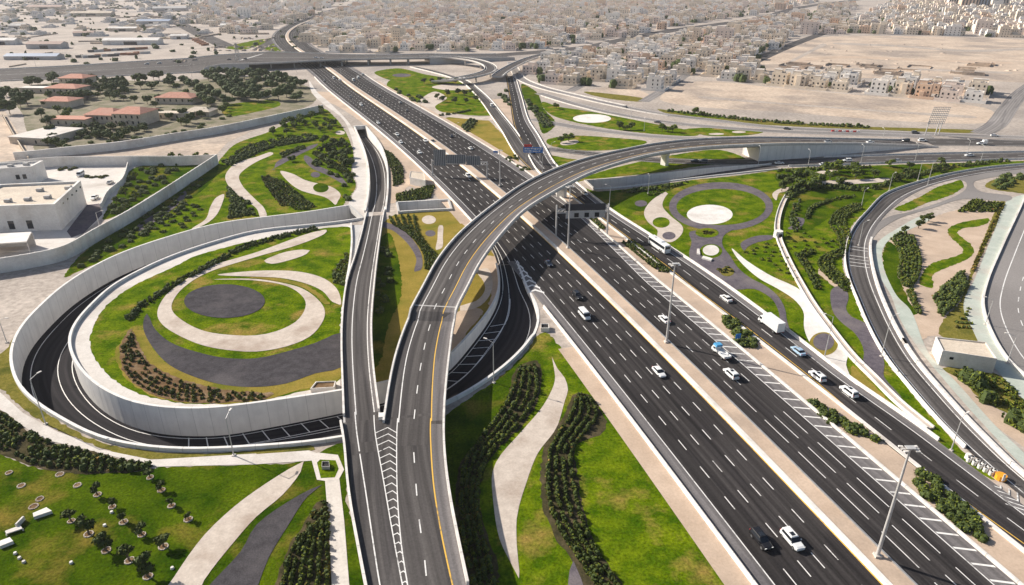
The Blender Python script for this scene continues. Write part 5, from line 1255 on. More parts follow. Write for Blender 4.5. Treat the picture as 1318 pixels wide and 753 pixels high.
trees(fill_poly([(86, 170), (110, 158), (150, 160), (184, 160), (190, 172), (160, 182), (112, 184)], 26, 35, 4.8), "dark tree in front of the red-roofed villa", "trees in front of the red-roofed villa", 3.2, 3.0, M_tree, 3, n=40, s=.8)
trees(fill_poly([(88, 118), (106, 108), (126, 104), (128, 118), (112, 140), (98, 146), (88, 140)], 13, 36, 4.8), "dark tree left of the red-roofed villa", "trees left of the red-roofed villa", 6.8, 4.4, M_tree, 3, n=40, s=.9)
trees(fill_poly([(134, 106), (150, 102), (164, 106), (166, 126), (150, 132), (136, 128)], 10, 37, 4.8), "tall dark tree behind the red-roofed villa", "trees behind the red-roofed villa", 7.9, 4.7, M_tree, 3, n=40, s=.9)
trees(fill_poly([(174, 104), (190, 98), (216, 106), (240, 104), (244, 116), (224, 114), (205, 112), (184, 122)], 12, 38, 5), "tree near the small red-roofed house", "trees near the small red-roofed house", 6.6, 4.2, M_tree, 3, n=40, s=.9)
trees(fill_poly([(36, 108), (74, 102), (80, 108), (56, 112), (38, 114)], 7, 39, 5), "tree behind the terraced pink villa", "trees behind the terraced villa", 7.2, 4.4, M_tree, 2, n=40, s=.9)
trees(fill_poly([(60, 112), (130, 104), (200, 104), (240, 118), (300, 142), (280, 156), (230, 168), (196, 160), (186, 136), (110, 128), (96, 150), (66, 178), (52, 150)], 34, 61, 6), "leafy green tree between the villas of the grove compound", "green trees between the villas", 4.4, 2.6, M_tree_l, 3, n=36, s=.8)
bushes(fill_poly([(70, 168), (100, 160), (190, 176), (270, 158), (300, 148), (290, 160), (200, 180), (120, 192), (70, 198)], 40, 62, 3.5), "green bush along the villas' garden wall", "bushes along the villa garden wall", 2.0, 1.8, [M_hedge_l, M_core])
trees([(54, 152), (60, 162), (66, 174), (62, 188), (72, 190), (80, 192), (86, 196), (70, 182), (208, 150), (218, 154), (240, 162), (246, 158), (236, 152), (200, 138), (190, 134), (206, 132), (60, 138), (68, 136), (76, 138), (260, 152), (268, 148)], "tree among the villa gardens", "trees among the villa gardens", 5.1, 3.2, M_tree, 3, n=36, s=.8)
bushes([(78, 219), (84, 217), (90, 219), (96, 217), (118, 229), (124, 228), (130, 229), (136, 227), (112, 228)], "brownish bush in the white compound's yard", "bushes in the compound yard", 1.4, 1.1, [M_shrub, M_core])
trees([(185, 207, .8), (221, 206), (234, 206, .9), (252, 205, 1.1), (266, 204), (175, 232), (162, 252), (176, 258, .9), (150, 262, .9)], "small tree behind the panelled wall corner", "trees behind the panelled wall", 4.2, 1.8, M_tree_l, 2, n=36)
# ------------------------------------------------------------------ walls and compounds on the left
def panel_wall(label, pts, h, t=.5, step=4.2, mat=M_white_c, pier=.28):
    q = Path(crom(px(pts), 2.0)); mb = MB()
    sweep(mb, q, 0, wallprof(t, -.3, h))
    s = 1.0
    while s < q.S[-1]:
        p, n, _ = q.sample(s); mb.box((p.x, p.y, -.2), (t + pier, .45, h + .28), math.atan2(n.y, n.x)); s += step
    return tag(mb.build("panel_wall", mat or M_crete), label, "wall")
panel_wall("long pale panelled wall with piers along the upper left garden", [(-240, 372), (-40, 357), (0, 351.5), (50, 343), (83, 335), (126, 311), (176.6, 281.5), (252, 231), (281, 211)], 5.2)
panel_wall("pale panelled wall running left from the wall corner behind the white buildings", [(-240, 240), (-40, 227), (0, 222), (63, 215), (120, 213.5), (176.6, 213), (230, 213), (279, 211)], 5.0)
panel_wall("pale wall between the villa gardens and the bare sand strip", [(20, 207), (60, 203), (86, 200), (156, 192.6), (227, 181), (277, 173), (330, 162), (375, 152), (416, 143)], 4.6, .8, 7)
panel_wall("thin yellowish wall at the left edge beside the sand court", [(4, 150), (16, 172), (28, 192), (38, 208)], 2.6, .35, 6, M_cream)
panel_wall("low inner wall around the white compound's yard", [(166, 214), (158, 236), (140, 252), (131, 270)], 2.4, .35, 5)
def shell(label, cat, name, base_px, h, wall, roof, par=.9, rim=.5, win=(), door=None):
    """flat-roofed building on a four-cornered base with parapet; win: (side, t, z, w, hgt)"""
    B = [at(*p) for p in base_px]
    c = sum(B, Vector()) / 4
    t = thing(name, label, cat, (c.x, c.y, 0))
    b = [flat(p) for p in B]
    if sum((b[(i + 1) % 4][0] - b[i][0]) * (b[(i + 1) % 4][1] + b[i][1]) for i in range(4)) > 0: b = b[::-1]; rev = True
    mb = MB(); n = 4
    ins = [(p[0] + (c.x - p[0]) * rim / 6, p[1] + (c.y - p[1]) * rim / 6) for p in b]
    for k in range(4):
        k2 = (k + 1) % 4
        mb.quad((*b[k], -.2), (*b[k2], -.2), (*b[k2], h), (*b[k], h)); mb.quad((*b[k], h), (*b[k2], h), (*ins[k2], h), (*ins[k], h)); mb.quad((*ins[k], h), (*ins[k2], h), (*ins[k2], h - par), (*ins[k], h - par))
    mb.build("wall", wall, t)
    mb = MB(); mb.poly([(*p, h - par) for p in ins]); mb.build("roof", roof, t)
    for (side, tt, z, w, hh) in win:
        p, q = Vector(b[side]), Vector(b[(side + 1) % 4]); d = (q - p).normalized(); nn = Vector((d.y, -d.x))
        m0 = p + (q - p) * tt + nn * .05
        mb = MB(); u = d * w / 2; mb.quad((*(m0 - u), z), (*(m0 + u), z), (*(m0 + u), z + hh), (*(m0 - u), z + hh)); mb.build("window", M_glass, t)
    return t
shell("white concrete building at the left edge behind the larger white building", "building", "service_building", [(-40, 244), (48, 237), (62, 229), (-30, 235)], 8.7, M_white_c, M_cgrey, win=[(0, .75, 3, 1.6, 2.2), (0, .85, 3, 1.6, 2.2)])
shell("large white flat-roofed building in the walled compound on the left", "building", "service_building", [(-60, 301), (80, 296), (112, 263), (10, 268)], 10.6, M_white_c, M_cream, .9, .35, win=[(1, .25 + .17 * k, 8.0, 1.5, .7) for k in range(5)] + [(0, .55, 1, 2.2, 3.4), (0, .72, 1, 2.2, 3.4)])
bl = [o for o in bpy.data.objects if o.get('category') == 'building']
for root_, pts_, z_ in ((bl[0], [(-10, 236), (20, 235), (40, 233)], 7.85), (bl[1], [(20, 290), (45, 288), (70, 285), (96, 272), (60, 275)], 9.75)):
    for k, (x_, y_) in enumerate(pts_):
        q_ = at(x_, y_ - 0, 0); mb = MB(); mb.box((q_.x, q_.y, z_), (2.2, 1.4, 1.1), .1, ins=.04); mb.box((q_.x + 1.6, q_.y, z_), (.5, .5, 1.6), .1); mb.build("roof_unit", M_cgrey, root_)
shed = thing("canopy_shed", "white open canopy shed beside the large white building at the left edge", "shed", at(10, 330).xy.to_3d())
P_ = [at(*p) for p in ((-30, 334), (40, 329), (46, 316), (-24, 320))]
mb = MB(); mb.prism([flat(p) for p in P_], 5.0, 5.4); mb.build("roof", M_white_c, shed)
for p in P_[:2] + P_[2:]:
    mb = MB(); mb.tube((p.x, p.y, -.2), (p.x, p.y, 5.0), .14); mb.build("post", M_pole, shed)
mb = MB(); a = P_[3]; b2 = P_[2]; mb.prism([flat(a), flat(b2), (b2.x, b2.y + .4), (a.x, a.y + .4)], 0, 4.9); mb.build("back_wall", M_cgrey, shed)
# white box building on the right, pump house by the highway
shell("white box building with a grey shaded front beside the wide grey road", "building", "service_building", [(1207.5, 470), (1277, 481), (1263, 459), (1199, 452)], 4.4, M_white_c, M_cream, .35, .25, win=[(0, .2, 2.2, .9, .7)])
shell("small white pump house on the sand strip left of the highway", "building", "pump_house", [(527.5, 237.5), (548, 242), (546, 231.5), (529, 229.5)], 3.6, M_white_c, M_cream, .25, .25)
shell("small flat concrete vault by the tip of the gore beside the highway", "vault", "service_vault", [(696, 427), (707, 427), (706, 421), (696, 421)], 1.2, M_white_c, M_dark, .4, .8)
shell("square planter box on the circular garden's wall by the narrow bridge", "planter", "planter_box", [(400, 505), (431, 503), (433, 495), (407, 496)], 1.1, M_white_c, M_soil, .3, .6)
shell("square grey vent box in the middle of the octagonal lawn", "vent", "vent_box", [(414.5, 605), (425, 605), (424, 598), (415, 598)], .9, M_cgrey, M_dark, .3, .6)
for lab, pts in (("largest flat concrete slab on the bottom left lawn", [(44.5, 669), (68, 661), (61, 656.5), (43.5, 664)]), ("low pale slab at the left edge of the bottom left lawn", [(1, 707), (18.5, 700), (14, 695), (-2, 701)])):
    W4 = [at(*p) for p in pts]; mb = MB(); mb.prism([flat(p) for p in W4], -.1, .7); tag(mb.build("concrete_slab", M_white_c), lab, "slab")
wl = thing("bench", "white bench with a leaning backboard at the left of the bottom left lawn", "bench", at(20, 687).xy.to_3d())
W4 = [flat(at(*p)) for p in ((9, 690), (30, 683), (27, 679), (8, 686))]
mb = MB(); mb.prism(W4, .35, .55); mb.build("seat", M_white_c, wl)
for p in W4:
    mb = MB(); mb.tube((p[0], p[1], -.1), (p[0], p[1], .36), .12); mb.build("leg", M_white_c, wl)
mb = MB(); q0, q1 = at(21, 680), at(30.5, 670); mb.prism([flat(q0), flat(q1), (q1.x + .3, q1.y + .1), (q0.x + .3, q0.y + .1)], .1, 1.0); mb.build("backrest", M_white_c, wl)
for i, p in enumerate([(20, 713), (25.5, 719), (31, 724), (135, 677), (144, 660), (92, 725), (222, 732)]):
    q = at(*p); mb = MB(); mb.tube((q.x, q.y, -.1), (q.x, q.y, .4), .34, .26, 9); tag(mb.build("bollard", M_white_c), "stubby white stone bollard on the bottom left lawn, %s from the left" % ordn([20, 25.5, 31, 92, 135, 144, 222].index(p[0])), "bollard", "stone bollards on the lawn")
for lab, pts in (("white L-shaped bench's short arm on the purple plaza", [(897, 328), (901, 329), (900, 322), (897, 322)]), ("long white bench on the purple plaza below the white disc", [(903, 333.5), (915, 337), (917, 334.5), (905, 331)])):
    W4 = [flat(at(*p)) for p in pts]; mb = MB(); mb.prism(W4, .05, .6); tag(mb.build("bench", M_white_c), lab, "bench")
q = Path(crom(px([(1018, 245), (1009, 259), (1002, 278), (1000, 295), (1003, 310), (1015.5, 339), (1030, 366), (1046, 393), (1067, 422), (1098, 461), (1124, 487), (1156, 519), (1197, 553)]), 2.0))
gw = thing("garden_wall", "thin white double-kerbed wall curving down through the right-hand garden", "wall", q.P[q.n // 2].xy.to_3d())
mb = MB(); sweep(mb, q, 0, wallprof(1.5, -.2, .45)); mb.build("channel", M_path, gw)
for sd in (-1, 1):
    mb = MB(); sweep(mb, q, sd * .85, wallprof(.3, -.2, .85)); mb.build("kerb", M_white_c, gw)
nd = at(1001, 305); mb = MB(); mb.tube((nd.x, nd.y, -.2), (nd.x, nd.y, 2.5), 1.9, 1.7, 8); mb.build("basin", M_white_c, gw)
mb = MB(); mb.box((nd.x + .2, nd.y - 1.75, .3), (1.3, .5, 1.4)); mb.build("opening", M_dark, gw)

# ------------------------------------------------------------------ villas in the grove compound
def hip(mb, c, w, d, z, h, rz, ov=.7, mi=0, ridge=.45):
    ca, sa = math.cos(rz), math.sin(rz)
    def P(x, y, zz): return (c[0] + x * ca - y * sa, c[1] + x * sa + y * ca, zz)
    a = [P(-w / 2 - ov, -d / 2 - ov, z), P(w / 2 + ov, -d / 2 - ov, z), P(w / 2 + ov, d / 2 + ov, z), P(-w / 2 - ov, d / 2 + ov, z)]
    r0, r1 = P(-w * ridge / 2, 0, z + h), P(w * ridge / 2, 0, z + h)
    mb.quad(a[0], a[1], r1, r0, mi); mb.quad(a[2], a[3], r0, r1, mi); mb.poly([a[1], a[2], r1], mi); mb.poly([a[3], a[0], r0], mi)
    mb.quad(*[(p[0], p[1], p[2] - .02) for p in (a[3], a[2], a[1], a[0])], mi)
def win_row(root, c, w, d, rz, z, n, ww=1.2, hh=1.9, side='front'):
    ca, sa = math.cos(rz), math.sin(rz)
    for k in range(n):
        x = -w / 2 + w * (k + .5) / n; y = -d / 2 - .06
        if side == 'right': x, y = w / 2 + .06, -d / 2 + d * (k + .5) / n
        mb = MB()
        ux = (ww / 2, 0) if side == 'front' else (0, ww / 2)
        def P(x_, y_, zz): return (c[0] + x_ * ca - y_ * sa, c[1] + x_ * sa + y_ * ca, zz)
        mb.quad(P(x - ux[0], y - ux[1], z), P(x + ux[0], y + ux[1], z), P(x + ux[0], y + ux[1], z + hh), P(x - ux[0], y - ux[1], z + hh)); mb.build("window", M_glass, root)
def big_villa(label, blocks, roof=None, name="villa"):
    c0 = at(blocks[0][0], blocks[0][1]); root = thing(name, label, "villa", (c0.x, c0.y, 0))
    for (x, y, w, d, h, rz, rh, n1, n2) in blocks:
        w, d, h = w * 1.12, d * 1.15, h * 1.08
        c = at(x, y); rz = math.radians(rz); c = (c.x - math.sin(rz) * d / 2, c.y + math.cos(rz) * d / 2)
        mb = MB(); mb.box((c[0], c[1], -.2), (w, d, h + .2), rz); mb.build("wall", M_cream, root)
        mb = MB()
        if rh > 0: hip(mb, c, w, d, h, rh, rz, .9)
        else: mb.box((c[0], c[1], h), (w + .6, d + .6, .5), rz)
        mb.build("roof", roof or M_roofred, root)
        if n1: win_row(root, c, w, d, rz, h - 2.9, n1)
        if n2: win_row(root, c, w, d, rz, h - 6.6, n2)
    return root
big_villa("large cream villa with two red hipped roofs in the grove on the left", [(130, 159, 19, 15, 5.2, -8, 3.2, 6, 0), (165, 162, 18, 17, 7.2, -8, 3.0, 5, 5), (149, 158, 9, 9, 6.0, -8, 0, 3, 3)])
big_villa("pink terraced villa stepping up in three roofs at the left of the grove", [(72, 139, 20, 14, 4.6, -6, 2.2, 0, 0), (80, 125, 24, 15, 6.4, -6, 2.4, 5, 0), (94, 114, 20, 15, 8.0, -6, 2.6, 5, 0)])
big_villa("small red-roofed house with dark arches near the big grove", [(224, 134, 26, 14, 4.4, -6, 3.0, 6, 0)])
big_villa("low pink house with a row of dark garage doors at the left", [(86, 162, 24, 10, 3.6, -5, 0, 5, 0)], M_roofred, "garage_house")
big_villa("low house with a tan tiled roof next to the pale arched wall", [(254, 150, 16, 11, 3.2, -6, 2.2, 3, 0)], M_cream)
big_villa("long white low house left of the pink terraced villa", [(48, 120, 26, 8, 3.6, -3, 0, 4, 0)], M_white_c)
big_villa("grey-roofed court building behind the thin yellowish wall", [(36, 186, 22, 26, 3.4, -12, 0, 2, 0)], M_crete, "court_house")
big_villa("pale arched pavilion between the red-roofed house and the long wall", [(218, 153, 26, 7, 3.2, -6, 0, 5, 0)], M_cream, "pavilion")

# ------------------------------------------------------------------ the town behind
WALLS = [plain("villa_render_a", (.74, .64, .52), .85, grain=.08, scale=.4), plain("villa_render_b", (.80, .76, .71), .85, grain=.08, scale=.4), plain("villa_render_c", (.70, .60, .48), .85, grain=.08, scale=.4),
         plain("villa_render_d", (.76, .64, .56), .85, grain=.08, scale=.4), plain("villa_render_e", (.64, .61, .58), .85, grain=.08, scale=.4), plain("villa_render_f", (.70, .50, .36), .85, grain=.08, scale=.4)]
WNAME = ["cream", "off-white", "beige", "pinkish", "grey", "tan"]
M_roofc = surf("flat_roof_screed", (.54, .49, .44), (.68, .62, .56), .15, (.44, .40, .37), .04, 1.0, .9, 0, .25)
rv = random.Random(11)
def villa_geo(mb, mr, mw, cx, cy, rz, w, d, h, wi, ri, gi, rg, wins, bw=True):
    """body with parapet, set-back upper room, stair tower, dark openings, yard wall"""
    ca, sa = math.cos(rz), math.sin(rz)
    def T(x, y): return (cx + x * ca - y * sa, cy + x * sa + y * ca)
    mb.box((cx, cy, -.2), (w, d, h + .2), rz, wi)
    mr.box((cx, cy, h + .004), (w - .7, d - .7, .05), rz, ri)
    for (x, y, ww, dd) in ((0, -d / 2 + .17, w, .34), (0, d / 2 - .17, w, .34), (-w / 2 + .17, 0, .34, d - .7), (w / 2 - .17, 0, .34, d - .7)):
        mb.box((*T(x, y), h + .002), (ww, dd, .75), rz, wi)
    uw, ud = w * rg.uniform(.35, .62), d * rg.uniform(.35, .6)
    ux, uy = rg.choice((-1, 1)) * (w - uw) * .42, rg.uniform(-.2, 1) * (d - ud) * .42
    uh = rg.uniform(2.4, 3.3); mb.box((*T(ux, uy), h + .06), (uw, ud, uh), rz, wi)
    mr.box((*T(ux, uy), h + .06 + uh), (uw + .3, ud + .3, .25), rz, ri)
    for _ in range(2 if wins else 0): mr.box((*T(rg.uniform(-.42, .42) * w, rg.uniform(-.42, .42) * d), h + .05), (.9, .7, .9), rz, ri)
    if rg.random() < .6: mb.box((*T(-ux * .9, rg.uniform(-.4, .4) * d), h + .05), (1.4, 1.4, 1.2), rz, wi)
    if rg.random() < .55:                                             # a porch block sticks out of the front
        mb.box((*T(rg.uniform(-.25, .25) * w, -d / 2 - 1.0), -.1), (w * .3, 2.2, h * rg.choice((.55, 1.0)) + .1), rz, wi)
    if wins:
        n = 3 if w < 13 else 4
        for fl in range(max(1, int(h / 3.3))):
            for k in range(n):
                x = -w / 2 + w * (k + .5) / n; z = .9 + fl * 3.3
                a, b = T(x - .6, -d / 2 - .05), T(x + .6, -d / 2 - .05); mw.quad((*a, z), (*b, z), (*b, z + 1.6), (*a, z + 1.6), gi)
                if k < n - 1:
                    for sd in (-1, 1):
                        y = -d / 2 + d * (k + .7) / n; a, b = T(sd * (w / 2 + .05), y - .5 * sd), T(sd * (w / 2 + .05), y + .5 * sd); mw.quad((*a, z), (*b, z), (*b, z + 1.5), (*a, z + 1.5), gi)
    if bw:
        for (x, y, ww, dd) in ((0, -d / 2 - 4, w + 6, .3), (-w / 2 - 3, 0, .3, d + 7.6), (w / 2 + 3, 0, .3, d + 7.6)):
            mb.box((*T(x, y), -.1), (ww, dd, 2.3), rz, wi)
ZONES = [("between the avenue and the frontage road", [(676, 99), (700, 78), (760, 68), (830, 54), (930, 38), (1010, 22), (1070, 9), (1104, 6), (1080, 30), (1045, 43), (985, 67), (954, 81), (975, 90), (985, 110), (925, 102), (905, 90), (880, 100), (858, 111), (840, 117), (780, 111), (768, 106), (742, 113), (690, 102)]),
         ("facing the bare sand lot", [(992, 113), (1010, 99), (1130, 104), (1262, 114), (1284, 122), (1282, 138), (1262, 136), (1130, 125)]),
         ("beyond the avenue", [(394, 56), (440, 69), (550, 67), (640, 65.5), (700, 62), (745, 57), (800, 48), (880, 33), (985, 17.5), (1062, 0), (1062, -3), (484, -3), (440, 14), (410, 26), (392, 35), (388, 44)]),
         ("at the top right beyond the sand lot", [(1052, 44), (1085, 31), (1130, 12), (1160, -3), (1330, -3), (1330, 49), (1130, 44)]),
         ("far right of the street", [(1400, 120), (1410, 120), (1410, 122), (1400, 122)]),
         ("on the far left plain", [(-700, 50), (-20, 52), (150, 50), (330, 42), (352, 22), (400, -3), (-900, -3)]),
         ("at the top left past the sheds", [(240, 30), (258, 8), (300, -3), (450, -3), (400, 22), (372, 32), (356, 40), (300, 48)])]
ZW = [[flat(at(*p)) for p in z[1]] for z in ZONES]
u_dir = (at(912, 77) - at(834, 128)).normalized(); ang = math.atan2(u_dir.y, u_dir.x)
cands = []
def grid(zi, ang, pw, pd, jit, y0, y1, fill=1.0, street=3):
    ca, sa = math.cos(ang), math.sin(ang); Z = ZW[zi]
    us = [p[0] * ca + p[1] * sa for p in Z]; vs_ = [-p[0] * sa + p[1] * ca for p in Z]
    u = min(us); r = 0
    while u < max(us):
        v = min(vs_); c = 0
        while v < max(vs_):
            x, y = u * ca - v * sa, u * sa + v * ca
            if y0 <= y < y1 and inside(x, y, Z) and rv.random() < fill:
                cands.append((x + rv.gauss(0, jit), y + rv.gauss(0, jit), ang - math.pi / 2 + rv.choice((0, 0, 0, math.pi / 2)), zi))
            c += 1; v += pw + (15 if c % 6 == 0 else 0)
        r += 1; u += pd + (13 if r % 2 == 0 else 0)
grid(0, ang, 15.5, 20, .8, 0, 900, .88); grid(0, ang, 18, 22, 1.5, 900, 3000, .92)
a2 = math.atan2(*(reversed(flat((at(1262, 134) - at(992, 111)))))); 
grid(1, a2 + math.pi / 2, 16.5, 21, .5, 0, 3000, .97)
grid(2, ang + .25, 17, 21, 1.5, 0, 1300, .9); grid(2, ang + .1, 22, 26, 3, 1300, 2500, .85)
grid(3, ang, 18, 22, 2, 0, 1600, .88); grid(3, ang, 24, 28, 3, 1600, 2600, .8)
grid(4, ang, 18, 22, 1, 0, 900, .8); grid(6, ang + .5, 22, 30, 4, 0, 2600, .5); grid(5, .05, 30, 40, 8, 950, 2700, .26)
avenue_pts = []
cands.sort(key=lambda c: math.hypot(c[0], c[1]))
near_c, far_c = cands[:230], cands[230:]
lab_n = {}
# ordinals: depth row by distance band, then left to right inside the zone
zone_members = {}
for c in near_c: zone_members.setdefault(c[3], []).append(c)
rank = {}
for zi, mem in zone_members.items():
    mem.sort(key=lambda c: -proj((c[0], c[1], 0))[1])
    for b in range(0, len(mem), 16):
        for k, c in enumerate(sorted(mem[b:b + 16], key=lambda c: proj((c[0], c[1], 0))[0])): rank[c] = (b // 16, k)
for i, c in enumerate(near_c):
    rg = random.Random(i * 7 + 3)
    wi = rg.choices(range(6), (5, 5, 4, 4, 2, 2))[0]
    w, d = rg.uniform(10.5, 13.5), rg.uniform(11, 15); fl = rg.choice((2, 2, 2, 3)); h = fl * 3.3 + .4
    b_, k_ = rank[c]
    t = thing("villa", "%s %s-storey flat-roofed villa %s, %s from the left in the %s band from the front" % (WNAME[wi], ("two", "three")[fl - 2], ZONES[c[3]][0], ordn(k_), ordn(b_)), "villa", (c[0], c[1], 0), 0, "flat-roofed villas of the town")
    if len(t['label'].split()) > 16: t['label'] = "%s %s-storey villa %s, %s from left, %s band back" % (WNAME[wi], ("two", "three")[fl - 2], ZONES[c[3]][0], ordn(k_), ordn(b_))
    mb, mr, mw = MB(), MB(), MB()
    villa_geo(mb, mr, mw, c[0], c[1], c[2], w, d, h, 0, 0, 0, rg, True)
    mb.build("wall", WALLS[wi], t); mr.build("roof", M_roofc, t)
    if i < 60:                                                     # nearest ones: every window is a part
        for f in range(len(mw.f)):
            q = MB(); q.quad(*[mw.v[k] for k in mw.f[f]]); q.build("window", M_glass, t)
    elif mw.f: mw.build("glazing", M_glass, t)
mb = MB(); 
for i, c in enumerate(far_c):
    rg = random.Random(i * 13 + 1); D = c[1]
    wi = rg.choices(range(6), (6, 5, 5, 4, 2, 3))[0]
    plain_ = c[3] == 5
    w, d = rg.choice((rg.uniform(9, 13), rg.uniform(12, 17), rg.uniform(16, 22))), rg.uniform(10, 17); h = rg.choice((2, 2, 2, 3, 1, 3)) * 3.3 + .4
    if rg.random() < .03: h = rg.uniform(13, 20); w, d = rg.uniform(15, 30), rg.uniform(12, 16)
    if plain_: h = rg.choice((3, 3.4, 4, 6.8)); w *= rg.choice((1, 1, 1.8)); wi = rg.choice((1, 2, 4, 4))
    villa_geo(mb, mb, mb, c[0], c[1], c[2], w, d, h, wi, 6, 7, rg, D < 2000, D < 1100 or (plain_ and D < 1900))
tag(mb.build("town_houses", WALLS + [M_roofc, M_glass]), "mass of pale flat-roofed houses filling the far town up to the horizon", "houses", None, "stuff")
# town trees as one mass, scattered in the streets and yards
mb = MB(); rg = random.Random(77)
for i, c in enumerate(cands):
    if rg.random() < (.55 if c[1] < 1200 else .5):
        x, y = c[0] + rg.uniform(8, 13) * rg.choice((-1, 1)), c[1] + rg.uniform(-12, 12); r = rg.uniform(2.2, 4.8)
        for j in range(rg.choice((1, 1, 2, 4))):
            clump(mb, (x + rg.uniform(-5, 5) * (j > 0), y + rg.uniform(-5, 5) * (j > 0), .6), r, r * 1.7, 12, 1.5, rg, 0, 1)
for _ in range(1500):                                                # dry plain at the upper left
    x, y = rg.uniform(-1700, -250), rg.uniform(760, 2600)
    if rg.random() < .6: clump(mb, (x, y, .2), rg.uniform(1.5, 5.5), rg.uniform(2, 5), 9, 2.2, rg, 0, 1)
tag(mb.build("town_trees", [M_tree, M_core]), "scattered dark street and yard trees of the far town", "trees", None, "stuff")
# sheds and yards at the upper left
M_blueroof = plain("blue_sheet_roof", (.30, .36, .46), .5); M_brownroof = plain("rust_roof", (.30, .19, .15), .7)
def gable(label, x, y, w, d, h, rz, wall, roof):
    c = at(x, y); rz = math.radians(rz); t = thing("shed", label, "shed", (c.x, c.y, 0))
    ca, sa = math.cos(rz), math.sin(rz)
    def P(a, b, z): return (c.x + a * ca - b * sa, c.y + a * sa + b * ca, z)
    mb = MB(); mb.box((c.x, c.y, -.2), (w, d, h + .2), rz)
    for s in (-1, 1): mb.poly([P(s * w / 2, -d / 2, h), P(s * w / 2, d / 2, h), P(s * w / 2, 0, h + d * .14)])
    mb.build("wall", wall, t)
    mb = MB(); mb.quad(P(-w / 2 - .5, -d / 2 - .5, h - .05), P(w / 2 + .5, -d / 2 - .5, h - .05), P(w / 2 + .5, 0, h + d * .15), P(-w / 2 - .5, 0, h + d * .15)); mb.quad(P(w / 2 + .5, d / 2 + .5, h - .05), P(-w / 2 - .5, d / 2 + .5, h - .05), P(-w / 2 - .5, 0, h + d * .15), P(w / 2 + .5, 0, h + d * .15))
    mb.build("roof", roof, t)
    mb = MB(); mb.quad(P(-w * .12, -d / 2 - .08, 0), P(w * .12, -d / 2 - .08, 0), P(w * .12, -d / 2 - .08, h * .7), P(-w * .12, -d / 2 - .08, h * .7)); mb.build("door", M_glass, t)
for a in (("long white shed with an open front beyond the left road", 172, 57, 75, 18, 6, 3, M_white_c, M_white_c), ("brown-roofed long shed at the far left", 62, 62, 45, 18, 6, 2, M_cgrey, M_brownroof), ("blue-roofed long shed near the diagonal avenue", 200, 31, 62, 20, 6, 2, M_cgrey, M_blueroof),
          ("white shed at the left edge beyond the road", 8, 57, 34, 18, 6, 4, M_white_c, M_white_c), ("grey shed behind the pipe yard", 45, 76, 60, 16, 4, 1, M_cgrey, M_blueroof), ("small white shed right of the white open shed", 232, 50, 24, 12, 5, 6, M_white_c, M_white_c),
          ("low brown shed among the sand roads", 110, 46, 30, 14, 5, 8, M_cgrey, M_brownroof), ("pale shed left of the diagonal avenue", 160, 40, 46, 14, 5, 3, M_cream, M_white_c), ("dark shed in the far left plain", 26, 38, 26, 20, 7, 0, M_cgrey, M_cgrey),
          ("white shed in the plain right of the diagonal avenue", 300, 36, 40, 16, 5, 8, M_white_c, M_white_c), ("long pale shed on the far plain", 120, 20, 90, 22, 6, 4, M_cream, M_cream), ("tan shed close to the horizon at the upper left", 60, 12, 90, 26, 7, 2, M_cream, M_brownroof),
          ("grey shed close to the horizon above the diagonal avenue", 220, 14, 80, 26, 7, 10, M_cgrey, M_cgrey)): gable(*a)
rg = random.Random(5); c0 = None
spots = [(105 + 8.2 * k, 74 - k * .55 + (k % 3) * .6) for k in range(11)] + [(120 + 8.0 * k, 67 - k * .45) for k in range(9)] + [(252 + 3 * k, 52 + k * 1.6) for k in range(5)]
M_cont = [plain("container_rust", (.38, .17, .09), .6), plain("container_white", (.55, .53, .50), .6), plain("container_dark", (.10, .09, .09), .6)]
for i, (x, y) in enumerate(sorted(spots)):
    p = at(x, y); mi = (0 if x > 245 else rg.choice((0, 1, 2)))
    mb = MB(); mb.box((0, 0, 0), (12, 2.6, 2.7)); 
    for k in range(12): mb.box((-5.5 + k, -1.32, .15), (.35, .08, 2.4))
    o = mb.build("container", M_cont[mi], None, (p.x, p.y, .05)); o.rotation_euler = (0, 0, rg.uniform(.4, .8) if x < 245 else 1.2)
    tag(o, "%s shipping container in the yard beyond the left road, %s from the left" % (("rusty", "white", "dark")[mi], ordn(i)), "container", "containers in the left yard")
# earth banks, low yard walls and rubble lines on the plain at the upper left and on the sand lot
mb = MB(); rg = random.Random(9)
for _ in range(150):
    x, y = rg.uniform(-1600, -300), rg.uniform(760, 2300); L = rg.uniform(20, 120); a = rg.choice((0.05, .1, 1.5)) + rg.gauss(0, .08)
    if rg.random() < .5: mb.box((x, y, -.1), (L, rg.uniform(.4, 2.5), rg.uniform(1.2, 2.6)), a, ins=.0)
    else:
        for k in range(int(L / 7)): mb.box((x + k * 6 * math.cos(a) + rg.gauss(0, 2), y + k * 6 * math.sin(a) + rg.gauss(0, 2), -.2), (rg.uniform(3, 8), rg.uniform(2, 6), rg.uniform(.6, 3)), rg.random() * 3, ins=.5)
for _ in range(60):
    p = at(rg.uniform(1000, 1310), rg.choice((rg.uniform(54, 72), rg.uniform(76, 98)))); k = rg.uniform(3, 9); mb.box((p.x, p.y, -.2), (k, k * .7, rg.uniform(.4, 1.3)), rg.random() * 3, ins=.7)
for _ in range(26):                                                  # unfinished plot walls on the sand
    p = at(rg.uniform(1000, 1290), rg.uniform(82, 97)); w_, d_ = rg.uniform(14, 24), rg.uniform(14, 22); a = a2 + rg.gauss(0, .03); ca, sa = math.cos(a), math.sin(a)
    for x_, y_, ww, dd in ((0, -d_ / 2, w_, .4), (0, d_ / 2, w_, .4), (-w_ / 2, 0, .4, d_ - .5), (w_ / 2, 0, .4, d_ - .5)):
        if rg.random() < .8: mb.box((p.x + x_ * ca - y_ * sa, p.y + x_ * sa + y_ * ca, -.1), (ww, dd, rg.uniform(1, 2.4)), a)
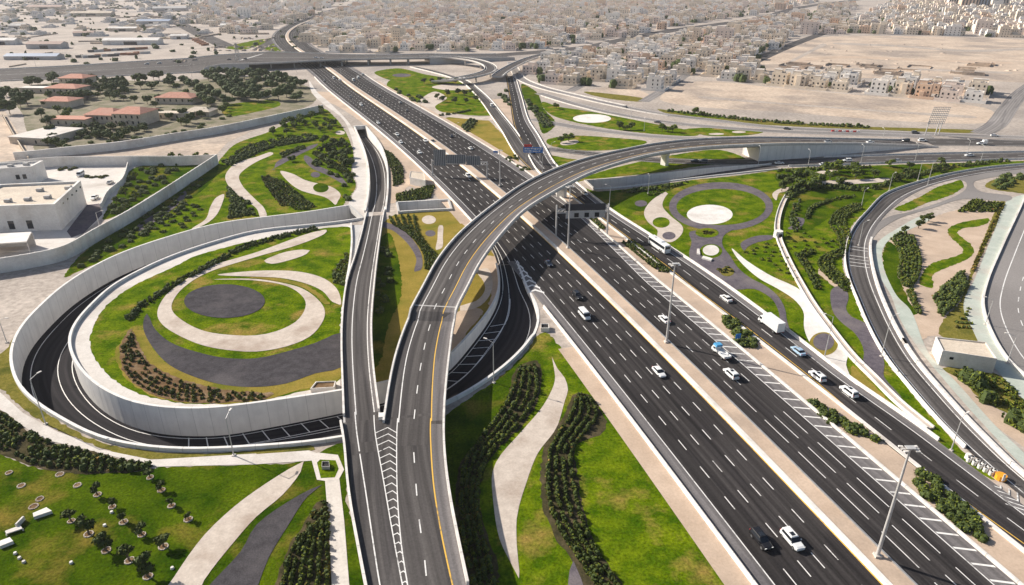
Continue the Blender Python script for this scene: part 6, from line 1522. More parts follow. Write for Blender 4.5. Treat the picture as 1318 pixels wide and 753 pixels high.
tag(mb.build("earth_mounds", [M_lot]), "low earth banks and rubble heaps on the bare plains", "earth mounds", None, "stuff")
# towers at the horizon
for lab, x, y, w, h, m in (("ochre tower block at the top right horizon", 1245, 9.5, 42, 62, WALLS[5]), ("blue glass tower block at the top right horizon", 1261, 9.5, 38, 66, M_blueroof), ("pale tower block right of the blue tower", 1284, 9, 40, 55, WALLS[0]), ("pale tower block left of the ochre tower", 1226, 8, 30, 44, WALLS[1])):
    c = at(x, y); t = thing("tower_block", lab, "tower", (c.x, c.y, 0)); mb = MB(); mb.box((c.x, c.y, 0), (w, w * .8, h), -.3); mb.build("wall", m, t)
    mb = MB(); mb.box((c.x, c.y, h), (w * .5, w * .4, 4), -.3); mb.build("roof", M_cgrey, t)
    for k in range(5):
        mb = MB()
        for s in range(1):
            ca, sa = math.cos(-.3), math.sin(-.3); xx = -w / 2 + w * (k + .5) / 5; yy = -w * .4 - .15
            def P(a, b, z): return (c.x + a * ca - b * sa, c.y + a * sa + b * ca, z)
            mb.quad(P(xx - 2, yy, 4), P(xx + 2, yy, 4), P(xx + 2, yy, h - 3), P(xx - 2, yy, h - 3))
        mb.build("window_strip", M_glass, t)
# ------------------------------------------------------------------ vehicles
PAINTS = {"white": plain("car_white", (.74, .74, .73), .3, grain=.03), "black": plain("car_black", (.014, .014, .016), .25, grain=.05), "silver": plain("car_silver", (.42, .43, .44), .3, .4, .04),
          "lightblue": plain("car_light_blue", (.34, .47, .60), .3, grain=.04), "darkblue": plain("car_dark_blue", (.02, .028, .05), .25, grain=.04), "red": plain("car_red", (.36, .03, .03), .3, grain=.04),
          "grey": plain("car_grey", (.11, .11, .115), .3, grain=.04)}
M_tarp = plain("blue_tarp", (.07, .30, .55), .6)
def loft(mb, st, mi=0):
    """body from stations (x, z0, z1, half width) with rounded shoulders"""
    rings = []
    for (x, z0, z1, w) in st:
        m = z0 + (z1 - z0) * .55
        rings.append([(x, -w * .90, z0), (x, -w, z0 + .14), (x, -w, m), (x, -w * .93, z1 - .07), (x, -w * .80, z1), (x, w * .80, z1), (x, w * .93, z1 - .07), (x, w, m), (x, w, z0 + .14), (x, w * .90, z0)])
    n = 10; b = len(mb.v)
    for r in rings: mb.v += r
    for i in range(len(rings) - 1):
        for k in range(n):
            mb.f.append((b + i * n + k, b + i * n + (k + 1) % n, b + (i + 1) * n + (k + 1) % n, b + (i + 1) * n + k)); mb.m.append(mi)
    mb.f.append(tuple(b + k for k in range(n))[::-1]); mb.m.append(mi)
    e = b + (len(rings) - 1) * n; mb.f.append(tuple(e + k for k in range(n))); mb.m.append(mi)
def frus(mb, x0, x1, w0, z0, x2, x3, w1, z1, mi=0):
    a = [(x0, -w0, z0), (x1, -w0, z0), (x1, w0, z0), (x0, w0, z0)]; b = [(x2, -w1, z1), (x3, -w1, z1), (x3, w1, z1), (x2, w1, z1)]
    i = len(mb.v); mb.v += a + b
    for k in range(4): mb.f.append((i + k, i + (k + 1) % 4, i + 4 + (k + 1) % 4, i + 4 + k)); mb.m.append(mi)
    mb.f.append((i + 4, i + 5, i + 6, i + 7)); mb.m.append(mi)
    mb.f.append((i + 3, i + 2, i + 1, i)); mb.m.append(mi)
def wheels(t, xs, w, r, fine):
    for x in xs:
        for s in (-1, 1):
            mb = MB(); mb.tube((x, s * (w - .22), r), (x, s * (w + .01), r), r, n=14); wh = mb.build("wheel", M_tyre, t)
            if fine:
                mb = MB(); mb.tube((x, s * (w + .01), r), (x, s * (w + .03), r), r * .6, n=10); mb.build("rim", M_rim, wh)
def lights(t, xf, xr, w, zf, zr):
    for s in (-1, 1):
        mb = MB(); mb.box((xf, s * w * .74, zf), (.12, w * .36, .15)); mb.build("headlight", M_headl, t)
        mb = MB(); mb.box((xr, s * w * .80, zr), (.10, w * .26, .2)); mb.build("taillight", M_redlamp, t)
CAR_PROTO = {}
def car(kind, color, fine=True):
    key = (kind, color, fine)
    if key in CAR_PROTO: return copy_tree(CAR_PROTO[key])
    p = PAINTS[color]; t = thing(kind, "car", "car")
    mb = MB()
    if kind == "sedan":
        loft(mb, [(-2.38, .38, .84, .74), (-2.25, .26, .95, .87), (-1.5, .22, .99, .91), (0, .22, .97, .92), (1.0, .22, .95, .91), (1.9, .24, .84, .88), (2.28, .30, .72, .80), (2.38, .36, .62, .68)])
        mb.build("body", p, t, smooth=False)
        mb = MB(); frus(mb, -1.85, 1.15, .82, .95, -1.08, .22, .64, 1.42); mb.build("cabin_glass", M_glass, t)
        mb = MB(); frus(mb, -1.22, .32, .67, 1.40, -1.02, .16, .58, 1.47); mb.build("car_roof", p, t)
        for s in (-1, 1):
            mb = MB(); mb.box((.75, s * 1.0, .95), (.16, .18, .14)); mb.build("mirror", p, t)
        wheels(t, (-1.38, 1.42), .90, .33, fine); lights(t, 2.26, -2.33, .86, .60, .78) if fine else None
    elif kind == "suv":
        loft(mb, [(-2.42, .45, 1.0, .80), (-2.32, .32, 1.12, .93), (-1.4, .28, 1.14, .98), (.3, .28, 1.12, .98), (1.15, .28, 1.10, .97), (2.05, .32, 1.02, .93), (2.38, .38, .90, .84), (2.45, .44, .78, .74)])
        mb.build("body", p, t)
        mb = MB(); frus(mb, -2.30, 1.15, .90, 1.12, -2.02, .42, .74, 1.70); mb.build("cabin_glass", M_glass, t)
        mb = MB(); frus(mb, -2.14, .52, .77, 1.67, -1.95, .36, .68, 1.80); rf = mb.build("car_roof", p, t)
        if fine:
            mb = MB(); mb.box((-.25, 0, 1.80), (.9, .8, .012)); mb.build("sunroof", M_glass, rf)
        for s in (-1, 1):
            mb = MB(); mb.box((.85, s * 1.06, 1.12), (.18, .2, .18)); mb.build("mirror", p, t)
            mb = MB(); frus(mb, -2.27, -1.95, .02, 1.12, -2.05, -1.88, .02, 1.70)
            for k in range(len(mb.v)): mb.v[k] = (mb.v[k][0], mb.v[k][1] + s * (.90 - (mb.v[k][2] - 1.12) * .26), mb.v[k][2])
            mb.build("pillar", p, t)
        wheels(t, (-1.45, 1.5), .96, .39, fine); lights(t, 2.34, -2.38, .92, .80, .95) if fine else None
    elif kind == "van":
        loft(mb, [(-2.75, .45, 1.25, .86), (-2.68, .3, 1.3, .95), (0, .28, 1.3, .97), (2.0, .28, 1.25, .96), (2.55, .32, 1.05, .92), (2.75, .40, .85, .82)])
        mb.build("body", p, t)
        mb = MB(); frus(mb, -2.70, 2.25, .94, 1.28, -2.62, 1.45, .86, 2.0); mb.build("cabin_glass", M_glass, t)
        mb = MB(); frus(mb, -2.68, 1.55, .89, 1.92, -2.58, 1.42, .80, 2.22); mb.build("van_roof", p, t)
        for s in (-1, 1):
            mb = MB(); mb.box((-1.2, s * .925, 1.27), (.14, .09, .7)); mb.build("pillar", p, t)
            mb = MB(); mb.box((1.9, s * 1.05, 1.3), (.2, .2, .25)); mb.build("mirror", p, t)
        wheels(t, (-1.7, 1.75), .95, .36, fine); lights(t, 2.66, -2.72, .9, .82, 1.0) if fine else None
    elif kind == "bus":
        loft(mb, [(-6.0, .5, 3.2, 1.1), (-5.9, .35, 3.36, 1.24), (0, .32, 3.4, 1.25), (5.5, .32, 3.38, 1.25), (5.9, .4, 3.2, 1.2), (6.05, .5, 2.7, 1.05)])
        mb.build("body", p, t)
        for s in (-1, 1):
            mb = MB(); mb.box((-.1, s * 1.245, 1.75), (10.9, .06, 1.05)); mb.build("window_band", M_glass, t)
            mb = MB(); mb.box((5.75, s * 1.45, 2.2), (.18, .22, .5)); mb.build("mirror", M_dark, t)
        mb = MB(); mb.box((5.98, 0, 1.5), (.10, 2.1, 1.45)); mb.build("windscreen", M_glass, t)
        mb = MB(); mb.box((-5.99, 0, 1.95), (.10, 2.0, .95)); mb.build("rear_window", M_glass, t)
        mb = MB(); mb.box((-1.2, 0, 3.38), (2.6, 1.6, .28), ins=.12); mb.build("roof_unit", p, t)
        mb = MB(); mb.box((3.0, 0, 3.38), (.8, .8, .12)); mb.build("roof_hatch", M_cgrey, t)
        wheels(t, (-3.9, -2.7, 3.6), 1.24, .5, fine); lights(t, 5.98, -5.98, 1.15, .75, .9)
    elif kind == "box_truck":
        loft(mb, [(2.5, .5, 2.35, 1.05), (2.6, .45, 2.45, 1.12), (3.6, .45, 2.45, 1.12), (4.35, .45, 1.6, 1.1), (4.5, .5, 1.3, 1.0)]); mb.build("cab", p, t)
        mb = MB(); frus(mb, 3.72, 4.42, 1.0, 1.50, 3.62, 3.78, .98, 2.36); mb.build("windscreen", M_glass, t)
        for s in (-1, 1):
            mb = MB(); mb.box((3.2, s * 1.12, 1.5), (.9, .04, .7)); mb.build("side_window", M_glass, t)
            mb = MB(); mb.box((3.9, s * 1.3, 1.6), (.15, .25, .4)); mb.build("mirror", M_dark, t)
        mb = MB(); mb.box((-1.1, 0, .95), (7.0, 2.45, 2.75))
        for k in range(14):
            for s in (-1, 1): mb.box((-4.3 + k * .49, s * 1.235, 1.0), (.10, .05, 2.65))
        for k in range(6): mb.box((-4.62, -1.0 + k * .4, 1.0), (.05, .08, 2.65))
        cg = mb.build("cargo_box", PAINTS["white"], t)
        for s in (-1, 1):
            mb = MB(); mb.box((-4.63, s * .6, 1.05), (.04, 1.12, 2.55)); mb.build("rear_door", PAINTS["white"], cg)
        mb = MB(); mb.box((-.6, 0, .62), (7.6, 1.0, .3)); mb.build("chassis", M_dark, t)
        wheels(t, (-2.9, 3.5), 1.15, .48, fine); lights(t, 4.44, -4.62, 1.05, .8, .8)
    elif kind == "flatbed_truck":
        loft(mb, [(1.2, .5, 2.0, .92), (1.3, .42, 2.1, 1.0), (2.3, .42, 2.1, 1.0), (2.9, .45, 1.3, .98), (3.05, .5, 1.1, .9)]); mb.build("cab", p, t)
        mb = MB(); frus(mb, 2.32, 2.94, .9, 1.25, 2.26, 2.42, .88, 2.0); mb.build("windscreen", M_glass, t)
        mb = MB(); mb.box((1.55, 0, 2.08), (1.7, 1.9, .55), ins=.12); mb.build("cab_tarp", M_tarp, t)
        mb = MB(); mb.box((-1.1, 0, .85), (4.5, 2.1, .14))
        mb.build("bed", p, t)
        for s in (-1, 1):
            mb = MB(); mb.box((-1.1, s * 1.03, .99), (4.5, .07, .45)); mb.build("side_board", p, t)
            mb = MB(); mb.box((1.7, s * 1.005, 1.3), (.7, .04, .55)); mb.build("side_window", M_glass, t)
        mb = MB(); mb.box((-3.33, 0, .99), (.07, 2.1, .45)); mb.build("tail_board", p, t)
        wheels(t, (-2.0, 2.1), .98, .42, fine); lights(t, 3.0, -3.36, .95, .75, .7)
    elif kind == "pickup":
        loft(mb, [(-2.6, .45, 1.02, .82), (-2.5, .32, 1.08, .93), (0, .3, 1.08, .95), (1.3, .3, 1.08, .95), (2.2, .34, .98, .9), (2.6, .42, .8, .78)]); mb.build("body", p, t)
        mb = MB(); frus(mb, -.75, 1.3, .86, 1.06, -.55, .62, .72, 1.62); mb.build("cabin_glass", M_glass, t)
        mb = MB(); frus(mb, -.66, .72, .75, 1.58, -.5, .55, .66, 1.70); mb.build("car_roof", p, t)
        mb = MB(); mb.box((-1.65, 0, 1.05), (1.55, 1.5, .05)); mb.build("load_bed", M_dark, t)
        wheels(t, (-1.5, 1.6), .93, .39, fine)
    elif kind == "box_pickup":
        loft(mb, [(-2.6, .45, 1.0, .8), (-2.5, .32, 1.05, .93), (1.3, .3, 1.08, .95), (2.2, .34, .98, .9), (2.6, .42, .8, .78)]); mb.build("body", p, t)
        mb = MB(); frus(mb, -.3, 1.3, .86, 1.06, -.2, .62, .72, 1.62); mb.build("cabin_glass", M_glass, t)
        mb = MB(); frus(mb, -.3, .72, .75, 1.58, -.2, .55, .66, 1.70); mb.build("car_roof", p, t)
        mb = MB(); mb.box((-1.6, 0, 1.0), (2.3, 1.95, 1.75), ins=.04); mb.build("cargo_box", PAINTS["white"], t)
        wheels(t, (-1.5, 1.6), .93, .39, fine)
    CAR_PROTO[key] = t
    return t
def put(kind, color, pxy, path, rev, label, cat="car", z=0.11, fine=None, group=None):
    p = at(pxy[0], pxy[1], z + (pxy[2] if len(pxy) > 2 else 0))
    i = max(1, min(path.n - 2, path.near(p.x, p.y)))
    d = path.P[i + 1] - path.P[i - 1]
    a = math.atan2(d.y, d.x) + (math.pi if rev else 0)
    D = math.hypot(p.x, p.y)
    o = car(kind, color, (D < 270) if fine is None else fine)
    if z + (pxy[2] if len(pxy) > 2 else 0) > 1: zz = path.P[i].z + .18
    else: zz = path.P[i].z + z + .005
    o.location = (p.x, p.y, zz); o.rotation_euler = (0, 0, a)
    return tag(o, label, cat, group)
put("suv", "white", (1019, 698), HWY, True, "white station wagon with a sunroof at the bottom right, beside the black wagon")
put("suv", "black", (979, 698), HWY, True, "black off-roader just left of the nearest white wagon on the highway")
put("sedan", "white", (848, 481), HWY, True, "white saloon alone in the middle of the near highway lanes")
put("van", "white", (752, 408), HWY, True, "white minibus with a dark windscreen below the black car", "van")
put("suv", "black", (743, 383), HWY, True, "black car just beyond the white minibus on the highway")
put("sedan", "darkblue", (706, 341), HWY, True, "dark blue car inside the flyover's shadow on the highway")
put("suv", "red", (587, 211, 0), HWY, True, "small red car just past the sign gantry")
put("suv", "white", (603, 228), HWY, True, "white wagon right of the red car past the sign gantry")
put("sedan", "white", (540, 197), HWY, True, "white car in the middle lanes before the sign gantry")
put("sedan", "white", (516, 184), HWY, True, "white car near the left barrier before the sign gantry")
put("sedan", "white", (511, 174), HWY, True, "white car close behind another near the left barrier")
put("sedan", "white", (547.5, 182), HWY, True, "white car near the median next to a dark car")
put("sedan", "grey", (557.5, 183), HWY, True, "dark car near the median next to a white car")
put("sedan", "white", (487, 159), HWY, True, "white car in the right lane of the far oncoming stretch")
put("suv", "white", (465, 136), HWY, True, "white wagon in the middle of the far oncoming stretch")
put("sedan", "grey", (451, 126), HWY, True, "dark grey car in the middle of the far oncoming stretch")
put("van", "white", (430, 101.5), HWY, True, "white van just out of the overpass shadow", "van")
put("sedan", "white", (437.5, 103.5), HWY, True, "white car beside the van just out of the overpass shadow")
put("sedan", "grey", (418, 104.5), HWY, True, "dark car left of the white van near the overpass")
put("sedan", "white", (855, 413), HWY, False, "white saloon beside the middle floodlight mast")
put("flatbed_truck", "white", (927, 457), HWY, False, "white flatbed truck with a blue tarpaulin over the cab", "truck")
put("suv", "white", (940.5, 484), HWY, False, "white wagon behind the flatbed truck with the blue tarpaulin")
put("sedan", "grey", (523.5, 143.5), HWY, False, "dark car on the outbound lanes beyond the sign gantry")
put("sedan", "grey", (487.5, 124.5), HWY, False, "dark car far out on the outbound lanes, nearer the overpass")
put("sedan", "darkblue", (581, 176.5), HWY, False, "dark blue car on the outbound lanes beside the thin verge pole")
put("sedan", "white", (605.5, 192), HWY, False, "white car on the outbound lanes right behind the sign gantry panel")
put("sedan", "silver", (515, 133), HWY, False, "silver car on the outer outbound lane beyond the dark car")
put("van", "white", (461, 101), HWY, False, "white van on the outbound lanes near the overpass", "van")
put("van", "silver", (467, 97.5), HWY, False, "silver van farthest out on the outbound lanes near the overpass", "van")
put("van", "white", (455, 104), HWY, False, "white van nearest the median on the outbound lanes by the overpass", "van")
put("bus", "white", (848, 320), RAMP, False, "white coach with a dark window band on the bus ramp", "bus")
put("sedan", "white", (934.5, 386), RAMP, False, "white saloon alone on the ramp behind the coach")
put("box_truck", "white", (991, 422), RAMP, False, "white box truck with a ribbed cargo body on the ramp", "truck")
put("sedan", "lightblue", (1027, 454), RAMP, False, "light blue car following the box truck on the ramp")
put("suv", "white", (1051.5, 487), RAMP, False, "white wagon between the light blue car and the last white car on the ramp")
put("suv", "white", (1092, 507), RAMP, False, "last white wagon in the ramp's queue, lowest in the picture")
put("sedan", "white", (752, 250), RAMP, False, "white car just in front of the flyover's pier on the ramp")
put("sedan", "silver", (684, 197), RAMP, False, "silver car under the blue direction sign where the ramps join")
put("van", "white", (633, 137), R2, False, "white van on the narrow far ramp", "van")
put("sedan", "silver", (1066, 182, 7), F1, False, "silver car on the raised approach road, leftmost there")
put("sedan", "white", (1120, 183, 4.4), F1, False, "white car on the raised approach road, halfway along")
put("suv", "black", (1166, 180.5, 1.5), F1, True, "black wagon near the foot of the raised approach road")
put("suv", "white", (1187, 182), U2, False, "white wagon right behind the black wagon on the upper right road")
put("box_pickup", "white", (1263, 186), U2, True, "white pickup with a box body on the upper right road", "pickup")
put("sedan", "grey", (1013, 166.5), S1, False, "dark car on the frontage road below the sandy lot")
put("suv", "grey", (1178, 172), S1, False, "dark wagon on the frontage road near the lattice sign back")
put("sedan", "white", (1280, 175.5), S1, False, "white car on the frontage road at the right edge")
put("suv", "white", (1090, 208), LR, True, "white wagon on the lower link road, middle one")
put("sedan", "silver", (1154, 208), LR, True, "silver car on the lower link road, right of the white wagon")
put("sedan", "white", (1060, 213), LR, False, "white car half hidden by the lower link road's barrier")
put("sedan", "white", (1003, 211), LR, False, "white car on the lower link road above the round lawn")
put("suv", "grey", (905, 209), LR, True, "dark grey wagon on the link road under the flyover's right end")
put("sedan", "black", (894.5, 208.5), LR, True, "black car leading the dark grey wagon under the flyover's right end")
put("sedan", "white", (1247, 201), LR, True, "white car on the lower link road near the right edge")
put("sedan", "grey", (804, 138.5), S1, True, "dark car on the frontage road below the beige villas")
put("sedan", "grey", (846, 158), S2, True, "dark car on the inner frontage road above the bright lawn")
put("sedan", "white", (407, 75, 6.8), OV, False, "white car on the overpass, left of two")
put("sedan", "white", (414, 75.4, 6.8), OV, False, "white car on the overpass, right of two")
put("sedan", "grey", (296, 83), OV, True, "dark car on the wide road left of the overpass")
put("sedan", "grey", (317, 85), OV, True, "dark car entering the left end of the overpass")
put("suv", "white", (205, 82), OV, True, "white wagon on the wide left road by the sheds")
put("suv", "white", (189, 83), OV, True, "white wagon farthest left on the wide left road")

YARD = Path([at(150, 222), at(120, 250), at(90, 262)])
for kind_, col_, p_, rev_, lab_ in (("van", "white", (104, 226), False, "white van parked in the white compound's yard"), ("sedan", "silver", (142, 236), True, "silver car parked by the low inner wall of the compound"),
                                    ("pickup", "white", (122, 256), False, "white pickup in the compound beside the large white building"), ("suv", "black", (2, 249), True, "dark car in front of the white building at the left edge"), ("sedan", "white", (70, 212), False, "white car behind the white building at the left edge")):
    put(kind_, col_, p_, YARD, rev_, lab_, "van" if kind_ == "van" else "car")
# ------------------------------------------------------------------ lamps, masts, gantries, signs
def lamp_proto(H, arms):
    t = thing("street_lamp", "lamp", "street lamp")
    mb = MB(); mb.tube((0, 0, -.2), (0, 0, H), .14, .075, 8); mb.build("pole", M_pole, t)
    mb = MB(); mb.box((0, 0, -.1), (.7, .7, .35)); mb.build("base", M_crete, t)
    for a in arms:
        mb = MB(); mb.tube((0, 0, H - .05), (a * 1.9, 0, H + .55), .06, .05, 6); ar = mb.build("arm", M_pole, t)
        mb = MB(); mb.box((a * 2.25, 0, H + .48), (.95, .36, .15)); mb.build("lamp_head", M_white_c, ar)
    return t
L1 = {}
def lamp(base, H, az, label, arms=(1,), z=0.0):
    k = (H, arms)
    if k not in L1: L1[k] = lamp_proto(H, arms); o = L1[k]
    else: o = copy_tree(L1[k])
    p = at(base[0], base[1], z); o.location = (p.x, p.y, z); o.rotation_euler = (0, 0, az)
    return tag(o, label, "street lamp", "street lamps")
lamp((59, 546), 11.8, 1.2, "slim lamp post on the near left rim of the sunken loop road")
lamp((9, 441), 7, 0, "lamp post at the left edge beside the outer wall of the loop")
lamp((301, 586.5), 9.5, 1.5, "lamp post on the footpath above the bottom left lawn")
lamp((635.5, 493), 11.4, 2.6, "lamp post on the trench wall right of the flyover")
lamp((1224, 580), 8.4, .6, "lamp post on the grass wedge between bus ramp and curved ramp")
lamp((1061, 460), 12, 2.8, "lamp post by the oval gravel bed in the right-hand garden")
lamp((1134, 459), 11.7, .4, "lamp post at the edge of the purple path beside the curved ramp")
lamp((1181, 232.5), 9, .6, "left one of two lamp posts at the top of the curved ramp")
lamp((1193.5, 239), 11.5, -.4, "right one of two lamp posts at the top of the curved ramp")
lamp((1144, 246), 8, .6, "lamp post on the garden side of the curved ramp's upper bend")
lamp((1108, 268), 8, .6, "lamp post above the clipped terrace hedge")
lamp((1105, 316), 9, .4, "lamp post on the curved ramp beside the rumble bars")
lamp((1268, 418), 8, 2.8, "upper lamp post on the wide grey road's inner wall")
lamp((1296, 468), 8, 2.8, "lower lamp post on the wide grey road's inner wall")
lamp((1040, 213), 7.5, 1.6, "lamp post on the lower link road, left of two silver poles")
lamp((1107.6, 211.5), 9.5, 1.6, "lamp post on the lower link road between the two white cars")
lamp((1177, 209.5), 9.5, 1.6, "lamp post on the lower link road right of the silver car")
lamp((976, 212), 9, 1.6, "lamp post by the corner of the flyover's approach wall")
lamp((784, 268), 9.6, 2.6, "lamp post on the grass beside the dark gantry")
lamp((834, 249), 8, 1.6, "lamp post at the near wall of the sunken link road")
lamp((586.5, 175.5), 7.5, .6, "slim pole on the outbound verge beside the dark blue car")
lamp((542, 149), 8.5, .6, "slim pole on the outbound verge farther up the highway")
lamp((709, 206), 9, .6, "lamp post beside the blue direction sign")
lamp((698, 221), 8, .6, "lamp post on the ramp just behind the flyover")
lamp((439, 97), 8, .6, "lamp post in the median at the mouth of the overpass", (1, -1))
lamp((382, 95), 7, .6, "lamp post left of the highway at the mouth of the overpass")
lamp((524, 86), 8, .6, "lamp post under the right half of the overpass")
lamp((1135, 184), 8, 1.6, "lamp post on the raised approach road between the cars")
lamp((1244, 200), 8, 1.6, "lamp post between the upper and lower right roads")
lamp((1262, 208), 8, 1.6, "lamp post below the white box pickup on the lower link road")
lamp((812, 150), 7, 1.6, "lamp post beside the far white ellipse lawn, left of two")
lamp((829, 168), 7, 1.6, "lamp post beside the far bright lawn, right of two")
lamp((247, 99), 11, 1.6, "tall white pole by the wide road behind the big grove")
lamp((47, 88), 11, 1.6, "tall white pole by the wide road at the far left")
lamp((130, 299), 8, .4, "thin pole in the yard right of the large white building")
def mast_proto(H):
    t = thing("floodlight_mast", "mast", "floodlight mast")
    mb = MB(); mb.tube((0, 0, -.2), (0, 0, H), .34, .16, 10); mb.build("pole", M_pole, t)
    mb = MB(); mb.box((0, 0, 0), (1.2, 1.2, .75), ins=.1); mb.build("base", M_crete, t)
    mb = MB(); mb.tube((0, 0, H - .3), (0, 0, H), .34, .36, 8); mb.box((0, 0, H - .05), (1.5, .9, .12)); fr = mb.build("head_plate", M_pole, t)
    for sx in (-1, 1):
        mb = MB(); mb.tube((0, 0, H - .2), (sx * 1.5, 0, H - .2), .06, n=5); mb.build("cross_arm", M_pole, fr)
        for k in range(3):
            mb = MB(); mb.box((sx * (.95 + .1 * k), (k - 1) * .62, H - .34), (.75, .42, .16), sx * .12 * (k - 1), ins=.15); mb.build("floodlight", M_white_c, fr)
    return t
m0 = mast_proto(23.5)
for i, (b, lab) in enumerate((((1128, 719), "tall floodlight mast in the median, nearest, at the bottom right"), ((857.5, 443), "tall floodlight mast in the median beside the white saloon"), ((731, 321), "tall floodlight mast in the median behind the dark gantry"), ((643.5, 240), "tall floodlight mast in the median behind the flyover"))):
    o = m0 if i == 0 else copy_tree(m0); p = at(*b); o.location = (p.x, p.y, .3); o.rotation_euler = (0, 0, .2 * i); tag(o, lab, "floodlight mast", "floodlight masts")
    if i == 3: o.scale = (1, 1, .72)
M_back = plain("sign_back_metal", (.15, .165, .185), .6, .3, .15, 1.0)
M_panel = plain("dark_sign_face", (.02, .022, .035), .5)
def gantry(label, pL, pR, zb, H, panels, mats=None):
    a, b = at(*pL), at(*pR); c = (a + b) / 2
    t = thing("sign_gantry", label, "gantry", (c.x, c.y, 0))
    d = (b - a).normalized(); n = Vector((d.y, -d.x, 0))
    for q in (a, b):
        for s in (-.5, .5):
            mb = MB(); mb.tube((q.x + n.x * s, q.y + n.y * s, -.1), (q.x + n.x * s, q.y + n.y * s, H), .24, n=8); mb.build("post", M_pole, t)
    mb = MB()
    for s in (-.5, .5):
        for z in (zb, zb + 1.3): mb.tube((a.x + n.x * s, a.y + n.y * s, z), (b.x + n.x * s, b.y + n.y * s, z), .13, n=6)
    L = (b - a).length; k = 0.0
    while k < L - 1:
        p, q = a + d * k, a + d * (k + 1.4)
        for s in (-.5, .5): mb.tube((p.x + n.x * s, p.y + n.y * s, zb), (q.x + n.x * s, q.y + n.y * s, zb + 1.3), .07, n=4, cap=False)
        k += 1.4
    mb.build("truss", M_pole, t)
    for (x0, x1, z0, z1, m, rib) in panels:
        p, q = a + d * x0 + n * .75, a + d * x1 + n * .75
        mb = MB(); mb.prism([flat(p), flat(q), flat(q + n * .12), flat(p + n * .12)], z0, z1)
        pn = mb.build("sign_panel", m, t)
        mb = MB(); x = x0 + .4
        while rib and x < x1:
            p = a + d * x + n * .87; mb.prism([flat(p), flat(p + d * .16), flat(p + d * .16 + n * .16), flat(p + n * .16)], z0, z1); x += .9
        if rib: mb.build("ribs", M_pole, pn)
    return t, a, d, n
gantry("grey sign gantry over the oncoming lanes, seen from the back", (557, 226), (627, 228), 6.2, 7.6, [(1.0, 7.2, 5.4, 13.4, M_back, True), (7.4, 17.0, 6.6, 11.0, M_back, True), (17.2, 24.2, 6.0, 10.6, M_back, True)])
g2, a, d, n = gantry("dark shaded sign gantry with three lane panels over the outbound lanes", (715.5, 305), (781, 303), 9.6, 12.6, [(3.2, 18.5, 10.6, 13.2, M_panel, False), (3.4, 18.3, 7.6, 10.5, M_cgrey, False)])
for k in range(3):
    p = a + d * (6.6 + k * 3.9) + n * .9; q = p + d * 1.7
    mb = MB(); mb.prism([flat(p), flat(q), flat(q + n * .1), flat(p + n * .1)], 8.0, 9.7); mb.build("lane_signal", M_dark, g2)
# blue direction sign with a red strip, standing beside the joining ramps
def board(label, cat, base, w, z0, h, m, strips=(), posts=2, az=0.0, name="road_sign"):
    c = at(*base); t = thing(name, label, cat, (c.x, c.y, 0)); ca, sa = math.cos(az), math.sin(az)
    def P(x, y): return (c.x + x * ca - y * sa, c.y + x * sa + y * ca)
    for k in range(posts):
        x = (-w * .35 + w * .7 * k / max(1, posts - 1)) if posts > 1 else 0
        mb = MB(); q = P(x, .12); mb.tube((*q, -.1), (*q, z0 + h * .8), .12, n=6); mb.build("post", M_pole, t)
    mb = MB(); mb.prism([P(-w / 2, -.05), P(w / 2, -.05), P(w / 2, .05), P(-w / 2, .05)], z0, z0 + h); pn = mb.build("sign_face", m, t)
    for (x0, x1, za, zb, mm) in strips:
        mb = MB(); mb.prism([P(x0, -.09), P(x1, -.09), P(x1, -.055), P(x0, -.055)], z0 + za, z0 + zb); mb.build("lettering", mm, pn)
    return t
rg = random.Random(4); st = []
for ln, (z0_, z1_) in enumerate(((1.75, 2.45), (.55, 1.25))):
    x = -4.5
    while x < 4.2:
        w_ = rg.uniform(.25, .9); st.append((x, min(x + w_, 4.5), z0_ + rg.uniform(-.1, .15), z1_ + rg.uniform(-.25, .1), M_paint)); x += w_ + rg.uniform(.18, .5)
ds = board("blue direction sign with white lettering and a red strip above the joining ramps", "road sign", (686, 209), 10.4, 5.2, 2.9, M_blue, st, 2, -.12)
c = at(680.5, 209); mb = MB(); mb.prism([(c.x - 2.6, c.y - .1), (c.x + 1.6, c.y - .1), (c.x + 1.6, c.y + .1), (c.x - 2.6, c.y + .1)], 8.2, 9.6); mb.build("red_strip", M_red, ds)
board("small blue sign among the bushes on the verge", "road sign", (949, 441), 1.5, 1.3, 1.4, M_blue, (), 1, .2)
board("small blue and white sign beside the outbound verge", "road sign", (638, 200), 2.6, 1.2, 1.3, M_blue, [(-1.2, 1.2, .1, .4, M_paint)], 2, -.1)
# yellow crash cushion at the nose of the gore
cc = at(1268, 605); t = thing("crash_cushion", "yellow-nosed crash cushion of pale barrels at the tip of the grass wedge", "crash cushion", (cc.x, cc.y, 0))
d = (at(1285, 616) - at(1250, 595)); d.z = 0; d.normalize(); n = Vector((d.y, -d.x, 0))
for k in range(5):
    for s in (-.55, .55):
        p = cc + d * (k * 1.15 - 3.2) + n * s; mb = MB(); mb.tube((p.x, p.y, -.1), (p.x, p.y, .95), .42, .42, 10); br_ = mb.build("barrel", M_white_c, t)
        mb = MB(); mb.tube((p.x, p.y, 1.0), (p.x, p.y, 1.03), .26, .26, 8); mb.build("barrel_lid", M_dark, br_)
p = cc + d * 3.0; mb = MB(); mb.tube((p.x, p.y, -.1), (p.x, p.y, 1.1), 1.05, 1.0, 12); mb.build("nose", M_orange, t)
board("slim white marker sign at the end of the gore", "road sign", (1290, 621), .5, .4, 1.6, M_paint, (), 1, 0, "marker_post")
o_ = at(1245, 590); mb = MB(); mb.tube((o_.x, o_.y, -.1), (o_.x, o_.y, 1.2), .6, .5, 10); tag(mb.build("white_tank", M_white_c), "round white cabinet on the grass wedge behind the crash cushion", "cabinet")
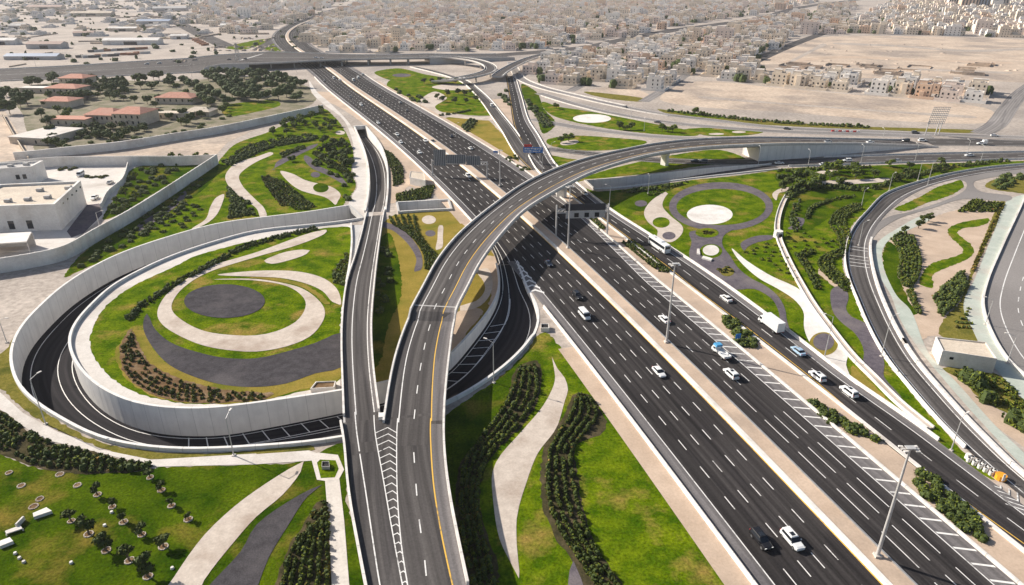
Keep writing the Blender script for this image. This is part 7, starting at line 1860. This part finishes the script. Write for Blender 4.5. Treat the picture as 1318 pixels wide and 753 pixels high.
# lattice pylon and the lattice back of a big roadside board
def lattice(label, cat, name, base, w, H, arms=True, az=0.0):
    c = at(*base); t = thing(name, label, cat, (c.x, c.y, 0)); cr = []
    N = 7
    for k in range(N + 1):
        f = k / N; q = w / 2 * (1 - .82 * f ** .8); z = H * f
        cr.append([(c.x + q * sx, c.y + q * sy, z) for sx, sy in ((-1, -1), (1, -1), (1, 1), (-1, 1))])
    for k in range(4):
        mb = MB()
        for i in range(N): mb.tube(cr[i][k], cr[i + 1][k], .16, n=4, cap=False)
        mb.build("leg", M_steel, t)
    mb = MB()
    for i in range(N):
        for k in range(4):
            mb.tube(cr[i][k], cr[i + 1][(k + 1) % 4], .08, n=4, cap=False); mb.tube(cr[i][(k + 1) % 4], cr[i + 1][k], .08, n=4, cap=False)
            mb.tube(cr[i + 1][k], cr[i + 1][(k + 1) % 4], .08, n=4, cap=False)
    mb.build("bracing", M_steel, t)
    if arms:
        for z in (.72, .86, 1.0):
            for s in (-1, 1):
                mb = MB(); mb.tube((c.x, c.y, H * z), (c.x + s * 4.2, c.y, H * z + .2), .2, .08, 4); mb.build("cross_arm", M_steel, t)
    return t
lattice("steel lattice pylon left of the overpass", "pylon", "pylon", (308, 86), 6.5, 24)
c = at(1200, 174); t = thing("billboard", "big grey lattice board frame on three tall legs beside the frontage road", "billboard", (c.x, c.y, 0))
for x in (-4.6, 1.6, 3.6):
    mb = MB(); mb.tube((c.x + x, c.y, -.1), (c.x + x + .6, c.y, 9.0), .28, n=6); mb.build("leg", M_pole, t)
mb = MB()
for k in range(10): mb.tube((c.x - 4.6 + k * 1.1, c.y, 7), (c.x - 3.2 + k * 1.1, c.y, 17), .17, n=4)
for k in range(9): mb.tube((c.x - 4.8 + k * .17, c.y - .1, 7 + k * 1.25), (c.x + 5.4 + k * .17, c.y - .1, 7 + k * 1.25), .17, n=4)
mb.build("lattice", M_steel, t)
# red and white water barriers on the frontage road
rb = at(1088, 169.5)
for k in range(8):
    mb = MB(); mb.box((0, 0, 0), (1.9, .6, .95), ins=.12); o = mb.build("water_barrier", M_red if k % 2 == 0 else M_paint, None, (rb.x - 8 + k * 2.15, rb.y - .35 * k, .12))
    tag(o, "%s plastic barrier in the short row on the frontage road, %s from the left" % ("red" if k % 2 == 0 else "white", ordn(k)), "road barrier", "plastic barriers on the frontage road")

# ------------------------------------------------------------------ air
mb = MB(); X, Y0, Y1, Z0, Z1 = 9100, -400, 14200, -8.5, 97.5
mb.box((0, (Y0 + Y1) / 2, Z0), (2 * X, Y1 - Y0, Z1 - Z0))
hz = bpy.data.materials.new("haze_air"); hz.use_nodes = True
nt = hz.node_tree; nt.nodes.clear()
out = nt.nodes.new("ShaderNodeOutputMaterial"); pv = nt.nodes.new("ShaderNodeVolumePrincipled")
pv.inputs["Color"].default_value = (.86, .88, .95, 1); pv.inputs["Density"].default_value = HAZE_DENSITY; pv.inputs["Anisotropy"].default_value = 0.2
nt.links.new(pv.outputs[0], out.inputs["Volume"])
tag(mb.build("haze", hz), kind='stuff')
scene.cycles.volume_bounces = 1
scene.cycles.use_denoising = True
